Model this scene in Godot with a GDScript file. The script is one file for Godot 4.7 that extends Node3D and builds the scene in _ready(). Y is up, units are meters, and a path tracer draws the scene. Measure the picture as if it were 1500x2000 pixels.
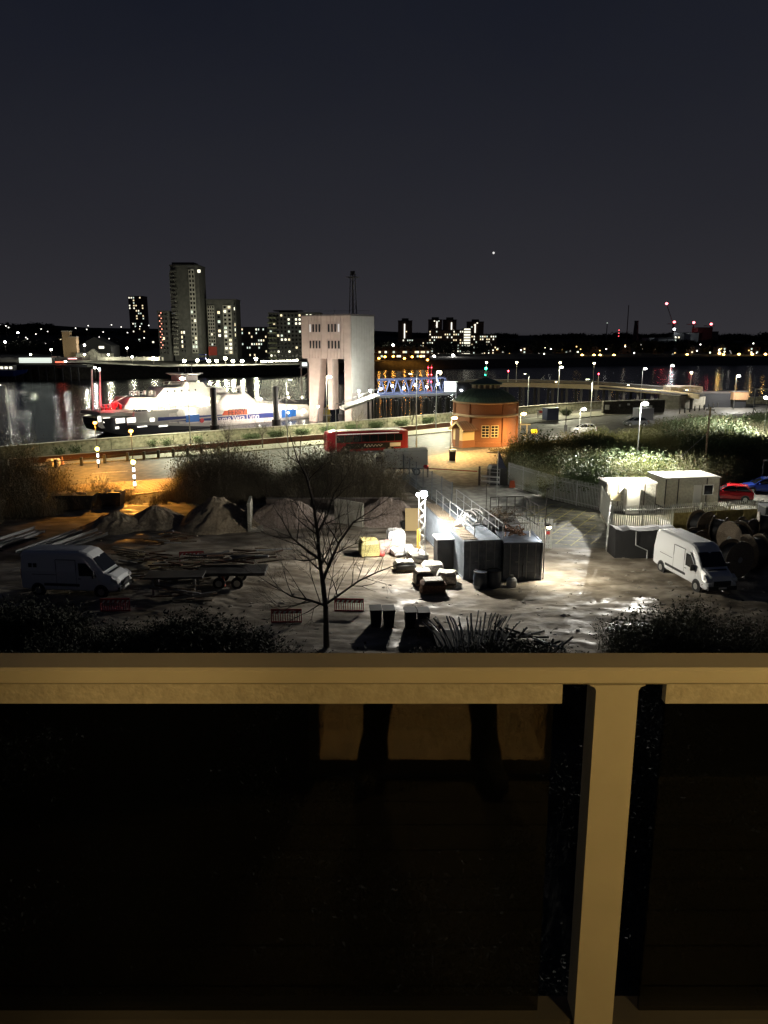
extends Node3D
# A river ferry terminal at night, seen from a balcony over a builders' yard. Metres, y up, camera at (0, 15, 0) looking towards -z.

var rng := RandomNumberGenerator.new()
var mats := {}
var names := {}

# ---- mesh collector: every shape is added as triangles with outward normals ----
class MB:
	var v := PackedVector3Array()
	var n := PackedVector3Array()
	func t3(a: Vector3, b: Vector3, c: Vector3, na: Vector3, nb: Vector3, nc: Vector3) -> void:
		if (c - a).cross(b - a).dot(na + nb + nc) >= 0.0:
			v.append_array([a, b, c]); n.append_array([na, nb, nc])
		else:
			v.append_array([a, c, b]); n.append_array([na, nc, nb])
	func tri(a: Vector3, b: Vector3, c: Vector3, out: Vector3) -> void:
		var m := (c - a).cross(b - a)
		if m.length_squared() < 1e-14:
			return
		m = m.normalized()
		if m.dot(out) < 0.0:
			m = -m
		t3(a, b, c, m, m, m)
	func quad(a: Vector3, b: Vector3, c: Vector3, d: Vector3, out: Vector3) -> void:
		tri(a, b, c, out); tri(a, c, d, out)
	func quad2(a: Vector3, b: Vector3, c: Vector3, d: Vector3, th: Vector3) -> MB: # a thin plate: the quad and its copy moved by -th
		quad(a, b, c, d, th); quad(a - th, b - th, c - th, d - th, -th)
		var m := (a + b + c + d) * 0.25
		for e in [[a, b], [b, c], [c, d], [d, a]]:
			quad(e[0], e[1], e[1] - th, e[0] - th, (e[0] + e[1]) * 0.5 - m)
		return self
	func box(c: Vector3, s: Vector3, b := Basis()) -> MB:
		var h := s * 0.5
		for ax in 3:
			for sg in [-1.0, 1.0]:
				var o := Vector3.ZERO; o[ax] = sg
				var u := Vector3.ZERO; u[(ax + 1) % 3] = h[(ax + 1) % 3]
				var w := Vector3.ZERO; w[(ax + 2) % 3] = h[(ax + 2) % 3]
				var f := o * h[ax]
				quad(c + b * (f - u - w), c + b * (f + u - w), c + b * (f + u + w), c + b * (f - u + w), b * o)
		return self
	func bar(p: Vector3, q: Vector3, w: float, h: float) -> MB: # a square bar from p to q
		var d := q - p
		var b := Basis.looking_at(d, Vector3.UP if absf(d.normalized().y) < 0.98 else Vector3.RIGHT)
		return box((p + q) * 0.5, Vector3(w, h, d.length()), b)
	func tube(p: Vector3, q: Vector3, r0: float, r1: float, k := 8, caps := true) -> MB:
		var d := (q - p)
		if d.length() < 1e-5:
			return self
		var b := Basis.looking_at(d, Vector3.UP if absf(d.normalized().y) < 0.98 else Vector3.RIGHT)
		for i in k:
			var a0 := TAU * i / k; var a1 := TAU * (i + 1) / k
			var n0 := b * Vector3(cos(a0), sin(a0), 0); var n1 := b * Vector3(cos(a1), sin(a1), 0)
			t3(p + n0 * r0, q + n0 * r1, q + n1 * r1, n0, n0, n1)
			t3(p + n0 * r0, q + n1 * r1, p + n1 * r0, n0, n1, n1)
			if caps:
				tri(p, p + n0 * r0, p + n1 * r0, -d); tri(q, q + n0 * r1, q + n1 * r1, d)
		return self
	func ball(c: Vector3, r: Vector3, k := 10) -> MB:
		var m := k / 2
		for i in m:
			for j in k:
				var p := []
				for e in [[i, j], [i + 1, j], [i + 1, j + 1], [i, j + 1]]:
					var a: float = PI * e[0] / m; var o: float = TAU * e[1] / k
					p.append(Vector3(sin(a) * cos(o), cos(a), sin(a) * sin(o)))
				t3(c + p[0] * r, c + p[1] * r, c + p[2] * r, p[0], p[1], p[2])
				t3(c + p[0] * r, c + p[2] * r, c + p[3] * r, p[0], p[2], p[3])
		return self
	func lathe(c: Vector3, prof: Array, k := 24, smooth := true) -> MB: # prof: Vector2(radius, height) from bottom to top
		for i in prof.size() - 1:
			var e0: Vector2 = prof[i]; var e1: Vector2 = prof[i + 1]
			var s := Vector2(e1.y - e0.y, -(e1.x - e0.x)).normalized()
			for j in k:
				var a0 := TAU * j / k; var a1 := TAU * (j + 1) / k
				var d0 := Vector3(cos(a0), 0, sin(a0)); var d1 := Vector3(cos(a1), 0, sin(a1))
				var n0 := d0 * s.x + Vector3.UP * s.y; var n1 := d1 * s.x + Vector3.UP * s.y
				if not smooth:
					n0 = (n0 + n1).normalized(); n1 = n0
				var p0 := c + d0 * e0.x + Vector3.UP * e0.y; var p1 := c + d0 * e1.x + Vector3.UP * e1.y
				var q0 := c + d1 * e0.x + Vector3.UP * e0.y; var q1 := c + d1 * e1.x + Vector3.UP * e1.y
				if e1.x > 1e-4: t3(p0, p1, q1, n0, n0, n1)
				if e0.x > 1e-4: t3(p0, q1, q0, n0, n1, n1)
		return self
	func prism(pts: PackedVector2Array, z0: float, z1: float) -> MB: # outline in x,y pushed along z
		var ix := Geometry2D.triangulate_polygon(pts)
		for i in range(0, ix.size(), 3):
			for z in [z0, z1]:
				var o := Vector3(0, 0, signf(z - (z0 + z1) * 0.5))
				tri(Vector3(pts[ix[i]].x, pts[ix[i]].y, z), Vector3(pts[ix[i + 1]].x, pts[ix[i + 1]].y, z), Vector3(pts[ix[i + 2]].x, pts[ix[i + 2]].y, z), o)
		var cw := Geometry2D.is_polygon_clockwise(pts)
		for i in pts.size():
			var a := pts[i]; var b := pts[(i + 1) % pts.size()]
			var e := b - a
			var o := Vector3(e.y, -e.x, 0) * (-1.0 if cw else 1.0)
			quad(Vector3(a.x, a.y, z0), Vector3(b.x, b.y, z0), Vector3(b.x, b.y, z1), Vector3(a.x, a.y, z1), o)
		return self
	func slab(pts: Array, y0: float, y1: float) -> MB: # ground outline (x, z) as a sheet or a raised slab
		var p := PackedVector2Array()
		for q in pts: p.append(Vector2(q.x, q.z))
		var ix := Geometry2D.triangulate_polygon(p)
		for i in range(0, ix.size(), 3):
			tri(Vector3(p[ix[i]].x, y1, p[ix[i]].y), Vector3(p[ix[i + 1]].x, y1, p[ix[i + 1]].y), Vector3(p[ix[i + 2]].x, y1, p[ix[i + 2]].y), Vector3.UP)
		if y1 > y0:
			var cw := Geometry2D.is_polygon_clockwise(p)
			for i in p.size():
				var a := p[i]; var b := p[(i + 1) % p.size()]
				var e := b - a
				quad(Vector3(a.x, y0, a.y), Vector3(b.x, y0, b.y), Vector3(b.x, y1, b.y), Vector3(a.x, y1, a.y), Vector3(e.y, 0, -e.x) * (-1.0 if cw else 1.0))
		return self
	func loft(rings: Array, caps := true) -> MB: # rings of equal point count, flat shaded
		for i in rings.size() - 1:
			var r0: PackedVector3Array = rings[i]; var r1: PackedVector3Array = rings[i + 1]
			var c := Vector3.ZERO
			for p in r0: c += p
			for p in r1: c += p
			c /= r0.size() * 2
			for j in r0.size():
				var k := (j + 1) % r0.size()
				quad(r0[j], r0[k], r1[k], r1[j], (r0[j] + r0[k] + r1[k] + r1[j]) * 0.25 - c)
		if caps:
			for e in [[0, 1], [rings.size() - 1, rings.size() - 2]]:
				var r: PackedVector3Array = rings[e[0]]
				var c := Vector3.ZERO
				for p in r: c += p
				c /= r.size()
				for j in r.size():
					tri(c, r[j], r[(j + 1) % r.size()], r[0] - rings[e[1]][0])
		return self
	func add(o: MB, t: Transform3D) -> MB:
		for i in o.v.size():
			v.append(t * o.v[i]); n.append((t.basis * o.n[i]).normalized())
		return self
	func mesh() -> ArrayMesh:
		var a := []
		a.resize(Mesh.ARRAY_MAX)
		a[Mesh.ARRAY_VERTEX] = v; a[Mesh.ARRAY_NORMAL] = n
		var m := ArrayMesh.new()
		m.add_surface_from_arrays(Mesh.PRIMITIVE_TRIANGLES, a)
		return m

func mb() -> MB:
	return MB.new()

# ---- materials: base colours are linear, as measured in the real world ----
func lin(r: float, g: float, b: float) -> Color:
	return Color(r, g, b).linear_to_srgb()

func flat_mat(key: String, c: Array, rough := 0.7, metal := 0.0) -> StandardMaterial3D:
	if not mats.has(key):
		var m := StandardMaterial3D.new()
		m.albedo_color = lin(c[0], c[1], c[2])
		m.roughness = rough; m.metallic = metal
		mats[key] = m
	return mats[key]

func noise_tex(sd: int, freq: float, oct: int, ramp: Array, size := 512, type := FastNoiseLite.TYPE_SIMPLEX_SMOOTH) -> NoiseTexture2D:
	var f := FastNoiseLite.new()
	f.seed = sd; f.frequency = freq; f.noise_type = type; f.fractal_octaves = oct
	var t := NoiseTexture2D.new()
	t.width = size; t.height = size; t.seamless = true; t.noise = f
	if ramp:
		var g := Gradient.new()
		var off := PackedFloat32Array(); var col := PackedColorArray()
		for e in ramp:
			off.append(e[0]); col.append(e[1])
		g.offsets = off; g.colors = col
		t.color_ramp = g
	return t

func grain_mat(key: String, ramp: Array, scale: float, rough: float, sd := 1, bump := 0.0, freq := 0.012) -> StandardMaterial3D:
	# a surface with patches and grain of its own colour, laid in world space
	if not mats.has(key):
		var m := StandardMaterial3D.new()
		var rr := []
		for e in ramp: rr.append([e[0], lin(e[1], e[2], e[3])])
		m.albedo_texture = noise_tex(sd, freq, 6, rr)
		m.uv1_triplanar = true; m.uv1_world_triplanar = true
		m.uv1_scale = Vector3.ONE * scale
		m.roughness = rough
		if bump > 0.0:
			m.heightmap_enabled = true
			m.heightmap_texture = noise_tex(sd + 7, freq * 2.2, 5, [])
			m.heightmap_scale = bump
		mats[key] = m
	return mats[key]

func glow_mat(key: String, c: Array, e: float) -> StandardMaterial3D:
	if not mats.has(key):
		var m := StandardMaterial3D.new()
		m.albedo_color = lin(0.6, 0.6, 0.6)
		m.emission_enabled = true
		m.emission = lin(c[0], c[1], c[2])
		m.emission_energy_multiplier = e
		mats[key] = m
	return mats[key]

# ---- objects ----
func numbered(base: String) -> String:
	names[base] = names.get(base, -1) + 1
	return base if names[base] == 0 else "%s_%03d" % [base, names[base]]

func tag(o: Node3D, label: String, category: String, group := "") -> Node3D:
	o.set_meta("label", label); o.set_meta("category", category)
	if group: o.set_meta("group", group)
	return o

func thing(called: String, label: String, category: String, at := Vector3.ZERO, turn := 0.0, group := "") -> Node3D:
	var o := Node3D.new()
	o.name = numbered(called)
	add_child(o)
	o.position = at; o.rotation.y = turn
	return tag(o, label, category, group)

func part(parent: Node3D, called: String, shape: Variant, m: Material, at := Vector3.ZERO) -> MeshInstance3D:
	var o := MeshInstance3D.new()
	o.name = called if parent != self else numbered(called)
	o.mesh = shape.mesh() if shape is MB else shape
	o.material_override = m
	parent.add_child(o, true)
	o.position = at
	return o

func struct(called: String, shape: MB, m: Material) -> MeshInstance3D:
	var o := part(self, called, shape, m)
	o.set_meta("kind", "structure")
	return o

func stuff(called: String, label: String, category: String, shape: Mesh, m: Material, where: Array) -> MultiMeshInstance3D:
	var mm := MultiMesh.new()
	mm.transform_format = MultiMesh.TRANSFORM_3D
	mm.mesh = shape
	mm.instance_count = where.size()
	for i in where.size(): mm.set_instance_transform(i, where[i])
	var o := MultiMeshInstance3D.new()
	o.name = numbered(called)
	o.multimesh = mm; o.material_override = m
	add_child(o)
	tag(o, label, category)
	o.set_meta("kind", "stuff")
	return o

func omni(parent: Node3D, at: Vector3, c: Array, e: float, size := 0.15) -> OmniLight3D:
	var l := OmniLight3D.new()
	l.name = "lamp_light"
	l.light_color = lin(c[0], c[1], c[2]); l.light_energy = e; l.light_size = size
	l.omni_range = 400.0; l.omni_attenuation = 2.0; l.shadow_enabled = true
	parent.add_child(l, true)
	l.position = at
	return l

func spot(parent: Node3D, at: Vector3, towards: Vector3, c: Array, e: float, half := 72.0, size := 0.15, soft := 0.6) -> SpotLight3D:
	var l := SpotLight3D.new()
	l.name = "lamp_light"
	l.light_color = lin(c[0], c[1], c[2]); l.light_energy = e; l.light_size = size
	l.spot_angle = half; l.spot_angle_attenuation = soft; l.spot_range = 400.0; l.spot_attenuation = 2.0; l.shadow_enabled = true
	parent.add_child(l, true)
	l.position = at
	l.basis = Basis.looking_at(towards, Vector3.UP if absf(towards.normalized().y) < 0.98 else Vector3.RIGHT)
	return l

func rr(a: float, b: float) -> float:
	return rng.randf_range(a, b)

# ---- builders of repeated kinds ----
const WHITE := [1.0, 0.96, 0.86]
const COOL := [0.93, 0.98, 1.0]
const GREENISH := [1.0, 0.97, 0.68]
const SODIUM := [1.0, 0.42, 0.06]

func street_lamp(label: String, base: Vector3, h: float, arm: float, facing: float, c: Array, energy: float, lit := true, r := 0.07, dark := false, aim := Vector3(0.05, -1, 0), half := 87.0) -> Node3D:
	var t := thing("street_lamp", label, "street lamp", base, facing, "street lamps around the terminal")
	var steel := flat_mat("lamp_steel", [0.3, 0.31, 0.3], 0.5, 0.3) if not dark else flat_mat("lamp_black", [0.03, 0.03, 0.03], 0.5)
	part(t, "pole", mb().tube(Vector3.ZERO, Vector3(0, 1.2, 0), r * 1.5, r * 1.5).tube(Vector3(0, 1.2, 0), Vector3(0, h, 0), r, r * 0.6), steel)
	part(t, "lamp_head", mb().bar(Vector3(0, h - 0.04, 0), Vector3(arm, h + 0.06, 0), 0.06, 0.06).box(Vector3(arm + 0.1, h + 0.12, 0), Vector3(0.6, 0.08, 0.26)), steel)
	if lit:
		var e := [c[0], c[1], c[2]]
		part(t, "lens", mb().ball(Vector3(arm + 0.12, h - 0.02, 0), Vector3(0.4, 0.2, 0.3)), glow_mat("lens_%s" % str(c), e, 25.0))
		spot(t, Vector3(arm + 0.12, h - 0.27, 0), aim, c, energy * 2.6, half, 0.15, 0.6 if half > 82.0 else 0.85)
	else:
		# a shielded head: the light leaves only downwards
		part(t, "lens", mb().box(Vector3(arm + 0.1, h + 0.06, 0), Vector3(0.4, 0.04, 0.2)), flat_mat("dead_lens", [0.3, 0.3, 0.28], 0.3) if energy <= 0.0 else glow_mat("shielded_lamp", GREENISH, 20.0))
		if energy > 0.0: spot(t, Vector3(arm + 0.1, h - 0.02, 0), Vector3(0, -1, 0), c, energy, 74.0, 0.1, 0.8)
	return t

func wheel(t: Node3D, at: Vector3, r: float, w: float) -> void: # axle along z
	var y := part(t, "wheel", mb().tube(Vector3(0, 0, -w / 2), Vector3(0, 0, w / 2), r, r, 20), flat_mat("tyre", [0.015, 0.015, 0.015], 0.85), at)
	part(y, "rim", mb().tube(Vector3(0, 0, -w / 2 - 0.012), Vector3(0, 0, w / 2 + 0.012), r * 0.6, r * 0.56, 14), flat_mat("rim", [0.4, 0.4, 0.38], 0.35, 0.6))

func ring(x: float, y0: float, y1: float, w0: float, w1: float, e := 0.16) -> PackedVector3Array:
	var ym := y0 + (y1 - y0) * 0.5
	return PackedVector3Array([Vector3(x, y0 + 0.1, -w0), Vector3(x, ym, -w0), Vector3(x, y1 - e, -w1), Vector3(x, y1 - e * 0.3, -w1 + e * 0.3), Vector3(x, y1, -w1 + e), Vector3(x, y1 + 0.02, 0),
		Vector3(x, y1, w1 - e), Vector3(x, y1 - e * 0.3, w1 - e * 0.3), Vector3(x, y1 - e, w1), Vector3(x, ym, w0), Vector3(x, y0 + 0.1, w0), Vector3(x, y0, w0 - 0.1), Vector3(x, y0, -w0 + 0.1)])

func van(label: String, at: Vector3, turn: float, rear_panes: bool, stretch := 1.0) -> Node3D:
	var t := thing("panel_van", label, "van", at, turn, "vans in the yard")
	var paint := flat_mat("van_white", [0.62, 0.63, 0.64], 0.3)
	var black := flat_mat("trim_black", [0.02, 0.02, 0.022], 0.5)
	var glass := flat_mat("dark_glass", [0.012, 0.014, 0.018], 0.06)
	var k := stretch
	var rs := []
	for s in [[-3.0, 0.45, 2.35, 0.93, 0.8], [-2.93, 0.38, 2.6, 1.0, 0.86], [-2.7, 0.35, 2.68, 1.02, 0.88], [0.7, 0.35, 2.7, 1.02, 0.88], [1.1, 0.35, 2.6, 1.02, 0.86], [1.4, 0.35, 2.36, 1.02, 0.84], [2.12, 0.35, 1.5, 1.01, 0.92], [2.5, 0.35, 1.36, 1.0, 0.88], [2.85, 0.36, 1.16, 0.97, 0.82], [3.0, 0.42, 0.9, 0.9, 0.76]]:
		var x: float = s[0] if s[0] > 0.0 else s[0] * k
		rs.append(ring(x, s[1], s[2], s[3], s[4], 0.2))
	part(t, "body", mb().loft(rs), paint)
	var o := Vector3(0.02, 0.024, 0)
	part(t, "windscreen", mb().quad2(Vector3(1.44, 2.28, -0.72) + o, Vector3(2.1, 1.54, -0.8) + o, Vector3(2.1, 1.54, 0.8) + o, Vector3(1.44, 2.28, 0.72) + o, Vector3(0.02, 0.02, 0)), glass)
	for z in [-1.0, 1.0]:
		var d := part(t, "door", mb().prism(PackedVector2Array([Vector2(0.55, 0.55), Vector2(1.75, 0.55), Vector2(1.75, 1.4), Vector2(1.1, 2.2), Vector2(0.55, 2.2)]), 1.0 * z, 1.026 * z), paint)
		d.rotation.x = 0.0
		part(d, "window", mb().prism(PackedVector2Array([Vector2(0.66, 1.3), Vector2(1.72, 1.3), Vector2(1.6, 1.5), Vector2(1.12, 2.08), Vector2(0.66, 2.08)]), 1.026 * z, 1.04 * z), glass)
		part(d, "handle", mb().box(Vector3(0.68, 1.12, 1.035 * z), Vector3(0.16, 0.04, 0.03)), black)
		part(t, "side_trim", mb().box(Vector3(-0.45 * k, 0.72, 1.012 * z), Vector3(2.2 * k, 0.16, 0.04)), black)
		part(t, "wing_mirror", mb().box(Vector3(1.62, 1.42, 1.17 * z), Vector3(0.1, 0.36, 0.22)).box(Vector3(1.64, 1.3, 1.05 * z), Vector3(0.05, 0.08, 0.1)), black)
		part(t, "headlight", mb().prism(PackedVector2Array([Vector2(2.55, 1.0), Vector2(2.98, 0.86), Vector2(2.93, 1.06), Vector2(2.6, 1.24)]), 0.62 * z, 0.985 * z), flat_mat("lamp_glass", [0.5, 0.5, 0.5], 0.08))
		if rear_panes:
			for x in [-2.35, -2.05]:
				part(t, "vent_panel", mb().box(Vector3(x * k, 1.86, 0.99 * z), Vector3(0.2, 0.24, 0.05)), black)
		for x in [-1.95 * k, 1.95]:
			part(t, "wheel_arch", mb().tube(Vector3(x, 0.36, 0.9 * z), Vector3(x, 0.36, 1.03 * z), 0.44, 0.44, 18), black)
			wheel(t, Vector3(x, 0.35, 0.94 * z), 0.35, 0.24)
	for z in [-1.0, 1.0]:
		part(t, "sliding_door_seam", mb().box(Vector3(0.48, 1.4, 1.012 * z), Vector3(0.015, 1.7, 0.03)).box(Vector3(-0.75, 1.4, 1.012 * z), Vector3(0.015, 1.7, 0.03)).box(Vector3(-0.135, 2.24, 0.985 * z), Vector3(1.24, 0.015, 0.06)).box(Vector3(-1.5 * k, 1.32, 1.014 * z), Vector3(1.5, 0.03, 0.03)), black)
	part(t, "number_plate", mb().box(Vector3(3.08, 0.52, 0), Vector3(0.03, 0.11, 0.52)), flat_mat("plate_white", [0.6, 0.6, 0.55], 0.5))
	for z in 5: part(t, "roof_rib", mb().box(Vector3(-1.0 * k, 2.71, -0.56 + z * 0.28), Vector3(3.2 * k, 0.02, 0.06)), paint)
	part(t, "grille", mb().box(Vector3(2.99, 0.78, 0), Vector3(0.06, 0.3, 1.1)), black)
	part(t, "bumper", mb().box(Vector3(2.93, 0.5, 0), Vector3(0.3, 0.24, 1.84)), black)
	part(t, "bonnet_vent", mb().box(Vector3(2.38, 1.45, 0), Vector3(0.12, 0.02, 1.2), Basis(Vector3.FORWARD, 0.34)), black)
	part(t, "rear_lamp", mb().box(Vector3(-3.0 * k + 0.05, 1.3, -0.92), Vector3(0.08, 0.6, 0.1)).box(Vector3(-3.0 * k + 0.05, 1.3, 0.92), Vector3(0.08, 0.6, 0.1)), flat_mat("rear_red", [0.25, 0.01, 0.01], 0.2))
	return t

func car(label: String, at: Vector3, turn: float, paint: Material, group := "", l := 1.0) -> Node3D:
	var t := thing("parked_car", label, "car", at, turn, group)
	var glass := flat_mat("dark_glass", [0.012, 0.014, 0.018], 0.06)
	var black := flat_mat("trim_black", [0.02, 0.02, 0.022], 0.5)
	var rs := []
	for s in [[-2.0, 0.4, 0.85, 0.74, 0.66], [-1.92, 0.28, 1.0, 0.84, 0.78], [-1.2, 0.24, 1.04, 0.88, 0.82], [0.7, 0.24, 1.0, 0.88, 0.82], [1.0, 0.24, 0.98, 0.87, 0.8], [1.7, 0.26, 0.84, 0.82, 0.7], [1.98, 0.34, 0.66, 0.68, 0.56]]:
		rs.append(ring(s[0] * l, s[1], s[2], s[3], s[4], 0.14))
	part(t, "body", mb().loft(rs), paint)
	rs = []
	for s in [[-1.86, 0.98, 1.04, 0.76, 0.72], [-1.5, 0.98, 1.4, 0.78, 0.6], [-1.1, 0.98, 1.46, 0.8, 0.62], [0.0, 0.98, 1.48, 0.8, 0.62], [0.3, 0.98, 1.42, 0.8, 0.6], [1.08, 0.96, 1.0, 0.78, 0.74]]:
		rs.append(ring(s[0] * l, s[1], s[2], s[3], s[4], 0.06))
	part(t, "cabin_glass", mb().loft(rs), glass)
	part(t, "roof", mb().loft([ring(-1.52 * l, 1.39, 1.43, 0.6, 0.56, 0.02), ring(-1.1 * l, 1.44, 1.5, 0.63, 0.58, 0.02), ring(0.0, 1.45, 1.52, 0.63, 0.58, 0.02), ring(0.32 * l, 1.38, 1.44, 0.61, 0.56, 0.02)]), paint)
	for z in [-1.0, 1.0]:
		part(t, "pillar", mb().bar(Vector3(-0.45 * l, 0.98, 0.81 * z), Vector3(-0.45 * l, 1.46, 0.63 * z), 0.08, 0.05).bar(Vector3(1.08 * l, 0.98, 0.79 * z), Vector3(0.28 * l, 1.44, 0.6 * z), 0.06, 0.06).bar(Vector3(-1.86 * l, 1.0, 0.77 * z), Vector3(-1.4 * l, 1.44, 0.61 * z), 0.1, 0.12), paint)
		part(t, "wing_mirror", mb().box(Vector3(0.72 * l, 1.02, 0.96 * z), Vector3(0.14, 0.13, 0.18)), paint)
		part(t, "headlight", mb().box(Vector3(1.78 * l, 0.68, 0.62 * z), Vector3(0.22, 0.14, 0.26)), flat_mat("lamp_glass", [0.5, 0.5, 0.5], 0.08))
		part(t, "rear_lamp", mb().box(Vector3(-1.94 * l, 0.86, 0.7 * z), Vector3(0.1, 0.26, 0.18)), flat_mat("rear_red", [0.25, 0.01, 0.01], 0.2))
		for x in [-1.25, 1.28]:
			part(t, "wheel_arch", mb().tube(Vector3(x * l, 0.33, 0.78 * z), Vector3(x * l, 0.33, 0.89 * z), 0.38, 0.38, 16), black)
			wheel(t, Vector3(x * l, 0.31, 0.8 * z), 0.31, 0.22)
	return t

func twig_mesh(sd: int, count: int, size: Vector3, leaf: float, leafy: float) -> ArrayMesh: # a clump of twigs with small leaves, base at the origin
	rng.seed = sd
	var b := mb()
	for i in count:
		var root := Vector3(rr(-0.3, 0.3) * size.x, 0, rr(-0.3, 0.3) * size.z)
		var tip := Vector3(rr(-0.5, 0.5) * size.x, size.y * rr(0.45, 1.0), rr(-0.5, 0.5) * size.z)
		var mid := (root + tip) * 0.5 + Vector3(rr(-0.1, 0.1), rr(0, 0.2), rr(-0.1, 0.1)) * size
		var side := Vector3(rr(-1, 1), 0, rr(-1, 1)).normalized() * leaf * 0.16
		var o := Vector3(side.z, 0.2, -side.x)
		b.tri(root - side, root + side, mid, o); b.tri(mid - side * 0.7, mid + side * 0.7, tip, o)
		var k := int(leafy * rr(2, 6))
		for j in k:
			var f := rr(0.35, 1.05)
			var p := (root.lerp(mid, f * 2) if f < 0.5 else mid.lerp(tip, f * 2 - 1)) + Vector3(rr(-1, 1), rr(-1, 1), rr(-1, 1)) * leaf * 1.2
			var u := Vector3(rr(-1, 1), rr(-0.4, 1), rr(-1, 1)).normalized() * leaf
			var w := u.cross(Vector3(rr(-1, 1), rr(-1, 1), rr(-1, 1))).normalized() * leaf * rr(0.35, 0.6)
			b.quad(p - u, p + w, p + u, p - w, Vector3.UP)
	return b.mesh()

func grow(b: MB, p: Vector3, d: Vector3, length: float, r: float, depth: int, spread: float, up := 0.12) -> void:
	var steps := 3
	var q := p
	for i in steps:
		var nd := (d + Vector3(rr(-1, 1), rr(-0.6, 1), rr(-1, 1)) * 0.16 + Vector3.UP * up * 0.5).normalized()
		var e := q + nd * length / steps
		b.tube(q, e, r * (1.0 - 0.22 * i), r * (1.0 - 0.22 * (i + 1)), 6 if r > 0.03 else (4 if r > 0.012 else 3), false)
		q = e; d = nd
		if depth > 0 and i >= 0:
			var side := d.cross(Vector3(rr(-1, 1), rr(-1, 1), rr(-1, 1))).normalized()
			if rr(0, 1) < 0.75:
				grow(b, q, (d + side * spread * rr(0.7, 1.3)).normalized(), length * rr(0.45, 0.68), r * 0.5 * (1.0 - 0.15 * i), depth - 1, spread, up)
	if depth > 0:
		for k in 2:
			var side := d.cross(Vector3(rr(-1, 1), rr(-1, 1), rr(-1, 1))).normalized()
			grow(b, q, (d + side * spread * 0.6).normalized(), length * rr(0.55, 0.8), r * 0.36, depth - 1, spread, up)

func bare_tree(label: String, at: Vector3, h: float, r: float, sd: int, depth := 3) -> Node3D:
	rng.seed = sd
	var t := thing("bare_tree", label, "tree", at, 0.0, "young street trees by the road")
	var bark := grain_mat("bark", [[0.2, 0.06, 0.05, 0.04], [0.8, 0.14, 0.12, 0.09]], 1.2, 0.9, 5)
	part(t, "trunk", mb().tube(Vector3.ZERO, Vector3(0, h * 0.4, 0), r, r * 0.8, 8), bark)
	var b := mb()
	for k in 6:
		var a := TAU * k / 6 + rr(-0.3, 0.3)
		grow(b, Vector3(0, h * rr(0.33, 0.42), 0), Vector3(cos(a) * 0.55, 1, sin(a) * 0.55).normalized(), h * 0.3, r * 0.55, depth, 0.7)
	part(t, "crown", b, bark)
	return t

func heap_mesh(rx: float, rz: float, h: float, sd: int, sharp := 1.0) -> MB:
	var f := FastNoiseLite.new()
	f.seed = sd; f.frequency = 0.35; f.fractal_octaves = 5
	var b := mb()
	var nr := 36; var na := 90
	var pt := func(i: int, j: int) -> Vector3:
		var u := float(i) / nr
		var a := TAU * j / na
		var w := 1.0 + 0.16 * f.get_noise_2d(cos(a) * 3.0, sin(a) * 3.0 + sd)
		var y := h * sharp * (0.55 * (1.06 - sqrt(u * u + 0.035)) + 0.45 * (0.5 + 0.5 * cos(PI * u)))
		var x := cos(a) * u * rx * w; var z := sin(a) * u * rz * w
		var gully := absf(sin(a * 7.0 + f.get_noise_2d(x, z) * 5.0)) * 0.05 * h * u * (1.0 - u) * 3.0
		y += f.get_noise_2d(x * 2.5, z * 2.5) * 0.14 * h * minf(1.0, (1.0 - u) * 2.0) - gully
		return Vector3(x, maxf(y, -0.02) if u < 0.999 else -0.03, z)
	var P := []
	for i in nr + 1:
		var row := PackedVector3Array()
		for j in na: row.append(pt.call(i, j))
		P.append(row)
	var N := []
	for i in nr + 1:
		var row := PackedVector3Array()
		for j in na:
			var du: Vector3 = P[mini(i + 1, nr)][j] - P[maxi(i - 1, 0)][j]
			var dv: Vector3 = P[maxi(i, 1)][(j + 1) % na] - P[maxi(i, 1)][(j + na - 1) % na]
			var nn := dv.cross(du).normalized()
			row.append(nn if nn.y > 0.0 else -nn)
		N.append(row)
	for i in nr:
		for j in na:
			var k := (j + 1) % na
			b.t3(P[i][j], P[i][k], P[i + 1][k], N[i][j], N[i][k], N[i + 1][k])
			b.t3(P[i][j], P[i + 1][k], P[i + 1][j], N[i][j], N[i + 1][k], N[i + 1][j])
	return b

func palisade(label: String, pts: Array, h: float, m: Material, gap := 0.17) -> Node3D:
	var t := thing("palisade_fence", label, "fence", pts[0])
	var pale := mb().prism(PackedVector2Array([Vector2(-0.035, 0.06), Vector2(0.035, 0.06), Vector2(0.035, h - 0.1), Vector2(0, h), Vector2(-0.035, h - 0.1)]), -0.012, 0.012).mesh()
	var post := mb().box(Vector3(0, h / 2 - 0.05, 0), Vector3(0.1, h - 0.1, 0.1)).mesh()
	for s in pts.size() - 1:
		var a: Vector3 = pts[s] - pts[0]; var b: Vector3 = pts[s + 1] - pts[0]
		var d := b - a
		var turn := atan2(-d.z, d.x)
		for y in [0.35, h - 0.4]:
			part(t, "rail", mb().bar(a + Vector3(0, y, 0), b + Vector3(0, y, 0), 0.05, 0.06), m)
		var k := int(d.length() / gap)
		for i in k:
			var p := part(t, "pale", pale, m, a + d * (i + 0.5) / k)
			p.rotation.y = turn
			p.position += Vector3(sin(turn), 0, cos(turn)) * 0.042
		var q := maxi(1, roundi(d.length() / 2.75))
		for i in q + 1:
			part(t, "post", post, m, a + d * i / q - Vector3(sin(turn), 0, cos(turn)) * 0.08).rotation.y = turn
	return t

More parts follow.
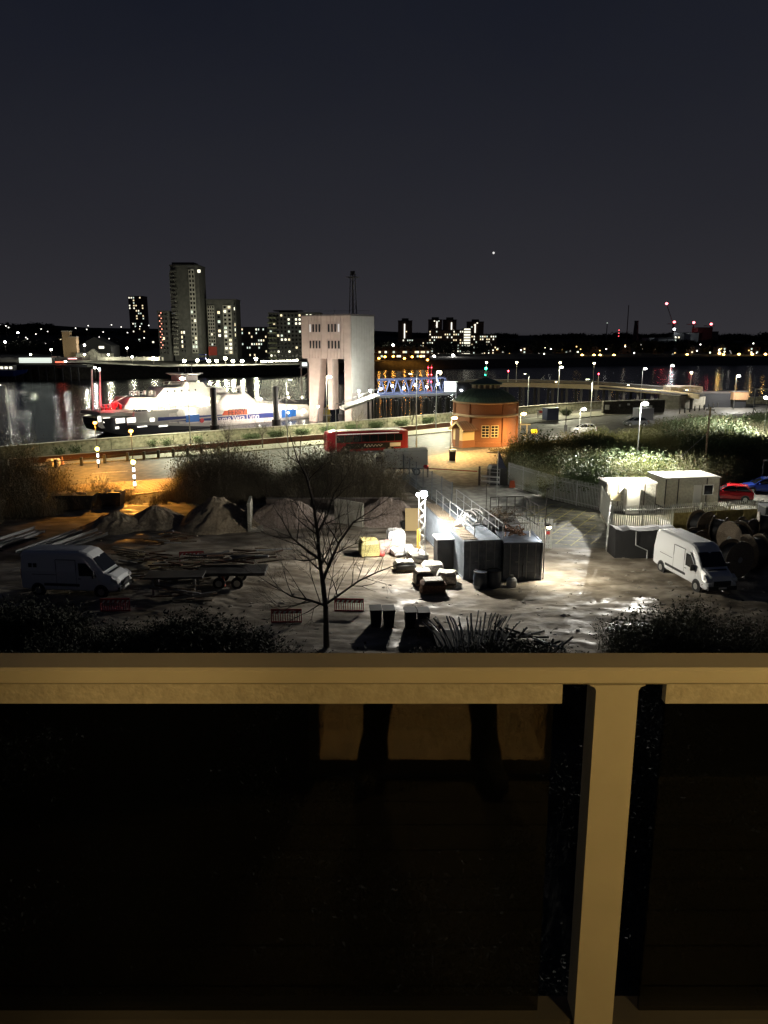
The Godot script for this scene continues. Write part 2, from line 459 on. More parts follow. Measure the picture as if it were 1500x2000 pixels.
func container(label: String, at: Vector3, turn: float, l: float, m: Material, h := 2.59) -> Node3D: # at: middle of the near end on the ground, length runs along -z
	var t := thing("shipping_container", label, "container", at, turn)
	var w := 2.44
	var side := func(z: float) -> MB:
		var b := mb()
		var k := int(l / 0.28)
		var pl := PackedVector2Array()
		for i in k:
			var x := l * i / k; var s := l / k
			for e in [[0.0, 0.0], [0.3, 0.0], [0.42, 1.0], [0.8, 1.0], [0.92, 0.0]]: pl.append(Vector2(x + e[0] * s, e[1] * 0.045))
		pl.append(Vector2(l, 0))
		for i in pl.size() - 1:
			var p := Vector3(z * (w / 2 - 0.07 + pl[i].y), 0.16, -pl[i].x); var q := Vector3(z * (w / 2 - 0.07 + pl[i + 1].y), 0.16, -pl[i + 1].x)
			var u := Vector3(0, h - 0.28, 0)
			b.quad(p, q, q + u, p + u, Vector3(z, 0, 0))
		return b
	part(t, "side_wall", side.call(-1.0), m); part(t, "side_wall", side.call(1.0), m)
	part(t, "roof", mb().box(Vector3(0, h - 0.06, -l / 2), Vector3(w - 0.1, 0.05, l - 0.05)), m)
	part(t, "end_wall", mb().box(Vector3(0, h / 2, -l + 0.06), Vector3(w - 0.1, h - 0.2, 0.06)), m)
	var fr := mb()
	for x in [-1.0, 1.0]:
		for z in [0.06, l - 0.06]: fr.box(Vector3(x * (w / 2 - 0.06), h / 2, -z), Vector3(0.12, h, 0.12))
		for y in [0.09, h - 0.06]: fr.box(Vector3(x * (w / 2 - 0.05), y, -l / 2), Vector3(0.1, 0.12, l - 0.24))
	for y in [0.09, h - 0.07]:
		for z in [0.06, l - 0.06]: fr.box(Vector3(0, y, -z), Vector3(w - 0.24, 0.14, 0.11))
	part(t, "frame", fr, m)
	part(t, "floor", mb().box(Vector3(0, 0.14, -l / 2), Vector3(w - 0.2, 0.04, l - 0.2)), m)
	for x in [-1.0, 1.0]:
		var d := part(t, "door", mb().box(Vector3(x * 0.55, h / 2, -0.07), Vector3(1.06, h - 0.3, 0.05)), m)
		var bars := mb()
		for y in [0.5, 1.0, 1.55, 2.1]: bars.box(Vector3(x * 0.55, y, -0.035), Vector3(1.0, 0.06, 0.03))
		part(d, "rib", bars, m)
		for e in [0.25, 0.8]:
			part(d, "locking_bar", mb().tube(Vector3(x * e, 0.15, -0.01), Vector3(x * e, h - 0.1, -0.01), 0.022, 0.022, 6), flat_mat("galv", [0.32, 0.33, 0.34], 0.4, 0.5))
		part(d, "handle", mb().box(Vector3(x * 0.36, 1.25, 0.01), Vector3(0.26, 0.04, 0.03)), flat_mat("galv", [0.32, 0.33, 0.34], 0.4, 0.5))
	return t

func reel(label: String, at: Vector3, turn: float, r: float, w: float, m: Material, tilt := 0.0) -> Node3D: # a cable drum standing on its rims
	var t := thing("cable_drum", label, "cable drum", at, turn, "cable drums in the yard corner")
	var ax := Vector3(0, r, 0)
	for s in [-1.0, 1.0]:
		part(t, "flange", mb().tube(ax + Vector3(0, 0, s * w / 2 - 0.03), ax + Vector3(0, 0, s * w / 2 + 0.03), r, r, 28), m)
		part(t, "hub", mb().tube(ax + Vector3(0, 0, s * (w / 2 + 0.03)), ax + Vector3(0, 0, s * (w / 2 + 0.06)), r * 0.16, r * 0.16, 10), flat_mat("galv", [0.32, 0.33, 0.34], 0.4, 0.5))
	part(t, "cable", mb().tube(ax - Vector3(0, 0, w / 2 - 0.04), ax + Vector3(0, 0, w / 2 - 0.04), r * 0.78, r * 0.78, 24), flat_mat("cable_black", [0.02, 0.02, 0.02], 0.45))
	t.rotation.z = tilt
	return t

func block(called: String, label: String, cat: String, at: Vector3, turn: float, s: Vector3, m: Material, sd: int, group := "") -> Node3D: # a wrapped, slightly slumped stack on a pallet
	rng.seed = sd
	var t := thing(called, label, cat, at, turn, group)
	var rs := []
	for i in 5:
		var u := i / 4.0
		var y := 0.16 + (s.y - 0.16) * u
		var g := (1.0 if i < 4 else 0.8)
		var p := PackedVector3Array()
		for e in [[-1, -1], [0, -1.06], [1, -1], [1.05, 0], [1, 1], [0, 1.05], [-1, 1], [-1.04, 0]]:
			p.append(Vector3(e[0] * s.x / 2 * g * rr(0.93, 1.04), y + (rr(-0.05, 0.05) if i > 0 else 0.0), e[1] * s.z / 2 * g * rr(0.93, 1.04)))
		rs.append(p)
	part(t, "load", mb().loft(rs), m)
	var pal := mb()
	for k in 3: pal.box(Vector3((k - 1) * s.x * 0.44, 0.06, 0), Vector3(0.1, 0.12, s.z * 0.96))
	pal.box(Vector3(0, 0.14, 0), Vector3(s.x, 0.03, s.z))
	part(t, "pallet", pal, flat_mat("pallet_wood", [0.22, 0.16, 0.1], 0.85))
	return t

func pallet_stack(label: String, at: Vector3, turn: float, n: int, m: Material) -> Node3D:
	var t := thing("pallet_stack", label, "pallets", at, turn)
	var p := mb()
	for k in 3: p.box(Vector3((k - 1) * 0.53, 0.055, 0), Vector3(0.1, 0.09, 1.0))
	for k in 7: p.box(Vector3(0, 0.122, -0.45 + k * 0.15), Vector3(1.2, 0.022, 0.1), Basis(Vector3.UP, 0.0))
	for k in 3: p.box(Vector3(0, 0.008, -0.42 + k * 0.42), Vector3(1.2, 0.016, 0.1))
	var ms := p.mesh()
	for i in n:
		part(t, "pallet", ms, m, Vector3(sin(i * 2.1) * 0.04, i * 0.142, cos(i * 1.7) * 0.04)).rotation.y = sin(i * 3.3) * 0.05
	return t

func _ready() -> void:
	light_and_camera()
	setting()
	balcony()
	yard()
	fences_and_cabins()
	roadside()
	rotunda()
	street_lamps()
	ferry()
	terminal()
	far_shore()

func light_and_camera() -> void:
	var cam := Camera3D.new()
	cam.name = "camera"
	cam.fov = 67.3; cam.near = 0.05; cam.far = 6000.0
	add_child(cam)
	cam.position = Vector3(0, 15, 0)
	cam.rotation_degrees = Vector3(-12.8, 0, 0)
	var e := Environment.new()
	e.background_mode = Environment.BG_SKY
	var sm := ProceduralSkyMaterial.new() # a clear night sky, greyed near the horizon by the city
	sm.sky_top_color = lin(0.0034, 0.0055, 0.0125); sm.sky_horizon_color = lin(0.032, 0.0305, 0.035); sm.sky_curve = 0.15
	sm.ground_bottom_color = lin(0.004, 0.004, 0.004); sm.ground_horizon_color = lin(0.02, 0.019, 0.02)
	var cover := noise_tex(71, 0.006, 4, [[0.42, Color(0, 0, 0)], [0.9, lin(0.0028, 0.0028, 0.003)]], 512) # faint high haze over the city
	sm.sky_cover = cover
	var sk := Sky.new()
	sk.sky_material = sm
	e.sky = sk
	e.tonemap_mode = Environment.TONE_MAPPER_LINEAR
	e.tonemap_exposure = 1.0
	e.sdfgi_enabled = true; e.ssao_enabled = true; e.ssil_enabled = true
	var we := WorldEnvironment.new()
	we.name = "environment"
	we.environment = e
	add_child(we)

var asphalt: Material
var concrete: Material
var galv: Material

func setting() -> void:
	asphalt = grain_mat("asphalt", [[0.2, 0.05, 0.05, 0.047], [0.55, 0.085, 0.083, 0.076], [0.85, 0.13, 0.125, 0.11]], 0.11, 0.62, 3, 0.6)
	concrete = grain_mat("concrete", [[0.2, 0.22, 0.21, 0.17], [0.6, 0.32, 0.3, 0.25], [0.85, 0.4, 0.38, 0.32]], 0.16, 0.85, 9, 0.5)
	galv = flat_mat("galv", [0.32, 0.33, 0.34], 0.4, 0.5)
	var wall := wall_line()
	var land := [Vector3(-160, 0, 8), Vector3(160, 0, 8), Vector3(190, 0, -190)]
	for i in range(wall.size() - 1, -1, -1): land.append(wall[i])
	land.append(Vector3(-160, 0, -60))
	struct("ground", mb().slab(land, -7.0, -0.012), grain_mat("soil", [[0.2, 0.03, 0.026, 0.02], [0.8, 0.07, 0.06, 0.045]], 0.2, 0.95, 4, 2.0))
	# the yard: wet, churned mud over concrete; ruts and dried slurry differ in colour, wet patches in gloss
	var ym := StandardMaterial3D.new()
	ym.albedo_texture = noise_tex(21, 0.006, 6, [[0.15, lin(0.085, 0.068, 0.048)], [0.45, lin(0.165, 0.138, 0.103)], [0.7, lin(0.26, 0.225, 0.178)], [0.9, lin(0.34, 0.305, 0.25)]], 1024)
	ym.roughness_texture = noise_tex(22, 0.007, 5, [[0.24, Color(0.42, 0.42, 0.42)], [0.4, Color(0.6, 0.6, 0.6)], [0.6, Color(0.9, 0.9, 0.9)]], 1024)
	ym.roughness = 1.0
	ym.heightmap_enabled = true; ym.heightmap_scale = 7.0
	ym.heightmap_texture = noise_tex(23, 0.013, 6, [], 1024, FastNoiseLite.TYPE_PERLIN)
	ym.uv1_triplanar = true; ym.uv1_world_triplanar = true; ym.uv1_scale = Vector3(0.05, 0.05, 0.085)
	struct("yard", mb().slab([Vector3(-35.47, 0, -64.05), Vector3(-29.43, 0, -68.55), Vector3(-12.16, 0, -71.51), Vector3(2.54, 0, -74.72), Vector3(5.86, 0, -66.02), Vector3(12.01, 0, -53.51), Vector3(16.01, 0, -53.93), Vector3(17.48, 0, -57.78), Vector3(33.56, 0, -60.41), Vector3(34, 0, -31), Vector3(-40, 0, -31)], 0, 0.0), ym)
	# tyre ruts and ridges pressed up in the mud, real relief over the flat yard
	var fr := FastNoiseLite.new()
	fr.seed = 5; fr.frequency = 0.09; fr.fractal_octaves = 4
	var hgt := func(x: float, z: float) -> float:
		var m := clampf(1.35 - Vector2((x - 1.0) / 21.0, (z + 44.0) / 9.5).length(), 0.0, 0.4) / 0.4
		var r := Vector2(x - 6.0, (z + 62.0) * 1.25).length() + fr.get_noise_2d(x, z) * 2.4
		var a := Vector2(x + 26.0, z + 62.0).length() + fr.get_noise_2d(x + 50.0, z) * 1.6
		var w := absf(sin(r * 2.6)) * 0.035 + absf(sin(a * 3.7)) * 0.025 + maxf(0.0, fr.get_noise_2d(x * 5.0, z * 5.0)) * 0.06
		return 0.003 + m * w
	var cell := 0.22
	var mud := mb()
	for iz in 92:
		for ix in 200:
			var x := -21.0 + ix * cell; var z := -54.2 + iz * cell
			if hgt.call(x, z) <= 0.0031 and hgt.call(x + cell, z + cell) <= 0.0031 or (z < -46.6 and x > 5.5 and x < 9.5): continue
			var pp := []; var nn := []
			for e in [[0, 0], [1, 0], [1, 1], [0, 1]]:
				var px: float = x + e[0] * cell; var pz: float = z + e[1] * cell
				pp.append(Vector3(px, hgt.call(px, pz), pz))
				nn.append(Vector3(hgt.call(px - 0.1, pz) - hgt.call(px + 0.1, pz), 0.2, hgt.call(px, pz - 0.1) - hgt.call(px, pz + 0.1)).normalized())
			mud.t3(pp[0], pp[1], pp[2], nn[0], nn[1], nn[2]); mud.t3(pp[0], pp[2], pp[3], nn[0], nn[2], nn[3])
	struct("rutted_mud", mud, ym)
	struct("access_road", mb().slab([Vector3(2.6, 0, -85.58), Vector3(15.62, 0, -92.81), Vector3(12.81, 0, -78.79), Vector3(15.9, 0, -70.81), Vector3(19.04, 0, -66.43), Vector3(17.48, 0, -57.78), Vector3(16.01, 0, -53.93), Vector3(12.01, 0, -53.51), Vector3(5.86, 0, -66.02)], 0, 0.004), grain_mat("worn_concrete", [[0.2, 0.13, 0.13, 0.115], [0.55, 0.2, 0.2, 0.175], [0.85, 0.26, 0.26, 0.23]], 0.13, 0.75, 33, 0.5))
	struct("car_park", mb().slab([Vector3(19.11, 0, -66.02), Vector3(24.99, 0, -69.21), Vector3(32.72, 0, -74.72), Vector3(45.4, 0, -80.83), Vector3(35.15, 0, -61.82), Vector3(22.59, 0, -58.74), Vector3(17.68, 0, -57.78)], 0, 0.005), grain_mat("car_park", [[0.2, 0.12, 0.12, 0.1], [0.8, 0.22, 0.21, 0.18]], 0.2, 0.8, 31, 0.4))
	struct("road", mb().slab([Vector3(-47.77, 0, -85.25), Vector3(-44.5, 0, -87.98), Vector3(-21.54, 0, -99.94), Vector3(-9.1, 0, -108.75), Vector3(26.27, 0, -136.58), Vector3(42.88, 0, -150.2), Vector3(61.64, 0, -163.16), Vector3(79.13, 0, -178.5), Vector3(110.57, 0, -196.96), Vector3(92.57, 0, -164.33), Vector3(71.12, 0, -155.34), Vector3(53.99, 0, -139.97), Vector3(36.15, 0, -123.13), Vector3(20.58, 0, -109.82), Vector3(8.88, 0, -101.78), Vector3(-0.93, 0, -92.42), Vector3(-18.15, 0, -83.94), Vector3(-29.84, 0, -73.21), Vector3(-38.54, 0, -68.12)], 0, 0.002), asphalt)
	struct("forecourt", mb().slab([Vector3(-0.93, 0, -92.42), Vector3(8.88, 0, -101.78), Vector3(20.58, 0, -109.82), Vector3(35.95, 0, -122.45), Vector3(32.1, 0, -107.7), Vector3(15.62, 0, -92.81), Vector3(2.6, 0, -85.58)], 0, 0.008), grain_mat("forecourt", [[0.2, 0.16, 0.13, 0.1], [0.5, 0.24, 0.2, 0.15], [0.85, 0.32, 0.27, 0.2]], 0.3, 0.7, 12, 0.4))
	struct("near_pavement", mb().slab([Vector3(-29.7, 0, -69.21), Vector3(-20.82, 0, -75.77), Vector3(-18.71, 0, -83.94), Vector3(-31.91, 0, -78.5), Vector3(-34.66, 0, -73.96)], 0, 0.1), grain_mat("paving", [[0.2, 0.2, 0.16, 0.12], [0.8, 0.36, 0.31, 0.25]], 0.5, 0.8, 13, 0.5))
	rng.seed = 8
	var pave := flat_mat("paver", [0.3, 0.25, 0.2], 0.8)
	var pv_mesh := mb().box(Vector3(0, 0.02, 0), Vector3(0.56, 0.04, 0.27)).mesh()
	var pv_parent: Node3D = get_node("near_pavement")
	var pav_poly := PackedVector2Array()
	for p in [Vector3(-28.91, 0, -70.81), Vector3(-21.4, 0, -76.03), Vector3(-19.7, 0, -83.3), Vector3(-31.27, 0, -78.22)]: pav_poly.append(Vector2(p.x, p.z))
	var cnt := 0
	for r in 44:
		for c in 30:
			var q := Vector3(-36.0 + c * 0.62 + (r % 2) * 0.31, 0.1, -68.0 - r * 0.45)
			if cnt < 290 and Geometry2D.is_point_in_polygon(Vector2(q.x, q.z), pav_poly):
				cnt += 1
				part(pv_parent, "paver", pv_mesh, pave, q + Vector3(0, rr(-0.012, 0.006), 0))
	struct("river_pavement", mb().slab([Vector3(-47.95, 0, -85.58), Vector3(-44.67, 0, -88.34), Vector3(-21.63, 0, -100.4), Vector3(-9.15, 0, -109.28), Vector3(26.42, 0, -137.42), Vector3(43.16, 0, -151.2), Vector3(45.85, 0, -160.85), Vector3(28.09, 0, -146.31), Vector3(-8.49, 0, -115.51), Vector3(-21.44, 0, -106.67), Vector3(-31.4, 0, -99.49), Vector3(-46.29, 0, -91.65), Vector3(-50.02, 0, -89.42)], -0.01, 0.12), grain_mat("pale_paving", [[0.2, 0.14, 0.135, 0.1], [0.8, 0.24, 0.23, 0.18]], 0.4, 0.8, 14, 0.4))
	struct("darkened_ground", mb().slab([Vector3(-40, 0, -32), Vector3(34, 0, -32), Vector3(60, 0, 4), Vector3(-60, 0, 4)], 0, -0.004), grain_mat("ground_shade", [[0.3, 0.022, 0.02, 0.015], [0.7, 0.045, 0.04, 0.03]], 0.4, 1.0, 35))  # darkened ground sheet: shade below the balcony is put into its colour
	# painted lines
	var yellow := grain_mat("line_yellow", [[0.35, 0.2, 0.2, 0.12], [0.6, 0.55, 0.5, 0.2]], 0.9, 0.7, 15)
	var hatch := thing("box_junction", "yellow criss-cross lines painted inside the gate", "road marking", Vector3(14.05, 0, -62.18))
	hatch.position.y = 0.0
	hatch.set_meta("kind", "structure")
	var poly := PackedVector2Array()
	for p in [Vector3(12.31, 0, -68.12), Vector3(15.37, 0, -69.44), Vector3(18.48, 0, -66.02), Vector3(16.1, 0, -55.35), Vector3(12.78, 0, -54.49)]: poly.append(Vector2(p.x, p.z))
	var org := Vector2(hatch.position.x, hatch.position.z)
	for fam in [Vector2(0.96, 0.28), Vector2(0.5, -0.87)]:
		for k in range(-9, 10):
			var o: Vector2 = org + Vector2(-fam.y, fam.x) * k * 1.15
			var seg := Geometry2D.intersect_polyline_with_polygon(PackedVector2Array([o - fam * 30.0, o + fam * 30.0]), poly)
			for s in seg:
				var a := Vector3(s[0].x - org.x, 0.009, s[0].y - org.y); var b := Vector3(s[1].x - org.x, 0.009, s[1].y - org.y)
				var w := Vector3(-fam.y, 0, fam.x) * 0.06
				var st := mb()
				var yy := 0.009 if fam.y > 0 else 0.012
				a.y = yy; b.y = yy
				st.quad(a - w, b - w, b + w, a + w, Vector3.UP)
				part(hatch, "painted_line", st, yellow)
	hatch.remove_meta("category")
	var white := grain_mat("line_white", [[0.3, 0.25, 0.25, 0.24], [0.6, 0.6, 0.6, 0.58]], 0.9, 0.7, 16)
	var lines := mb()
	for s in [[Vector3(8.58, 0, -106.67), Vector3(19.87, 0, -114.32)], [Vector3(22.39, 0, -115.51), Vector3(30.89, 0, -121.79)], [Vector3(26.6, 0, -128.77), Vector3(40.47, 0, -138.26)], [Vector3(-29.44, 0, -87.28), Vector3(-32.93, 0, -85.58)], [Vector3(-17.07, 0, -94), Vector3(-14.2, 0, -96.04)], [Vector3(42.52, 0, -130.26), Vector3(51.83, 0, -141.73)]]:
		var d: Vector3 = (s[1] - s[0]).normalized()
		var w := Vector3(-d.z, 0, d.x) * 0.12
		lines.quad(s[0] - w + Vector3(0, 0.014, 0), s[1] - w + Vector3(0, 0.014, 0), s[1] + w + Vector3(0, 0.014, 0), s[0] + w + Vector3(0, 0.014, 0), Vector3.UP)
	struct("road_line", lines, white)
	# river
	var wm := StandardMaterial3D.new()
	wm.albedo_color = lin(0.008, 0.01, 0.013); wm.roughness = 0.14; wm.metallic_specular = 0.36
	wm.heightmap_enabled = true; wm.heightmap_scale = 8.0
	wm.heightmap_texture = noise_tex(41, 0.012, 4, [], 1024)
	wm.uv1_triplanar = true; wm.uv1_world_triplanar = true; wm.uv1_scale = Vector3(0.03, 0.03, 0.08)
	struct("river", mb().slab([Vector3(-1500, 0, -40), Vector3(1500, 0, -40), Vector3(1500, 0, -900), Vector3(-1500, 0, -900)], 0, -4.0), wm)
	# flood wall of concrete panels along the river
	var fw := thing("flood_wall", "long pale concrete flood wall between planting and river", "wall", wall[0])
	var wallm := grain_mat("wall_concrete", [[0.2, 0.1, 0.095, 0.06], [0.5, 0.19, 0.18, 0.12], [0.8, 0.27, 0.255, 0.18]], 0.22, 0.9, 17, 0.8)
	for i in wall.size() - 1:
		var a: Vector3 = wall[i] - wall[0]; var b: Vector3 = wall[i + 1] - wall[0]
		var k := maxi(1, int((b - a).length() / 4.0))
		for j in k:
			var p := a.lerp(b, float(j) / k); var q := a.lerp(b, float(j + 1) / k)
			var g := (q - p).normalized() * 0.03
			part(fw, "panel", mb().bar(p + g + Vector3(0, 0.75, 0), q - g + Vector3(0, 0.75, 0), 0.3, 1.55), wallm)
		part(fw, "coping", mb().bar(a + Vector3(0, 1.57, 0), b + Vector3(0, 1.57, 0), 0.46, 0.1), concrete)
	# low brick planter wall in front of it
	var pw := thing("planter_wall", "low dark red brick wall holding the roadside planting", "wall", Vector3(-44.52, 0, -90.52))
	var brick := grain_mat("brick_dark", [[0.25, 0.07, 0.028, 0.018], [0.7, 0.15, 0.06, 0.035]], 1.6, 0.85, 18, 0.6)
	var pl := [Vector3(-44.87, 0, -91.27), Vector3(-31.54, 0, -99.94), Vector3(-21.54, 0, -107.18), Vector3(-8.54, 0, -116.1), Vector3(11.48, 0, -132.57)]
	for i in pl.size() - 1:
		var a: Vector3 = pl[i] - pl[0]; var b: Vector3 = pl[i + 1] - pl[0]
		part(pw, "wall", mb().bar(a + Vector3(0, 0.45, 0), b + Vector3(0, 0.45, 0), 0.34, 0.8), brick)
		part(pw, "coping", mb().bar(a + Vector3(0, 0.88, 0), b + Vector3(0, 0.88, 0), 0.4, 0.06), flat_mat("coping", [0.25, 0.22, 0.18], 0.8))
	# the green bank behind the palisade fence
	var bank := [Vector3(13, 0, -79.36), Vector3(16.1, 0, -71.75), Vector3(19.16, 0, -67.69), Vector3(20.04, 0, -69.21), Vector3(27.76, 0, -75.77), Vector3(34.33, 0, -77.94), Vector3(49.11, 0, -85.58), Vector3(74.19, 0, -131.02), Vector3(58.36, 0, -128.77), Vector3(47.9, 0, -123.81), Vector3(32.77, 0, -108.75), Vector3(16.72, 0, -95.62)]
	struct("bank", mb().slab(bank, 0, 0.012), grain_mat("rough_grass", [[0.2, 0.04, 0.05, 0.02], [0.8, 0.1, 0.11, 0.05]], 0.4, 0.95, 19, 3.0))
	var bp := PackedVector2Array()
	for p in bank: bp.append(Vector2(p.x, p.z))
	var leaf := flat_mat("bank_leaf", [0.105, 0.1, 0.055], 0.9)
	leaf.backlight_enabled = true; leaf.backlight = lin(0.08, 0.09, 0.03)
	var straw := flat_mat("bank_straw", [0.25, 0.21, 0.11], 0.85)
	var green := flat_mat("bank_green", [0.07, 0.1, 0.04], 0.7)
	var fn := FastNoiseLite.new()
	fn.seed = 3; fn.frequency = 0.07
	var sets := [[], [], []]
	rng.seed = 77
	while sets[0].size() + sets[1].size() + sets[2].size() < 2100:
		var q := Vector2(rr(10, 95), rr(-135, -62))
		if not Geometry2D.is_point_in_polygon(q, bp):
			continue
		var v := fn.get_noise_2d(q.x, q.y)
		if v < -0.38 and rr(0, 1) < 0.7:
			continue
		var s := rr(0.6, 1.35) * (1.0 + v * 0.9)
		var w := 2 if v > 0.22 and rr(0, 1) < 0.8 else (1 if rr(0, 1) < 0.3 else 0)
		sets[w].append(Transform3D(Basis(Vector3.UP, rr(0, TAU)).scaled(Vector3(s, s * rr(0.7, 1.15), s)), Vector3(q.x, 0, q.y)))
	stuff("bank_scrub", "grey green brambles covering the lit bank behind the fence", "scrub", twig_mesh(101, 150, Vector3(2.6, 2.2, 2.6), 0.075, 1.3), leaf, sets[0])
	stuff("dry_grass", "straw coloured dead stems among the brambles on the bank", "grass", twig_mesh(102, 130, Vector3(1.8, 1.5, 1.8), 0.1, 0.25), straw, sets[1])
	stuff("ivy_scrub", "dark green leafy scrub at the top of the bank", "scrub", twig_mesh(103, 150, Vector3(2.6, 2.3, 2.6), 0.09, 1.6), green, sets[2])
	# scrub between road and yard on the left
	scrub("roadside_scrub", "brown bare scrub between the road and the sand heaps", [Vector3(-20.29, 0, -74.72), Vector3(-17.31, 0, -77.39), Vector3(-10.03, 0, -77.94), Vector3(-3.12, 0, -76.57), Vector3(1.75, 0, -75.77), Vector3(1.69, 0, -70.81), Vector3(-8.82, 0, -68.12), Vector3(-18.86, 0, -69.21)], 560, 205, Vector3(2.6, 3.3, 2.6), [0.16, 0.135, 0.09], 0.55)
	scrub("corner_scrub", "tall scrub filling the left corner by the crossing", [Vector3(-44.6, 0, -79.36), Vector3(-38.01, 0, -81.44), Vector3(-31.87, 0, -75.77), Vector3(-28.07, 0, -65.22), Vector3(-33.49, 0, -58.74)], 330, 206, Vector3(2.6, 3.3, 2.6), [0.16, 0.14, 0.09], 0.6)
	scrub("low_scrub", "thin twigs before the orange lit paving", [Vector3(-30.16, 0, -71.51), Vector3(-19.9, 0, -73.21), Vector3(-18.86, 0, -69.21), Vector3(-28.4, 0, -66.02)], 90, 208, Vector3(2.0, 2.0, 2.0), [0.14, 0.11, 0.07], 0.2)
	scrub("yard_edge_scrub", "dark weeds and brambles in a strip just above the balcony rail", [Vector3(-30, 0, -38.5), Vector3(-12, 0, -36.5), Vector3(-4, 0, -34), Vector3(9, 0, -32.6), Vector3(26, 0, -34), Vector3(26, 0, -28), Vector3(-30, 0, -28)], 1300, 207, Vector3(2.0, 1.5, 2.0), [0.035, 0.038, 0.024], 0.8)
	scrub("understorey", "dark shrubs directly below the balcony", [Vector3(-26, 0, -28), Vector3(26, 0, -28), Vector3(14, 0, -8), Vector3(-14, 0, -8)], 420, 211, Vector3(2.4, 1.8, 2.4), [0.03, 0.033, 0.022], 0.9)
	# stones and crumbs of rubble trodden into the yard
	rng.seed = 55
	var st3 := []
	for i in 2600:
		var p := Vector3(rr(-20, 22), 0.02, rr(-53, -33))
		var s := 0.03 + 0.12 * pow(rr(0, 1), 5.0)
		st3.append(Transform3D(Basis(Vector3(rr(-1, 1), rr(-1, 1), rr(-1, 1)).normalized(), rr(0, 3)).scaled(Vector3(s * rr(0.7, 1.6), s * rr(0.4, 0.8), s)), p))
	stuff("rubble_scatter", "small stones and crumbs scattered over the yard mud", "rubble", mb().loft([ring2(-0.6, 0.5, 0.6), ring2(0.1, 1.0, 0.9), ring2(0.7, 0.5, 0.4)]).mesh(), grain_mat("stone_bits", [[0.3, 0.12, 0.11, 0.09], [0.7, 0.34, 0.31, 0.27]], 2.0, 0.9, 36), st3)
	scrub("seedling_scrub", "tall leafy weeds in the corner before the right hand van", [Vector3(10.5, 0, -35.5), Vector3(16, 0, -37), Vector3(22, 0, -37), Vector3(23, 0, -32), Vector3(10, 0, -32)], 120, 209, Vector3(1.8, 2.4, 1.8), [0.08, 0.08, 0.05], 0.9)

func wall_line() -> Array:
	var w := [Vector3(-160, 0, -30), Vector3(-75, 0, -78), Vector3(-48.33, 1.6, -96.21), Vector3(-33.77, 1.6, -107.63), Vector3(-9.04, 1.6, -123.51), Vector3(13.15, 1.6, -141.68), Vector3(34.82, 1.6, -159.46), Vector3(47.56, 1.6, -167.31), Vector3(75, 0, -178), Vector3(190, 0, -190)]
	for i in w.size(): w[i].y = 0.0
	return w

func scrub(called: String, label: String, pts: Array, n: int, sd: int, size: Vector3, c: Array, leafy: float) -> void:
	var bp := PackedVector2Array()
	var lo := Vector2(1e9, 1e9); var hi := Vector2(-1e9, -1e9)
	for p in pts:
		var q := Vector2(p.x, p.z)
		bp.append(q); lo = lo.min(q); hi = hi.max(q)
	var m := twig_mesh(sd, 90, size, 0.07, leafy)
	rng.seed = sd
	var cl := FastNoiseLite.new()
	cl.seed = sd; cl.frequency = 0.11
	var w := []
	var tries := 0
	while w.size() < n and tries < 60000:
		tries += 1
		var q := Vector2(rr(lo.x, hi.x), rr(lo.y, hi.y))
		if Geometry2D.is_point_in_polygon(q, bp):
			var v := cl.get_noise_2d(q.x, q.y)
			if v < -0.2 and rr(0, 1) < 0.75: continue
			var s := rr(0.4, 1.0) * (1.0 + v * 1.5)
			w.append(Transform3D(Basis(Vector3.UP, rr(0, TAU)).scaled(Vector3(s, s * rr(0.7, 1.2), s)), Vector3(q.x, 0, q.y)))
	stuff(called, label, "scrub", m, flat_mat(called, c, 0.85), w)

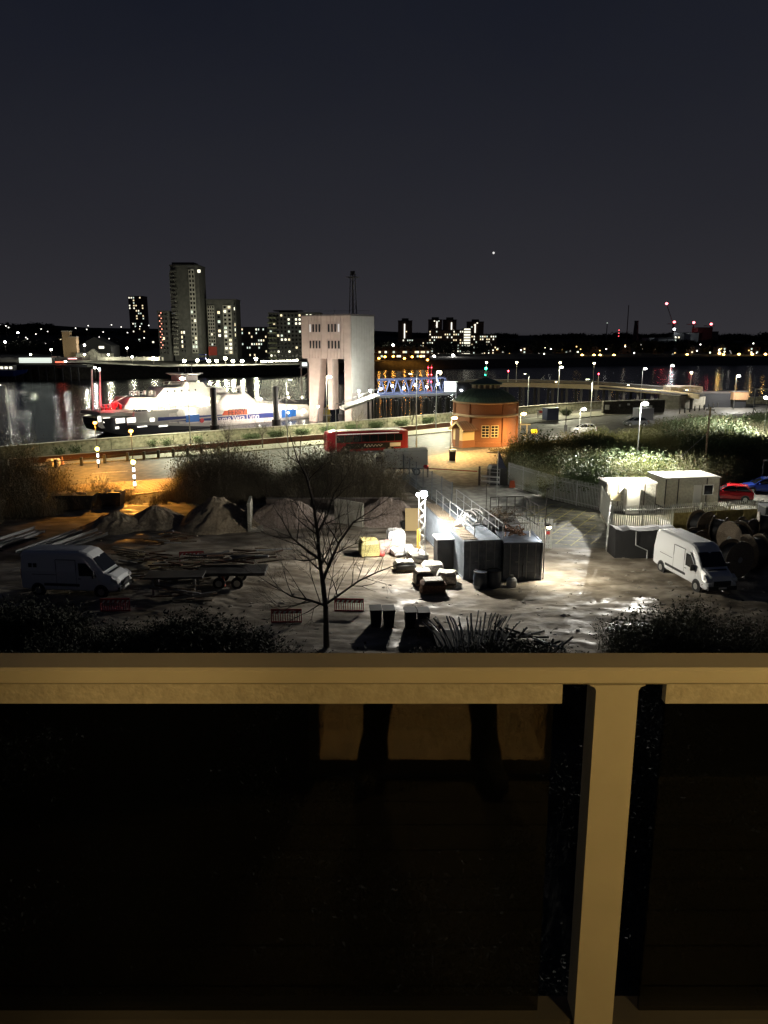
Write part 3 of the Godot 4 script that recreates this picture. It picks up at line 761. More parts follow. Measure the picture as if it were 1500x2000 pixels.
func balcony() -> void:
	# the balcony the photograph was taken from: rail, glass panes, deck, and the flat's door behind with its lit room
	var paint := grain_mat("rail_paint", [[0.2, 0.318, 0.297, 0.226], [0.8, 0.332, 0.31, 0.238]], 2.0, 0.4, 51)
	var weathered := grain_mat("channel", [[0.25, 0.265, 0.245, 0.187], [0.75, 0.315, 0.295, 0.228]], 3.5, 0.8, 52, 0.1, 0.02)
	var t := thing("balcony_railing", "metal balcony railing with glass panes in the foreground", "railing", Vector3(0, 13.4, -1.137))
	var b := mb()
	var prof := PackedVector2Array([Vector2(-0.03, 1.072), Vector2(0.026, 1.072), Vector2(0.03, 1.076), Vector2(0.03, 1.096), Vector2(0.026, 1.1), Vector2(-0.03, 1.1)])
	var rs := []
	for x in [-3.0, 3.0]:
		var p := PackedVector3Array()
		for q in prof: p.append(Vector3(x, q.y, q.x))
		rs.append(p)
	b.loft(rs)
	part(t, "top_rail", b, paint)
	# post with small welded corners under the rail
	part(t, "post", mb().prism(PackedVector2Array([Vector2(0.331, -0.2), Vector2(0.331, 1.062), Vector2(0.328, 1.068), Vector2(0.32, 1.0715), Vector2(0.408, 1.0715), Vector2(0.4, 1.068), Vector2(0.397, 1.062), Vector2(0.397, -0.2)]), -0.022, 0.029), paint)
	for e in [[-3.0, 0.272], [0.452, 3.0]]:
		var cx: float = (e[0] + e[1]) / 2; var w: float = e[1] - e[0]
		part(t, "glass_channel", mb().box(Vector3(cx + (0.006 if cx < 0 else 0.003), 1.0505, -0.001), Vector3(w + 0.012, 0.042, 0.016)), weathered)
		var gm := StandardMaterial3D.new()
		gm.transparency = BaseMaterial3D.TRANSPARENCY_ALPHA
		gm.albedo_color = Color(0.02, 0.025, 0.02, 0.55); gm.roughness = 0.02
		part(t, "glass_pane", mb().box(Vector3(cx, 0.735, -0.003), Vector3(w, 0.6, 0.01)), gm)
	part(t, "bottom_rail", mb().box(Vector3(0, 0.4, -0.004), Vector3(6.0, 0.07, 0.05)), flat_mat("rail_dark", [0.035, 0.033, 0.03], 0.7))
	part(t, "lower_panel", mb().box(Vector3(0, 0.17, -0.004), Vector3(6.0, 0.36, 0.02)), flat_mat("rail_dark", [0.035, 0.033, 0.03], 0.7))
	var deck := struct("balcony_deck", mb().box(Vector3(0, 13.3, -0.4), Vector3(6.4, 0.14, 1.52)), flat_mat("deck_slab", [0.05, 0.048, 0.045], 0.8))
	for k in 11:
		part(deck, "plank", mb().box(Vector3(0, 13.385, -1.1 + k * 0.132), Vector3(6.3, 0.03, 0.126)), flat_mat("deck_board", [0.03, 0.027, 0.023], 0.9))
	# the flat: outer wall with a door opening, a room behind
	var wm := flat_mat("render", [0.16, 0.15, 0.13], 0.85)
	struct("flat_wall", mb().box(Vector3(-1.74, 14.8, 0.46), Vector3(2.92, 3.4, 0.2)).box(Vector3(1.92, 14.8, 0.46), Vector3(2.56, 3.4, 0.2)).box(Vector3(0.18, 16.05, 0.46), Vector3(0.92, 0.9, 0.2)), wm)
	var sill := thing("door_frame", "pale door frame behind the camera, mirrored in the balcony glass", "door frame", Vector3(0.18, 13.4, 0.44))
	var fm := flat_mat("frame_pale", [0.6, 0.5, 0.33], 0.5)
	part(sill, "threshold", mb().box(Vector3(0, 0.03, 0), Vector3(0.92, 0.06, 0.22)), fm)
	part(sill, "jamb", mb().box(Vector3(-0.44, 1.13, 0), Vector3(0.04, 2.14, 0.22)), fm)
	part(sill, "jamb", mb().box(Vector3(0.44, 1.13, 0), Vector3(0.04, 2.14, 0.22)), fm)
	struct("room", mb().box(Vector3(0, 13.36, 2.56), Vector3(5, 0.18, 3.98)).box(Vector3(0, 16.1, 2.56), Vector3(5, 0.14, 3.98)).box(Vector3(0, 14.74, 4.6), Vector3(5, 2.56, 0.1)).box(Vector3(-2.55, 14.74, 2.56), Vector3(0.1, 2.56, 3.98)).box(Vector3(2.55, 14.74, 2.56), Vector3(0.1, 2.56, 3.98)), flat_mat("room_wall", [0.5, 0.42, 0.3], 0.8))
	var lamp := thing("standing_lamp", "round warm standing lamp in the room behind the camera", "lamp", Vector3(0.1, 15.3, 1.9))
	part(lamp, "shade", mb().ball(Vector3.ZERO, Vector3(0.16, 0.14, 0.16)), glow_mat("room_glow", [1.0, 0.66, 0.27], 2.0))
	part(lamp, "stand", mb().tube(Vector3(0, -1.84, 0), Vector3(0, -0.14, 0), 0.03, 0.03, 8).tube(Vector3(0, -1.85, 0), Vector3(0, -1.8, 0), 0.16, 0.16, 14), flat_mat("trim_black", [0.02, 0.02, 0.022], 0.5))
	omni(lamp, Vector3.ZERO, [1.0, 0.64, 0.24], 2.6, 0.12)
	var wl := thing("wall_lamp", "warm bulkhead lamp on the flat's outer wall beside the door", "lamp", Vector3(1.15, 15.05, 0.3))
	part(wl, "back_plate", mb().box(Vector3(0, 0, 0.045), Vector3(0.16, 0.26, 0.02)), flat_mat("trim_black", [0.02, 0.02, 0.022], 0.5))
	part(wl, "lamp_glass", mb().ball(Vector3.ZERO, Vector3(0.07, 0.11, 0.06), 10), glow_mat("wall_lamp_glow", [1.0, 0.66, 0.25], 8.0))
	omni(wl, Vector3.ZERO, [1.0, 0.65, 0.23], 1.75, 0.06)
	person()

func person() -> void: # the photographer in dark clothes, seen only as a dark shape mirrored in the glass
	var t := thing("person", "person in dark clothes standing in the doorway holding up a phone", "person", Vector3(0.17, 13.4, 0.3))
	var bones := [] # from, to, radius from, radius to
	for x in [-1.0, 1.0]:
		bones.append([Vector3(0.1 * x, 0.92, 0.02), Vector3(0.17 * x, 0.5, 0.0), 0.095, 0.066])
		bones.append([Vector3(0.17 * x, 0.5, 0.0), Vector3(0.21 * x, 0.1, 0.04), 0.064, 0.046])
		bones.append([Vector3(0.21 * x, 0.06, 0.06), Vector3(0.24 * x, 0.05, -0.12), 0.048, 0.04])
		bones.append([Vector3(0.19 * x, 1.42, 0.02), Vector3(0.25 * x, 1.16, -0.02), 0.06, 0.048])
		bones.append([Vector3(0.25 * x, 1.16, -0.02), Vector3(0.075 * x - 0.12, 1.5, -0.16), 0.046, 0.034])
		bones.append([Vector3(0.075 * x - 0.12, 1.5, -0.16), Vector3(0.07 * x - 0.14, 1.57, -0.18), 0.034, 0.03])
	bones.append([Vector3(0, 0.95, 0.02), Vector3(0, 1.15, 0.02), 0.15, 0.14])
	bones.append([Vector3(0, 1.15, 0.02), Vector3(0, 1.36, 0.02), 0.145, 0.155])
	bones.append([Vector3(-0.14, 1.42, 0.02), Vector3(0.14, 1.42, 0.02), 0.075, 0.075])
	bones.append([Vector3(0, 1.45, 0.02), Vector3(0, 1.56, 0.0), 0.06, 0.055])
	bones.append([Vector3(0, 1.62, 0.0), Vector3(0, 1.69, 0.01), 0.082, 0.09])
	bones.append([Vector3(0, 1.6, -0.07), Vector3(0, 1.635, -0.085), 0.02, 0.014])
	var body := net(bones, Vector3(-0.36, 0.0, -0.28), Vector3(0.36, 1.82, 0.24), 0.026)
	for x in [-1.0, 1.0]: # fingers closed on the phone's edges
		for f in 4:
			var p := Vector3(0.07 * x - 0.14, 1.545 + f * 0.022, -0.19)
			body.tube(p, p + Vector3(-0.012 * x, 0.0, -0.035), 0.009, 0.009, 6).tube(p + Vector3(-0.012 * x, 0, -0.035), p + Vector3(-0.035 * x, 0, -0.04), 0.009, 0.008, 6)
		body.tube(Vector3(0.07 * x - 0.14, 1.56, -0.17), Vector3(0.045 * x - 0.14, 1.6, -0.17), 0.011, 0.009, 6)
	part(t, "body", body, flat_mat("dark_clothes", [0.02, 0.02, 0.024], 0.9))

func net(bones: Array, lo: Vector3, hi: Vector3, c: float) -> MB: # one smooth skin round tapered bones
	var nx := int((hi.x - lo.x) / c) + 1; var ny := int((hi.y - lo.y) / c) + 1; var nz := int((hi.z - lo.z) / c) + 1
	var field := func(p: Vector3) -> float:
		var acc := 0.0
		for b in bones:
			var d: Vector3 = b[1] - b[0]
			var u := clampf((p - b[0]).dot(d) / d.length_squared(), 0.0, 1.0)
			acc += exp(-42.0 * (p.distance_to(b[0] + d * u) - lerpf(b[2], b[3], u)))
		return -log(maxf(acc, 1e-12)) / 42.0
	var val := PackedFloat32Array()
	val.resize(nx * ny * nz)
	for k in nz:
		for j in ny:
			for i in nx: val[(k * ny + j) * nx + i] = field.call(lo + Vector3(i, j, k) * c)
	var vert := {}
	for k in nz - 1:
		for j in ny - 1:
			for i in nx - 1:
				var sum := Vector3.ZERO; var n := 0
				for e in [[0, 0, 0, 1, 0, 0], [0, 1, 0, 1, 1, 0], [0, 0, 1, 1, 0, 1], [0, 1, 1, 1, 1, 1], [0, 0, 0, 0, 1, 0], [1, 0, 0, 1, 1, 0], [0, 0, 1, 0, 1, 1], [1, 0, 1, 1, 1, 1], [0, 0, 0, 0, 0, 1], [1, 0, 0, 1, 0, 1], [0, 1, 0, 0, 1, 1], [1, 1, 0, 1, 1, 1]]:
					var a := val[((k + e[2]) * ny + j + e[1]) * nx + i + e[0]]; var b := val[((k + e[5]) * ny + j + e[4]) * nx + i + e[3]]
					if (a < 0.0) != (b < 0.0):
						sum += Vector3(e[0], e[1], e[2]).lerp(Vector3(e[3], e[4], e[5]), a / (a - b)); n += 1
				if n: vert[Vector3i(i, j, k)] = lo + (Vector3(i, j, k) + sum / n) * c
	var out := mb()
	var grad := func(p: Vector3) -> Vector3:
		return Vector3(field.call(p + Vector3(0.01, 0, 0)) - field.call(p - Vector3(0.01, 0, 0)), field.call(p + Vector3(0, 0.01, 0)) - field.call(p - Vector3(0, 0.01, 0)), field.call(p + Vector3(0, 0, 0.01)) - field.call(p - Vector3(0, 0, 0.01))).normalized()
	var nrm := {}
	for q in vert: nrm[q] = grad.call(vert[q])
	for k in range(1, nz - 1):
		for j in range(1, ny - 1):
			for i in range(1, nx - 1):
				var a := val[(k * ny + j) * nx + i] < 0.0
				for ax in 3:
					var o := [Vector3i(1, 0, 0), Vector3i(0, 1, 0), Vector3i(0, 0, 1)]
					var g: Vector3i = Vector3i(i, j, k) + o[ax]
					if a == (val[(g.z * ny + g.y) * nx + g.x] < 0.0): continue
					var u: Vector3i = o[(ax + 1) % 3]; var w: Vector3i = o[(ax + 2) % 3]
					var q := [Vector3i(i, j, k), Vector3i(i, j, k) - u, Vector3i(i, j, k) - u - w, Vector3i(i, j, k) - w]
					if vert.has(q[0]) and vert.has(q[1]) and vert.has(q[2]) and vert.has(q[3]):
						out.t3(vert[q[0]], vert[q[1]], vert[q[2]], nrm[q[0]], nrm[q[1]], nrm[q[2]])
						out.t3(vert[q[0]], vert[q[2]], vert[q[3]], nrm[q[0]], nrm[q[2]], nrm[q[3]])
	return out

func yard() -> void:
	var wood := grain_mat("old_wood", [[0.2, 0.09, 0.07, 0.05], [0.8, 0.24, 0.19, 0.13]], 1.5, 0.85, 61)
	var black := flat_mat("black_plastic", [0.012, 0.012, 0.013], 0.75)
	var steel := flat_mat("steel_dark", [0.2, 0.2, 0.2], 0.45, 0.2)
	var rust := grain_mat("rust", [[0.3, 0.05, 0.025, 0.015], [0.7, 0.14, 0.07, 0.04]], 1.2, 0.8, 62)
	var navy := grain_mat("container_blue", [[0.3, 0.035, 0.045, 0.065], [0.7, 0.06, 0.072, 0.1]], 0.3, 0.45, 63)
	var grey := grain_mat("container_grey", [[0.3, 0.13, 0.15, 0.18], [0.7, 0.19, 0.215, 0.25]], 0.3, 0.5, 64)
	# floodlight on its lattice mast: the yard's main light
	var mast := thing("floodlight_mast", "lattice mast with a blazing white floodlight beside the long container", "floodlight", Vector3(2.55, 0, -50.2))
	var lat := mb()
	for x in [-0.22, 0.22]:
		for z in [-0.22, 0.22]: lat.tube(Vector3(x, 0, z), Vector3(x, 4.5, z), 0.025, 0.025, 6)
	for i in 10:
		var y := i * 0.44; var s := 0.22 if i % 2 else -0.22
		for z in [-0.22, 0.22]:
			lat.tube(Vector3(-s, y, z), Vector3(s, y + 0.43, z), 0.014, 0.014, 5); lat.tube(Vector3(z, y, -s), Vector3(z, y + 0.43, s), 0.014, 0.014, 5)
	part(mast, "lattice", lat, flat_mat("mast_galv", [0.45, 0.46, 0.46], 0.45, 0.2))
	part(mast, "lamp_housing", mb().box(Vector3(0.1, 5.12, 0.1), Vector3(0.5, 0.1, 0.4)).bar(Vector3(0, 4.5, 0), Vector3(0, 5.1, 0), 0.06, 0.06), steel)
	part(mast, "lamp_glass", mb().ball(Vector3(0.1, 4.84, 0.14), Vector3(0.24, 0.24, 0.24), 14), glow_mat("flood", COOL, 60.0))
	spot(mast, Vector3(0.1, 4.84, 0.14), Vector3(0.12, -1, 0.02), [1.0, 0.95, 0.84], 170.0, 86.0, 0.12, 0.9)
	part(mast, "lamp_lens", mb().ball(Vector3(-0.25, 4.8, 0.14), Vector3(0.16, 0.16, 0.16), 10), glow_mat("flood", COOL, 60.0))  # second lamp head, added to throw more light on the heaps
	omni(mast, Vector3(-0.25, 4.8, 0.14), [1.0, 0.93, 0.8], 60.0, 0.1)
	# containers
	var c1 := container("long grey corrugated container with a railed roof deck", Vector3(6.2, 0, -46.6), deg_to_rad(10.0), 11.2, grey)
	container("dark blue container with double doors and a frosted pale roof", Vector3(8.72, 0, -46.4), 0.03, 3.0, navy, 2.5)
	var deck := thing("roof_deck", "timber deck and scaffold handrail on the long container roof", "scaffold", Vector3(6.2, 2.6, -46.6), deg_to_rad(10.0))
	for i in 26:
		part(deck, "plank", mb().box(Vector3(-0.75, 0.03, -0.35 - i * 0.42), Vector3(0.95, 0.04, 0.3), Basis(Vector3.UP, sin(i * 2.7) * 0.03)), wood)
	for x in [-0.42, 1.15]:
		for i in 6:
			part(deck, "upright", mb().tube(Vector3(x, 0, -0.5 - i * 2.0), Vector3(x, 1.15, -0.5 - i * 2.0), 0.028, 0.028, 6), galv)
		for y in [0.6, 1.15]:
			part(deck, "handrail", mb().tube(Vector3(x, y, -0.4), Vector3(x, y, -10.6), 0.028, 0.028, 6), galv)
	var cage := thing("mesh_cage", "black steel mesh cage on the roof beyond the hose", "cage", Vector3(7.5, 2.62, -53.0), 0.15)
	var cg := mb()
	for i in 5:
		cg.bar(Vector3(i * 0.6, 0, 0), Vector3(i * 0.6, 1.4, 0), 0.05, 0.05).bar(Vector3(2.4, 0, i * 0.8), Vector3(2.4, 1.4, i * 0.8), 0.05, 0.05)
	for y in [0.05, 0.7, 1.4]: cg.bar(Vector3(0, y, 0), Vector3(2.4, y, 0), 0.05, 0.05).bar(Vector3(2.4, y, 0), Vector3(2.4, y, 3.2), 0.05, 0.05)
	part(cage, "frame", cg, flat_mat("cage_black", [0.05, 0.045, 0.04], 0.6))
	var hose := thing("hose_coil", "loose coil of pale ribbed hose on the container roof", "hose", Vector3(5.2, 2.64, -50.0))
	rng.seed = 3
	for k in 5:
		var hb := mb(); var pv := Vector3.ZERO
		var tilt := Basis(Vector3(rr(-1, 1), 0, rr(-1, 1)).normalized(), rr(0.3, 1.3))
		for i in 21:
			var p := tilt * Vector3(cos(i * 0.314) * 0.55, 0, sin(i * 0.314) * 0.55) + Vector3(0.25 * k, 0.5, -0.2 * k)
			if i: hb.tube(pv, p, 0.045, 0.045, 6, false)
			pv = p
		part(hose, "loop", hb, flat_mat("hose_grey", [0.36, 0.36, 0.35], 0.5))
	var rack := thing("roof_rack", "rusty steel rack of fittings on top of the blue container", "rack", Vector3(8.35, 2.5, -48.4), 0.2)
	rng.seed = 4
	var rk := mb()
	for i in 14: rk.tube(Vector3(rr(-0.8, 0.8), 0.05, rr(-0.6, 0.6)), Vector3(rr(-0.8, 0.8), rr(0.2, 0.7), rr(-0.6, 0.6)), 0.05, 0.05, 6)
	part(rack, "fittings", rk, rust)
	var rf := mb()
	for x in [-0.9, 0.9]:
		for z in [-0.7, 0.7]: rf.bar(Vector3(x, 0, z), Vector3(x, 0.95, z), 0.05, 0.05)
		rf.bar(Vector3(x, 0.95, -0.7), Vector3(x, 0.95, 0.7), 0.05, 0.05)
	rf.bar(Vector3(-0.9, 0.9, -0.7), Vector3(0.9, 0.9, -0.7), 0.05, 0.05).bar(Vector3(-0.9, 0.9, 0.7), Vector3(0.9, 0.9, 0.7), 0.05, 0.05)
	part(rack, "frame", rf, steel)
	var skip := thing("tipping_skip", "dark open skip full of branches behind the blue container", "skip", Vector3(8.2, 0, -51.6), 0.1)
	part(skip, "body", mb().loft([PackedVector3Array([Vector3(-0.9, 0, -1), Vector3(0.9, 0, -1), Vector3(0.9, 0, 1), Vector3(-0.9, 0, 1)]), PackedVector3Array([Vector3(-1.1, 2.6, -1.4), Vector3(1.1, 2.6, -1.4), Vector3(1.1, 2.6, 1.4), Vector3(-1.1, 2.6, 1.4)])]), grain_mat("skip_grey", [[0.3, 0.06, 0.06, 0.065], [0.7, 0.1, 0.1, 0.105]], 0.8, 0.6, 65))
	part(skip, "branches", twig_mesh(66, 120, Vector3(2.2, 1.0, 2.4), 0.08, 0.8), flat_mat("dead_leaf", [0.07, 0.05, 0.03], 0.9), Vector3(0, 2.55, 0))
	# pallets, stone and bagged goods beside the container
	var stone := grain_mat("stone_pale", [[0.3, 0.26, 0.25, 0.22], [0.7, 0.46, 0.45, 0.41]], 0.9, 0.85, 67, 0.5)
	var shrink := grain_mat("shrink_wrap", [[0.3, 0.4, 0.41, 0.42], [0.7, 0.7, 0.7, 0.7]], 1.5, 0.35, 68, 1.0)
	var sacks := grain_mat("yellow_sacks", [[0.3, 0.28, 0.24, 0.12], [0.7, 0.62, 0.56, 0.2]], 2.0, 0.6, 69, 2.0)
	var pink := grain_mat("pink_sacks", [[0.3, 0.34, 0.25, 0.22], [0.7, 0.55, 0.4, 0.36]], 2.0, 0.6, 70, 2.0)
	var tarp := flat_mat("tarp_dark", [0.03, 0.03, 0.028], 0.5)
	block("bag_pallet", "pallet of pale yellow cement bags left of the wrapped white pallet", "pallet", Vector3(-1.04, 0, -52.05), 0.2, Vector3(1.3, 1.25, 1.2), sacks, 1)
	block("bag_pallet", "slumped pallet of pinkish bags in front of the white one", "pallet", Vector3(0.07, 0, -52.84), 0.4, Vector3(1.2, 0.85, 1.0), pink, 2)
	block("wrapped_pallet", "tall pallet shrink wrapped in white film", "pallet", Vector3(0.87, 0, -54.77), 0.1, Vector3(1.3, 1.25, 1.1), shrink, 3)
	block("bag_pallet", "low pallet of white bulk bags near the yellow post", "pallet", Vector3(1.34, 0, -52.31), 0.3, Vector3(1.6, 0.55, 1.0), shrink, 4)
	block("slab_pallet", "pallet of pale slabs just right of the bulk bags", "pallet", Vector3(2.28, 0, -50.53), 0.25, Vector3(1.2, 0.8, 1.2), stone, 5)
	block("stone_crate", "open black crate of stone standing alone on the mud", "crate", Vector3(1.35, 0, -48.52), 0.15, Vector3(1.35, 0.6, 1.0), tarp, 6)
	block("stone_crate", "grey rubble stack behind the front row of crates", "crate", Vector3(3.11, 0, -47.08), 0.1, Vector3(1.3, 1.0, 1.1), stone, 7)
	block("stone_crate", "left crate of the front row with a snow pale top", "crate", Vector3(2.42, 0, -45.72), 0.2, Vector3(1.1, 0.85, 1.0), tarp, 8)
	block("stone_crate", "nearest brown crate with a bright white top", "crate", Vector3(2.93, 0, -44.05), 0.12, Vector3(1.45, 0.8, 1.0), rust, 9)
	block("stone_crate", "right crate of the front row beside the container corner", "crate", Vector3(3.9, 0, -45.82), -0.1, Vector3(1.2, 0.85, 1.0), stone, 10)
	for e in [[Vector3(2.42, 0, -45.72), 0.88, 0.9, 0.85], [Vector3(2.93, 0, -44.05), 0.83, 1.1, 0.8], [Vector3(1.35, 0, -48.52), 0.64, 1.1, 0.8]]:
		var sl := thing("stone_slab", ["white slab lying on the left front crate", "white slab lying on the nearest brown crate", "pinkish slab lying on the lone black crate"][[0.88, 0.83, 0.64].find(e[1])], "slab", e[0] + Vector3(0, e[1] - 0.03, 0), 0.15)
		part(sl, "slab", mb().box(Vector3(0, 0.05, 0), Vector3(e[2], 0.1, e[3])), stone)
	var st := thing("pallet_tower", "tall black wrapped stack with a white lid against the container", "stack", Vector3(4.04, 0, -49.33), 0.15)
	rng.seed = 11
	var rs := []
	for i in 8:
		var p := PackedVector3Array()
		for q in [[-1, -1], [0, -1], [1, -1], [1, 0], [1, 1], [0, 1], [-1, 1], [-1, 0]]: p.append(Vector3(q[0] * 0.62 * rr(0.95, 1.04), i * 0.29, q[1] * 0.6 * rr(0.95, 1.04)))
		rs.append(p)
	part(st, "wrapping", mb().loft(rs), black)
	part(st, "lid", mb().box(Vector3(0, 2.09, 0), Vector3(1.4, 0.1, 1.35)), flat_mat("lid_white", [0.62, 0.62, 0.6], 0.6))
	var yp := thing("lifting_hoist", "yellow steel hoist with a white drum beside it", "hoist", Vector3(2.4, 0, -51.79))
	part(yp, "post", mb().box(Vector3(0, 1.0, 0), Vector3(0.22, 2.0, 0.2)).box(Vector3(0, 0.1, 0), Vector3(0.7, 0.12, 0.5)), flat_mat("yellow_paint", [0.5, 0.3, 0.04], 0.5))
	part(yp, "drum", mb().tube(Vector3(-0.95, 0.45, -0.2), Vector3(-0.45, 0.45, -0.2), 0.42, 0.42, 16), shrink)
	var pb := thing("plywood_board", "ochre plywood board leaning beside the mast", "board", Vector3(2.28, 0, -59.4), 0.1)
	part(pb, "board", mb().box(Vector3(0, 0.9, 0), Vector3(1.2, 1.8, 0.04), Basis(Vector3.RIGHT, -0.12)), flat_mat("ply", [0.46, 0.34, 0.16], 0.7))
	var rb := thing("red_bag", "small red bag on the ground before the yellow bags", "bag", Vector3(-0.22, 0, -51.79))
	part(rb, "bag", mb().ball(Vector3(0, 0.2, 0), Vector3(0.3, 0.24, 0.24), 9).ball(Vector3(-0.5, 0.14, 0.05), Vector3(0.45, 0.16, 0.2), 8), flat_mat("red_bag", [0.5, 0.06, 0.05], 0.5))
	var bk := thing("black_bucket", "small black bucket at the foot of the ochre board", "bucket", Vector3(1.65, 0, -60.07))
	part(bk, "bucket", mb().lathe(Vector3.ZERO, [Vector2(0.01, 0), Vector2(0.24, 0), Vector2(0.34, 0.6), Vector2(0.3, 0.6), Vector2(0.22, 0.06), Vector2(0.01, 0.06)], 14), black)
	var gp := thing("gas_bottle", "squat white gas bottle by the blue container door", "gas bottle", Vector3(7.86, 0, -45.22))
	part(gp, "body", mb().lathe(Vector3.ZERO, [Vector2(0.01, 0), Vector2(0.3, 0.02), Vector2(0.32, 0.1), Vector2(0.32, 0.45), Vector2(0.22, 0.58), Vector2(0.1, 0.62), Vector2(0.01, 0.62)], 14), flat_mat("lid_white", [0.62, 0.62, 0.6], 0.6))
	part(gp, "collar", mb().tube(Vector3(0, 0.6, 0), Vector3(0, 0.76, 0), 0.13, 0.13, 10), steel)
	for i in 2:
		var bn := thing("plastic_barrel", ["dark barrel standing in the shade of the container end", "second dark barrel, next to the blue container corner"][i], "barrel", [Vector3(5.89, 0, -44.82), Vector3(6.73, 0, -45.02)][i])
		part(bn, "body", mb().lathe(Vector3.ZERO, [Vector2(0.01, 0), Vector2(0.4, 0.02), Vector2(0.46, 0.3), Vector2(0.46, 0.8), Vector2(0.4, 1.1), Vector2(0.01, 1.12)], 16), flat_mat("barrel", [0.03, 0.04, 0.06], 0.4))
		part(bn, "rim", mb().lathe(Vector3(0, 1.06, 0), [Vector2(0.38, 0), Vector2(0.44, 0.02), Vector2(0.44, 0.08), Vector2(0.38, 0.08)], 16), black)
	# sand and gravel heaps in their bays
	var sand := grain_mat("sand", [[0.2, 0.2, 0.155, 0.1], [0.5, 0.3, 0.24, 0.16], [0.8, 0.38, 0.31, 0.22]], 0.5, 0.95, 71, 3.0)
	var gravel := grain_mat("gravel", [[0.2, 0.15, 0.115, 0.095], [0.5, 0.24, 0.19, 0.16], [0.8, 0.33, 0.27, 0.23]], 0.7, 0.95, 72, 4.0)
	for e in [[Vector3(-21.63, 0, -60.41), 2.9, 2.4, 1.35, "low brown heap at the left end of the bays", sand], [Vector3(-18.72, 0, -61.82), 3.4, 2.6, 1.5, "round brown sand heap left of the tall one", sand], [Vector3(-13.61, 0, -61.11), 3.9, 3.0, 2.4, "tall pale sand heap with gullies, nearest the bay panel", sand], [Vector3(-8.14, 0, -62.54), 4.4, 2.5, 1.9, "wide reddish gravel heap behind the bare tree", gravel], [Vector3(0.34, 0, -62.54), 3.8, 2.4, 2.1, "floodlit pink gravel heap beside the mast", gravel]]:
		var h := thing("aggregate_heap", e[4], "heap", e[0], 0.0, "heaps of sand and gravel")
		part(h, "heap", heap_mesh(e[1], e[2], e[3], int(e[0].x * 7) + 50, 1.05), e[5])
	for e in [[Vector3(-10.68, 0, -59.4), 0.1, 2.3, "upright pale concrete bay panel beside the tall sand heap"], [Vector3(-2.08, 0, -60.76), 0.9, 2.0, "dark concrete bay divider left of the floodlit heap"]]:
		var p := thing("bay_wall", e[3], "wall", e[0], e[1])
		part(p, "stem", mb().box(Vector3(0, e[2] / 2, -1.0), Vector3(0.22, e[2], 3.0)), concrete)
		part(p, "foot", mb().box(Vector3(0.5, 0.08, -1.0), Vector3(1.0, 0.16, 3.0)), concrete)
	var bw := thing("bay_back_wall", "long low concrete wall behind the gravel heaps", "wall", Vector3(-10.52, 0, -67.06))
	for i in 6: part(bw, "block", mb().box(Vector3(1.0 + i * 2.0, 0.5, -0.2), Vector3(1.96, 1.0, 0.5)), flat_mat("old_block", [0.12, 0.1, 0.085], 0.9))
	# vans
	van("white high roof van parked in shadow at the left", Vector3(-18.5, 0, -44.4), deg_to_rad(-6), true, 1.0)
	van("white high roof van parked by the fence on the right", Vector3(19.5, 0, -46.4), deg_to_rad(-80), false, 1.08)
	# cable drums
	var drumw := grain_mat("drum_wood", [[0.25, 0.08, 0.06, 0.045], [0.75, 0.2, 0.16, 0.11]], 1.3, 0.85, 73)
	var spots := [[Vector3(24.17, 0, -56.84), 0.5, 1.1], [Vector3(25, 0, -55.64), 0.9, 1.0], [Vector3(22.47, 0, -53.51), 0.3, 0.8], [Vector3(24.61, 0, -52.18), 1.9, 1.25], [Vector3(26.89, 0, -55.35), 0.6, 1.0], [Vector3(28.51, 0, -55.94), 1.2, 1.15], [Vector3(24.37, 0, -48.87), 1.75, 1.2], [Vector3(22.43, 0, -47.41), 0.4, 1.2], [Vector3(26.26, 0, -50.53), 0.9, 1.0]]
	var dl := ["grey faced drum nearest the black stack", "drum with a bright rim under the hoarding", "small drum tight behind the right hand van's roof", "big dark drum beside the van windscreen", "drum standing under the right end of the hoarding", "drum against the fence at the picture's right edge", "drum with a pale round face turned to the lamp", "dark drum beside the van bonnet", "drum cut by the right edge of the picture"]
	for i in spots.size(): reel(dl[i], spots[i][0], spots[i][1], spots[i][2], 0.9, drumw)
	var bs := thing("covered_stack", "long black sheeted stack below the palisade fence", "stack", Vector3(18.09, 0, -52.31), 0.02)
	rs = []
	rng.seed = 12
	for i in 9:
		var x := -2.1 + i * 0.53; var h := 2.0 + rr(-0.08, 0.08)
		rs.append(PackedVector3Array([Vector3(x, 0, 0.9), Vector3(x, h * 0.6, 0.86 + rr(-0.06, 0.06)), Vector3(x, h, 0.7), Vector3(x, h + 0.05, 0), Vector3(x, h, -0.7), Vector3(x, 0, -0.9)]))
	part(bs, "sheet", mb().loft(rs), black)
	part(bs, "drainpipe", mb().tube(Vector3(-0.75, 1.95, 0.95), Vector3(-0.72, 1.0, 1.0), 0.035, 0.035, 6).tube(Vector3(-0.72, 1.0, 1.0), Vector3(0.1, 0.62, 1.05), 0.035, 0.035, 6).tube(Vector3(0.1, 0.62, 1.05), Vector3(0.1, 0.05, 1.05), 0.035, 0.035, 6), flat_mat("pipe_grey", [0.35, 0.36, 0.36], 0.5))
	# left side of the yard
	var beam := mb().box(Vector3(0, 0.1, 0), Vector3(0.16, 0.02, 6.4)).box(Vector3(0, -0.1, 0), Vector3(0.16, 0.02, 6.4)).box(Vector3.ZERO, Vector3(0.02, 0.2, 6.4)).mesh()
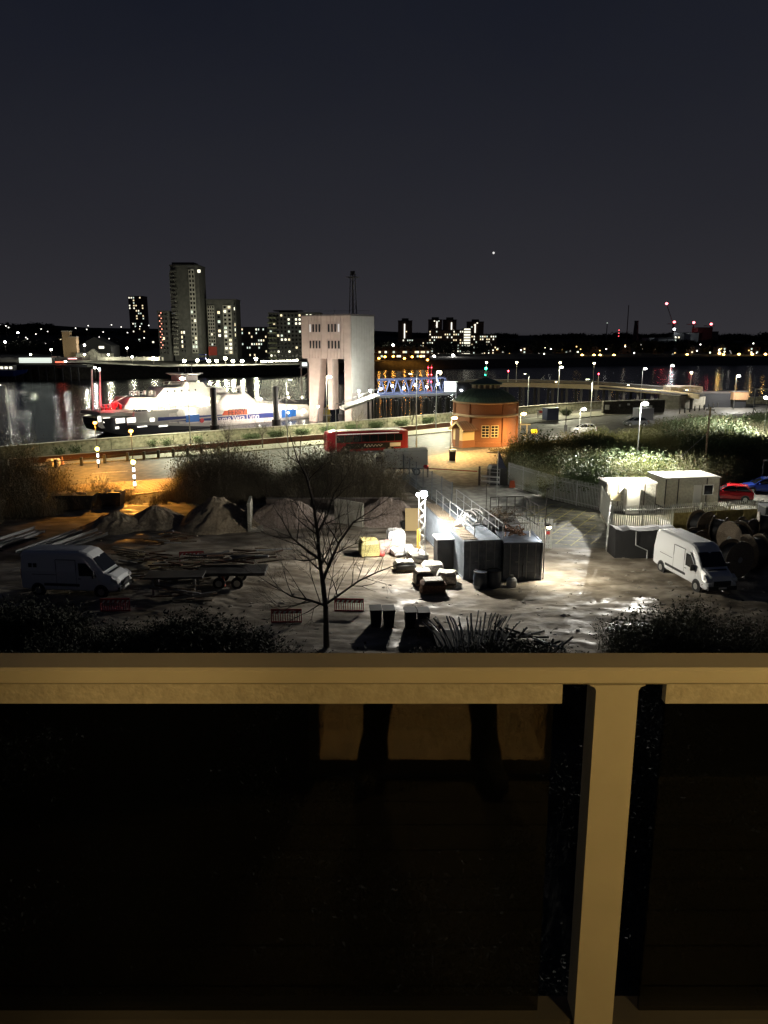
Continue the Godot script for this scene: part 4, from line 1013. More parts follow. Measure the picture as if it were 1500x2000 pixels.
	for g in 3:
		var o := thing("steel_beam_stack", ["long steel beams on bearers beyond the shadowed van", "short pile of beams nearest the van roof", "beams lying at the picture's left edge"][g], "beams", [Vector3(-24.43, 0, -54.49), Vector3(-23.04, 0, -54.77), Vector3(-28.04, 0, -55.35)][g], [-0.28, -0.34, -0.3][g])
		for i in [5, 4, 4][g]:
			part(o, "beam", beam, steel, Vector3((i % 3) * 0.34, 0.24 + 0.25 * int(i / 3) + 0.08 * (i % 2), (i % 2) * 0.3))
		part(o, "bearer", mb().box(Vector3(0.4, 0.06, 1.8), Vector3(1.6, 0.12, 0.12)).box(Vector3(0.4, 0.06, -1.8), Vector3(1.6, 0.12, 0.12)), wood)
	for i in 2:
		var sk := thing("waste_skip", ["black waste skip silhouetted against the orange paving", "smaller black skip right of the large one"][i], "skip", [Vector3(-27.7, 0, -67.69), Vector3(-24.82, 0, -68.99)][i], 0.05)
		var w: float = [1.8, 0.95][i]
		part(sk, "body", mb().loft([PackedVector3Array([Vector3(-w * 0.8, 0, -0.7), Vector3(w * 0.8, 0, -0.7), Vector3(w * 0.8, 0, 0.7), Vector3(-w * 0.8, 0, 0.7)]), PackedVector3Array([Vector3(-w, 1.3, -0.9), Vector3(w, 1.3, -0.9), Vector3(w, 1.3, 0.9), Vector3(-w, 1.3, 0.9)])]), flat_mat("skip_black", [0.02, 0.022, 0.024], 0.6))
		rng.seed = 30 + i
		var rb2 := mb()
		for k in 9: rb2.box(Vector3(rr(-0.8, 0.8) * w, 1.32, rr(-0.6, 0.6)), Vector3(rr(0.2, 0.6), rr(0.1, 0.3), rr(0.2, 0.5)), Basis(Vector3(rr(-1, 1), rr(-1, 1), rr(-1, 1)).normalized(), rr(0, 1)))
		part(sk, "rubble", rb2, stone)
	var tb := thing("steel_bench", "dark steel trestle table in the shadows right of the van", "trestle", Vector3(-12.43, 0, -43.86), 0.06)
	part(tb, "table_top", mb().box(Vector3(0, 1.2, 0), Vector3(3.4, 0.1, 1.4)), flat_mat("bed_dark", [0.035, 0.032, 0.03], 0.7))
	for x in [-1.2, 1.2]:
		for z in [-0.6, 0.6]: part(tb, "leg", mb().box(Vector3(x, 0.58, z), Vector3(0.12, 1.15, 0.12)), steel)
	var fb := thing("flatbed_trailer", "long dark flatbed trailer lying beyond the trestle table", "trailer", Vector3(-9.39, 0, -45.62), 0.03)
	part(fb, "bed", mb().box(Vector3(0, 0.95, 0), Vector3(4.2, 0.16, 1.9)).box(Vector3(0, 0.78, 0), Vector3(3.8, 0.18, 0.9)), flat_mat("bed_dark", [0.035, 0.032, 0.03], 0.7))
	for x in [-0.7, 0.4]:
		for z in [-0.8, 0.8]: wheel(fb, Vector3(x, 0.36, z), 0.36, 0.22)
	part(fb, "drawbar", mb().bar(Vector3(-2.1, 0.8, 0), Vector3(-3.3, 0.45, 0), 0.1, 0.1), steel)
	var cn := flat_mat("orange_plastic", [0.55, 0.1, 0.03], 0.5)
	var red_p := flat_mat("barrier_red", [0.28, 0.025, 0.03], 0.6)
	var white_p := flat_mat("barrier_white", [0.6, 0.58, 0.56], 0.5)
	for i in 4:
		var br := thing("plastic_barrier", ["red and white striped barrier on the dark flatbed", "striped barrier lying below the shadowed van", "barrier panel stacked left of the black barrels", "barrier panel low in the weeds under the bare tree"][i], "barrier", [Vector3(-13.07, 0, -50.29), Vector3(-15, 0, -40.69), Vector3(-1.95, 0, -40.69), Vector3(-5.23, 0, -38.96)][i], [0.1, 0.05, -0.05, 0.02][i])
		br.scale = Vector3.ONE * 0.82
		var bb := mb()
		bb.box(Vector3(0, 0.95, 0), Vector3(2.0, 0.12, 0.06)).box(Vector3(0, 0.12, 0), Vector3(2.0, 0.1, 0.06))
		for k in 2: bb.box(Vector3(-0.97 + k * 1.94, 0.55, 0), Vector3(0.06, 0.9, 0.06))
		part(br, "frame", bb, red_p)
		for k in 12: part(br, "bar", mb().box(Vector3(-0.85 + k * 0.155, 0.53, 0), Vector3(0.045, 0.74, 0.04)), red_p if i else white_p)
		part(br, "board", mb().box(Vector3(0, 0.8, 0.045), Vector3(1.9, 0.16, 0.02)), red_p)
		for k in 6: part(br, "stripe", mb().prism(PackedVector2Array([Vector2(-0.86 + k * 0.32, 0.72), Vector2(-0.72 + k * 0.32, 0.72), Vector2(-0.62 + k * 0.32, 0.88), Vector2(-0.76 + k * 0.32, 0.88)]), 0.056, 0.062), white_p)
	var co := thing("traffic_cone", "orange and white cone beside the flatbed trailer", "cone", Vector3(-9.91, 0, -45.22))
	part(co, "cone", mb().lathe(Vector3(0, 0.04, 0), [Vector2(0.17, 0), Vector2(0.13, 0.24), Vector2(0.1, 0.46), Vector2(0.03, 0.78), Vector2(0.01, 0.78)], 14), cn)
	part(co, "band", mb().lathe(Vector3(0, 0.3, 0), [Vector2(0.128, 0), Vector2(0.098, 0.2)], 14), white_p)
	part(co, "base", mb().box(Vector3(0, 0.025, 0), Vector3(0.46, 0.05, 0.46)), black)
	# tangled stock between the shadowed van and the tree
	var pl := ["low tangle of planks and pipes just beyond the shadowed van", "heap of dark planks left of the trestle table", "mixed timber heap between trestle and flatbed", "spilled pipes and boards on the flatbed trailer", "boards stacked at the right end of the flatbed", "flat pile of offcuts in front of the trestle", "bundle of dark tubes near the small striped barrier", "rubble sacks and planks before the round sand heap"]
	var ps := [Vector3(-16.63, 0, -50.53), Vector3(-14.6, 0, -46.03), Vector3(-11.79, 0, -46.34), Vector3(-10.12, 0, -46.87), Vector3(-8.2, 0, -47.08), Vector3(-11.69, 0, -42.76), Vector3(-13.87, 0, -49.33), Vector3(-16.02, 0, -55.35)]
	for g in 8:
		var o := thing("timber_pile_stock", pl[g], "timber", ps[g], rng.randf() * 0.6 - 0.3)
		rng.seed = 500 + g
		for k in 16:
			var c := Vector3(rr(-1.3, 1.3), 0.06 + 0.05 * k + (0.95 if g in [3, 4] else 0.0), rr(-0.6, 0.6))
			var w := rr(0.8, 2.6)
			var bq := Basis(Vector3.UP, rr(-0.5, 0.5)) * Basis(Vector3.BACK, rr(-0.16, 0.16))
			part(o, "plank" if k % 3 else "pipe", mb().box(Vector3.ZERO, Vector3(w, rr(0.03, 0.12), rr(0.1, 0.3)), bq) if k % 3 else mb().tube(bq * Vector3(-w / 2, 0, 0), bq * Vector3(w / 2, 0, 0), 0.05, 0.05, 7), [wood, rust, steel, wood][(k + g) % 4], c)
	# foreground bottom edge of the yard
	for i in 2:
		var tn := thing("bin_group", ["pair of black lidded bins left of the pale pallets", "pair of black bins nearest the bare tree"][i], "bins", [Vector3(1.68, 0, -38.36), Vector3(-0.14, 0, -38.66)][i], 0.1)
		for k in 2:
			part(tn, "bin", mb().loft([ring2(0.0, 0.24, 0.28), ring2(0.95, 0.3, 0.36)]), black, Vector3(k * 0.68 - 0.3, 0, k * 0.1))
			part(tn, "lid", mb().box(Vector3(k * 0.68 - 0.3, 1.0, k * 0.1), Vector3(0.64, 0.08, 0.76), Basis(Vector3.RIGHT, 0.08)), black)
	pallet_stack("weathered pallet stack beside the black bins", Vector3(2.25, 0, -37.35), 0.1, 5, wood)
	var rod := flat_mat("pipe_white", [0.4, 0.4, 0.38], 0.35)
	var pf := thing("pipe_bundle", "fan of pale plastic pipes with curled ends in the foreground", "pipes", Vector3(4.31, 0, -36.13))
	rng.seed = 14
	for k in 34:
		var x := -1.9 + k * 0.115
		var b := mb(); var p := Vector3(x * 0.75, 0.15, 1.1 + rr(-0.3, 0.3)); var d := Vector3(0.22 * x + rr(-0.2, 0.2), 0.9, -0.7).normalized()
		for s in 4:
			var q := p + d * rr(0.4, 0.52)
			b.tube(p, q, 0.032, 0.032, 6, s == 3)
			p = q; d = (d + Vector3(rr(-0.12, 0.12) + x * 0.12, 0.05, -0.05)).normalized()
		part(pf, "pipe", b, rod if k % 3 else black)
	part(pf, "cradle", mb().loft([PackedVector3Array([Vector3(-1.7, 0, 1.3), Vector3(1.7, 0, 1.3), Vector3(1.7, 0.3, 1.0), Vector3(-1.7, 0.3, 1.0)]), PackedVector3Array([Vector3(-1.9, 0, -0.3), Vector3(1.9, 0, -0.3), Vector3(1.9, 0.6, -0.4), Vector3(-1.9, 0.6, -0.4)])]), black)
	for g in 2:
		var pg := thing("pipe_heap", ["tumbled dark pipes right of the pale pipe fan", "glinting pipe offcuts just above the balcony rail"][g], "pipes", [Vector3(6.72, 0, -36.4), Vector3(8.02, 0, -34.61)][g])
		rng.seed = 15 + g
		for k in 14:
			var c := Vector3(rr(-0.9, 0.9), 0.1 + k * 0.035, rr(-0.5, 0.5)); var d := Vector3(rr(-1, 1), rr(-0.05, 0.3), rr(-0.6, 0.6)).normalized() * rr(0.5, 0.9)
			part(pg, "pipe", mb().tube(c - d, c + d, 0.055, 0.055, 7), black if k % 4 else rod)
	container("navy blue container corner at the lower right edge", Vector3(22.9, 0, -36.6), -0.15, 6.0, navy)
	# the big bare tree
	tree_by_balcony()

func ring2(y: float, x: float, z: float) -> PackedVector3Array:
	return PackedVector3Array([Vector3(-x, y, -z), Vector3(x, y, -z), Vector3(x, y, z), Vector3(-x, y, z)])

func tree_by_balcony() -> void:
	var t := thing("bare_tree", "big leafless tree with dark spreading limbs in the yard's foreground", "tree", Vector3(-2.86, 0, -35.87))
	t.position = Vector3(t.position.x, 0, t.position.z)
	var bark := grain_mat("bark_dark", [[0.2, 0.05, 0.043, 0.034], [0.8, 0.11, 0.095, 0.075]], 1.5, 0.9, 6)
	rng.seed = 23
	var o := t.position
	var b := mb()
	var z := o.z
	var path := func(pts: Array, r0: float, r1: float, depth: int, every := 1) -> void:
		for i in pts.size() - 1:
			var f0 := float(i) / (pts.size() - 1); var f1 := float(i + 1) / (pts.size() - 1)
			b.tube(pts[i] - o, pts[i + 1] - o, lerpf(r0, r1, f0), lerpf(r0, r1, f1), 7, false)
			if i >= 0 and depth > 0:
				for k in 3:
					var d: Vector3 = (pts[i + 1] - pts[i]).normalized()
					var side := d.cross(Vector3(rr(-1, 1), rr(-1, 1), rr(-1, 1))).normalized()
					grow(b, (pts[i] as Vector3).lerp(pts[i + 1], rr(0, 1)) - o, (d * 0.8 + side * 0.9).normalized(), rr(1.0, 1.8), maxf(0.014, lerpf(r0, r1, f0) * 0.5), depth, 0.75, 0.1)
		var e: Vector3 = pts[pts.size() - 1]
		grow(b, e - o, (e - pts[pts.size() - 2]).normalized(), 1.2, r1, depth, 0.6)
	part(t, "trunk", mb().tube(Vector3(0, -0.05, 0), Vector3(-2.67, 2.96, -33.4) - o, 0.16, 0.12, 10, false).tube(Vector3(-2.67, 2.96, -33.4) - o, Vector3(-2.79, 4.19, -33.4) - o, 0.12, 0.11, 10, false), bark)
	path.call([Vector3(-2.79, 4.19, -33.4), Vector3(-2.9, 5.31, -33.3), Vector3(-2.96, 6.52, -33.2), Vector3(-3.11, 7.83, -33.1), Vector3(-3.39, 9.1, -33), Vector3(-3.77, 9.89, -33)], 0.1, 0.03, 3)
	path.call([Vector3(-2.79, 4.19, -33.4), Vector3(-2.37, 5.22, -33.6), Vector3(-2.05, 5.89, -33.8), Vector3(-1.4, 6.8, -34), Vector3(-0.66, 7.21, -34.3)], 0.085, 0.026, 3)
	path.call([Vector3(-2.67, 3.08, -33.4), Vector3(-1.97, 3.68, -33.1), Vector3(-1.15, 4.35, -32.9), Vector3(-0.34, 4.85, -32.6), Vector3(0.45, 5.22, -32.4)], 0.06, 0.02, 1)
	path.call([Vector3(-2.7, 3.04, -33.4), Vector3(-3.43, 3.18, -33.7), Vector3(-4.29, 3.25, -34), Vector3(-5.15, 3.65, -34.3)], 0.07, 0.022, 3)
	path.call([Vector3(-2.91, 5.26, -33.3), Vector3(-3.42, 5.75, -33), Vector3(-4.06, 6.39, -32.8), Vector3(-4.5, 7.36, -32.6)], 0.07, 0.022, 3)
	path.call([Vector3(-2.96, 6.52, -33.2), Vector3(-2.52, 7.27, -33.5), Vector3(-2.24, 8.17, -33.7), Vector3(-1.79, 8.83, -33.9)], 0.06, 0.02, 2)
	part(t, "crown", b, bark)

func fences_and_cabins() -> void:
	var pgalv := flat_mat("palisade", [0.36, 0.37, 0.35], 0.5, 0.1)
	palisade("palisade fence along the foot of the green bank", [Vector3(12.91, 0, -78.79), Vector3(15.95, 0, -71.04), Vector3(19.08, 0, -66.23)], 2.4, pgalv)
	palisade("palisade fence between the car park and the cable drums", [Vector3(17.63, 0, -57.62), Vector3(22.48, 0, -58.41), Vector3(29.88, 0, -60.07), Vector3(33.93, 0, -61.11)], 2.4, pgalv)
	palisade("open palisade gate leaf swung back at the right of the entrance", [Vector3(19.08, 0, -66.23), Vector3(18.23, 0, -60.41), Vector3(16, 0, -53.38)], 2.4, pgalv)
	var gate := palisade("palisade gate leaf standing behind the blue container", [Vector3(8.88, 0, -54.77), Vector3(12.13, 0, -53.93)], 2.3, pgalv)
	part(gate, "warning_sign", mb().box(Vector3(12.01, 0, -54.06) - gate.position + Vector3(-0.1, 1.2, 0.12), Vector3(0.34, 0.24, 0.02)), flat_mat("sign_red", [0.5, 0.03, 0.03], 0.5))
	# mesh fence left of the entrance
	var meshf := thing("mesh_fence", "tall blue grey mesh fence running down the left of the entrance road", "fence", Vector3(2.09, 0, -81.44))
	var pts := [Vector3(-2.58, 0, -79.36), Vector3(2.09, 0, -81.44), Vector3(3.82, 0, -73.96), Vector3(5.9, 0, -65.42)]
	var steel := flat_mat("fence_blue", [0.16, 0.19, 0.22], 0.5)
	for s in 3:
		var a: Vector3 = pts[s] - pts[1]; var b: Vector3 = pts[s + 1] - pts[1]
		var d := b - a
		var k := roundi(d.length() / 2.6)
		for i in k + 1: part(meshf, "post", mb().box(a + d * i / k + Vector3(0, 1.4, 0), Vector3(0.08, 2.8, 0.08)), steel)
		var wires := mb()
		var n := int(d.length() / 0.14)
		for i in n: wires.tube(a + d * (i + 0.5) / n + Vector3(0, 0.05, 0), a + d * (i + 0.5) / n + Vector3(0, 2.7, 0), 0.009, 0.009, 3, false)
		for i in 10: wires.bar(a + Vector3(0, 0.1 + i * 0.28, 0), b + Vector3(0, 0.1 + i * 0.28, 0), 0.012, 0.012)
		part(meshf, "wire_mesh", wires, steel).set_meta("kind", "stuff")
	# barrier gate at the top of the entrance
	var bar := thing("swing_barrier", "long low swing barrier pole across the top of the entrance road", "barrier", Vector3(4.79, 0, -83.3))
	var e := Vector3(10.03, 0, -81.44) - bar.position
	part(bar, "post", mb().box(Vector3(0, 0.6, 0), Vector3(0.16, 1.2, 0.16)), flat_mat("post_dark", [0.06, 0.05, 0.045], 0.6))
	part(bar, "arm", mb().tube(Vector3(0, 0.95, -0.1), e + Vector3(0, 0.95, -0.1), 0.05, 0.05, 8), flat_mat("arm_red", [0.35, 0.06, 0.04], 0.5))
	part(bar, "red_disc", mb().tube(Vector3(-0.25, 1.15, 0.06), Vector3(-0.25, 1.15, 0.1), 0.26, 0.26, 16), flat_mat("sign_red", [0.5, 0.03, 0.03], 0.5))
	var gf := thing("field_gate", "open tubular steel gate with white boards beside the flagpole", "gate", Vector3(9.89, 0, -78.5), -0.5)
	part(gf, "post", mb().box(Vector3(0, 1.0, 0), Vector3(0.18, 2.0, 0.18)), flat_mat("post_dark", [0.06, 0.05, 0.045], 0.6))
	for y in [0.4, 0.75, 1.1, 1.5, 1.85]: part(gf, "rail", mb().tube(Vector3(0.1, y, 0), Vector3(2.2, y, 0), 0.03, 0.03, 6), galv)
	part(gf, "stile", mb().tube(Vector3(2.2, 0.3, 0), Vector3(2.2, 1.9, 0), 0.03, 0.03, 6).tube(Vector3(1.1, 0.3, 0), Vector3(1.1, 1.9, 0), 0.03, 0.03, 6), galv)
	for y in [0.55, 1.0]: part(gf, "board", mb().box(Vector3(1.2, y, 0.05), Vector3(2.0, 0.14, 0.03)), flat_mat("lid_white", [0.62, 0.62, 0.6], 0.6))
	var dark := thing("tarpaulin_block", "dark sheeted block at the corner of the green bank", "block", Vector3(11.82, 0, -79.36), 0.1)
	part(dark, "body", mb().loft([ring2(0, 0.9, 0.9), ring2(1.7, 0.85, 0.85), ring2(2.0, 0.7, 0.7)]), flat_mat("tarp_dark", [0.03, 0.03, 0.028], 0.5))
	var fp := thing("flagpole", "slim grey flagpole with a limp dark flag beside the entrance", "flagpole", Vector3(9.81, 0, -65.62))
	part(fp, "pole", mb().tube(Vector3.ZERO, Vector3(0, 5.51, 0), 0.05, 0.03), flat_mat("lamp_steel", [0.3, 0.31, 0.3], 0.5, 0.3))
	var fl := mb()
	var top := 5.51
	for i in 6:
		var y := top - 0.15 - i * 0.22; var w := 0.15 + i * 0.09
		fl.quad2(Vector3(0.04, y, 0.03 * sin(i * 2.0)), Vector3(0.04 + w, y - 0.1, 0.09 * sin(i * 1.5)), Vector3(0.04 + w + 0.08, y - 0.32, 0.09 * sin(i * 1.5 + 1.5)), Vector3(0.04, y - 0.22, 0.03 * sin(i * 2.0 + 2.0)), Vector3(0, 0, 0.01))
	part(fp, "flag", fl, flat_mat("flag_dark", [0.02, 0.025, 0.045], 0.8))
	for i in 3:
		var pl := thing("thin_post", ["thin dark post behind the skip of branches", "thin dark post with a small lamp before the palisade gate", "thin post leaning by the mast"][i], "post", [Vector3(8.71, 0, -64.05), Vector3(10.08, 0, -46.66), Vector3(5.86, 0, -66.02)][i])
		var hh: float = [2.90, 5.86, 1.6][i]
		part(pl, "pole", mb().tube(Vector3.ZERO, Vector3(0, hh, 0), 0.04, 0.03, 6), flat_mat("post_dark", [0.06, 0.05, 0.045], 0.6))
		if i == 1:
			var lh := 3.42
			part(pl, "lamp_housing", mb().box(Vector3(0.14, lh + 0.16, 0), Vector3(0.36, 0.12, 0.4)), flat_mat("post_dark", [0.06, 0.05, 0.045], 0.6))
			part(pl, "lamp_lens", mb().ball(Vector3(0.24, lh, 0), Vector3(0.14, 0.1, 0.16), 8), glow_mat("warm_lamp", [1.0, 0.86, 0.5], 40.0))
			spot(pl, Vector3(0.24, lh, 0), Vector3(0.4, -0.85, -0.25), [1.0, 0.93, 0.76], 74.0, 84.0, 0.08, 0.9)
		part(pl, "cap", mb().box(Vector3(0.06, hh, 0), Vector3(0.16, 0.08, 0.1)), flat_mat("post_dark", [0.06, 0.05, 0.045], 0.6))
	# ochre hoarding
	var hd := thing("timber_hoarding", "ochre board hoarding under the palisade fence", "hoarding", Vector3(22.32, 0, -57.78))
	var he := Vector3(29.52, 0, -59.4) - hd.position
	var och := grain_mat("ochre_board", [[0.3, 0.24, 0.19, 0.06], [0.7, 0.34, 0.28, 0.1]], 0.5, 0.8, 81)
	for i in 6:
		part(hd, "board", mb().bar(he * (i + 0.015) / 6 + Vector3(0, 0.9, 0.1), he * (i + 0.985) / 6 + Vector3(0, 0.9, 0.1), 0.05, 1.8), och)
	# site cabins
	var cream := grain_mat("cabin_cream", [[0.3, 0.44, 0.42, 0.33], [0.7, 0.54, 0.52, 0.41]], 0.5, 0.6, 82)
	var brown := flat_mat("cabin_brown", [0.05, 0.04, 0.035], 0.6)
	var greyc := grain_mat("cabin_grey", [[0.3, 0.2, 0.2, 0.19], [0.7, 0.3, 0.3, 0.28]], 0.6, 0.6, 83)
	var c2 := thing("site_cabin", "long cream site cabin with an open white door and one window", "cabin", Vector3(27.35, 0, -69.21), 0.16)
	cabin(c2, 5.2, 3.3, 2.6, cream, brown)
	part(c2, "door", mb().box(Vector3(0.45, 1.15, 1.72), Vector3(0.75, 1.95, 0.06)), flat_mat("door_white", [0.75, 0.75, 0.7], 0.5))
	var win := part(c2, "window", mb().box(Vector3(1.5, 1.65, 1.69), Vector3(0.85, 0.85, 0.06)), flat_mat("dark_glass", [0.012, 0.014, 0.018], 0.06))
	part(win, "window_frame", mb().box(Vector3(1.5, 1.2, 1.72), Vector3(1.0, 0.06, 0.1)).box(Vector3(1.5, 2.1, 1.72), Vector3(1.0, 0.06, 0.1)).box(Vector3(1.04, 1.65, 1.72), Vector3(0.06, 0.86, 0.1)).box(Vector3(1.96, 1.65, 1.72), Vector3(0.06, 0.86, 0.1)), flat_mat("door_white", [0.75, 0.75, 0.7], 0.5))
	part(c2, "step", mb().box(Vector3(0.5, 0.1, 2.0), Vector3(0.9, 0.2, 0.5)), brown)
	var c1 := thing("site_cabin", "small grey site cabin with a lit floodlight on its corner", "cabin", Vector3(21.48, 0, -66.85), 0.02)
	cabin(c1, 4.3, 2.6, 2.5, greyc, brown)
	part(c1, "porch_wall", mb().box(Vector3(-0.1, 1.2, 1.75), Vector3(1.1, 2.2, 0.9)), flat_mat("porch_grey", [0.36, 0.36, 0.35], 0.6))
	part(c1, "notice_board", mb().box(Vector3(-1.4, 1.4, 1.34), Vector3(0.9, 0.6, 0.04)), flat_mat("notice", [0.4, 0.36, 0.25], 0.6))
	part(c1, "lamp_glass", mb().ball(Vector3(-0.3, 2.66, 2.32), Vector3(0.18, 0.14, 0.12)), glow_mat("warm_lamp", [1.0, 0.86, 0.5], 40.0))
	omni(c1, Vector3(-0.3, 2.66, 2.32), [1.0, 0.92, 0.7], 40.0, 0.1)
	part(c1, "skirting", mb().box(Vector3(0, 0.06, 0), Vector3(4.4, 0.12, 2.4)), brown)
	car("red hatchback parked beside the cream cabin", Vector3(32.58, 0, -71.04), deg_to_rad(-198), flat_mat("car_red", [0.42, 0.015, 0.02], 0.2), "parked cars")
	car("blue saloon car at the right edge of the car park", Vector3(37.64, 0, -74.72), deg_to_rad(172), flat_mat("car_blue", [0.03, 0.07, 0.4], 0.2), "parked cars", 1.1)
	var bk := thing("storage_box", "dark steel storage box at the right end of the fence", "box", Vector3(30.1, 0, -58.41), 0.0)
	part(bk, "body", mb().box(Vector3(0, 1.1, 0), Vector3(1.4, 2.2, 1.2)), flat_mat("box_dark", [0.05, 0.055, 0.06], 0.5))
	part(bk, "lid", mb().box(Vector3(0, 2.25, 0), Vector3(1.5, 0.1, 1.3)), galv)

func cabin(t: Node3D, w: float, d: float, h: float, m: Material, trim: Material) -> void:
	part(t, "wall", mb().box(Vector3(0, h / 2 + 0.15, 0), Vector3(w, h - 0.1, d)), m)
	part(t, "roof", mb().loft([ring2(h + 0.1, w / 2 + 0.06, d / 2 + 0.06), ring2(h + 0.22, w / 2 + 0.06, d / 2 + 0.06), ring2(h + 0.26, w / 2 - 0.2, d / 2 - 0.2)]).add(mb(), Transform3D()), flat_mat("cabin_roof", [0.42, 0.41, 0.36], 0.7))
	for x in [-w / 2, -w * 0.27, w * 0.26, w / 2]: part(t, "trim", mb().box(Vector3(x, h / 2 + 0.15, d / 2 + 0.02), Vector3(0.08, h - 0.1, 0.06)), trim)
	part(t, "base", mb().box(Vector3(0, 0.09, 0), Vector3(w - 0.3, 0.18, d - 0.3)), trim)

func roadside() -> void:
	# bus
	var p0 := Vector3(-7.35, 0, -99.49); var p1 := Vector3(3.17, 0, -102.72)
	var d := p1 - p0
	var bus := thing("single_deck_bus", "red single deck bus on the riverside road", "bus", (p0 + p1) * 0.5 + Vector3(-0.3, 0, -1.25), atan2(-d.z, d.x))
	var red := flat_mat("bus_red", [0.2, 0.01, 0.018], 0.3)
	var glass := flat_mat("dark_glass", [0.012, 0.014, 0.018], 0.06)
	var l := d.length() / 2
	var rs := []
	for s in [[-l - 0.05, 0.5, 2.6, 1.1, 0.95], [-l + 0.1, 0.35, 2.85, 1.24, 1.14], [-l + 0.5, 0.3, 2.95, 1.25, 1.18], [l - 0.4, 0.3, 2.95, 1.25, 1.18], [l, 0.4, 2.85, 1.22, 1.12]]: rs.append(ring(s[0], s[1], s[2], s[3], s[4], 0.18))
	part(bus, "body", mb().loft(rs), red)
	part(bus, "roof", mb().box(Vector3(0, 2.99, 0), Vector3(l * 2 - 1.6, 0.07, 1.9)), flat_mat("bus_roof", [0.4, 0.4, 0.39], 0.5))
	for z in [-1.0, 1.0]:
		for i in 8:
			var x := -l + 1.25 + i * (l * 2 - 1.9) / 8
			part(bus, "window", mb().box(Vector3(x + 0.45, 2.0, 1.235 * z), Vector3((l * 2 - 1.9) / 8 - 0.07, 0.92, 0.05), Basis(Vector3.RIGHT, -0.055 * z)), glass)
		for x in [-l + 2.3, l - 2.6]:
			part(bus, "wheel_arch", mb().tube(Vector3(x, 0.5, 1.1 * z), Vector3(x, 0.5, 1.265 * z), 0.6, 0.6, 18), flat_mat("trim_black", [0.02, 0.02, 0.022], 0.5))
			wheel(bus, Vector3(x, 0.48, 1.14 * z), 0.48, 0.28)
	part(bus, "windscreen", mb().box(Vector3(-l - 0.0, 1.9, 0), Vector3(0.1, 1.3, 1.9)), glass)
	part(bus, "saloon_light", mb().box(Vector3(0, 2.62, 1.215), Vector3(l * 2 - 2.6, 0.06, 0.02)), glow_mat("saloon", [1.0, 0.95, 0.8], 0.7))
	var ad := part(bus, "advert_panel", mb().box(Vector3(0.6, 1.02, 1.255), Vector3(l * 1.35, 0.7, 0.03)), flat_mat("advert_black", [0.012, 0.012, 0.012], 0.4))
	var sc := mb()
	rng.seed = 61
	var pv := Vector3(-0.6, 0.95, 1.275)
	for i in 26: # swirling white script on the black panel
		var p := Vector3(-0.6 + i * 0.1, 1.02 + sin(i * 1.35) * 0.2 * (1.0 - 0.02 * i), 1.275)
		sc.bar(pv, p + Vector3(0.001, 0.001, 0), 0.02, 0.06)
		pv = p
	part(ad, "white_script", sc, flat_mat("advert_white", [0.7, 0.7, 0.7], 0.5))
	part(ad, "white_patch", mb().box(Vector3(l * 0.67, 1.05, 1.275), Vector3(1.5, 0.5, 0.012)), flat_mat("advert_white", [0.7, 0.7, 0.7], 0.5))
	# white box lorry behind the fence
	var lo := thing("box_lorry", "white box lorry behind the mesh fence below the bus", "lorry", Vector3(2.19, 0, -85.25), 0.05)
	var wm := flat_mat("lorry_white", [0.68, 0.68, 0.6], 0.5)
	part(lo, "cargo_box", mb().loft([PackedVector3Array([Vector3(-2.2, 0.9, -1.1), Vector3(-2.2, 0.9, 1.1), Vector3(-2.2, 2.7, 1.05), Vector3(-2.2, 2.7, -1.05)]), PackedVector3Array([Vector3(2.6, 0.9, -1.1), Vector3(2.6, 0.9, 1.1), Vector3(2.6, 2.9, 1.1), Vector3(2.6, 2.9, -1.1)])]), wm)
	part(lo, "cab", mb().loft([ring(-4.0, 0.5, 1.3, 0.9, 0.8), ring(-3.6, 0.45, 1.6, 1.0, 0.9), ring(-3.0, 0.45, 2.3, 1.02, 0.9), ring(-2.25, 0.45, 2.4, 1.02, 0.9)]), wm)
	part(lo, "cab_window", mb().box(Vector3(-2.75, 1.85, 1.0), Vector3(0.8, 0.55, 0.06)), glass)
	for x in [-3.1, 1.4]:
		for z in [-0.9, 0.9]: wheel(lo, Vector3(x, 0.42, z), 0.42, 0.26)
	part(lo, "chassis", mb().box(Vector3(0, 0.75, 0), Vector3(5.4, 0.26, 0.9)), flat_mat("trim_black", [0.02, 0.02, 0.022], 0.5))
	part(lo, "rear_lamp", mb().box(Vector3(2.62, 0.98, 0.9), Vector3(0.06, 0.2, 0.25)), glow_mat("tail_red", [1.0, 0.06, 0.03], 6.0))
	car("white hatchback on the road right of the rotunda", Vector3(31.95, 0, -122.45) + Vector3(0, 0, -0.8), deg_to_rad(178), flat_mat("car_white", [0.6, 0.6, 0.58], 0.2), "cars on the road")
	car("grey car waiting beside the grey trailer box", Vector3(43.52, 0, -132.57) + Vector3(0, 0, -0.8), deg_to_rad(185), flat_mat("car_grey", [0.16, 0.17, 0.18], 0.25), "cars on the road")
	var tr := thing("box_trailer", "grey box trailer behind the waiting grey car", "trailer", Vector3(46.81, 0, -137.42) + Vector3(0, 0, -2.0), 0.25)
	part(tr, "body", mb().box(Vector3(0, 1.45, 0), Vector3(3.0, 2.1, 2.0)), flat_mat("trailer_grey", [0.25, 0.25, 0.26], 0.5))
	part(tr, "roof", mb().box(Vector3(0, 2.53, 0), Vector3(3.06, 0.06, 2.06)), galv)
	for z in [-0.95, 0.95]: wheel(tr, Vector3(0.1, 0.34, z), 0.34, 0.22)
	# guard rail with black posts, bollards
	var gr := thing("guard_rail", "low rail on stubby black posts along the riverside pavement", "railing", Vector3(-40.32, 0, -86.6))
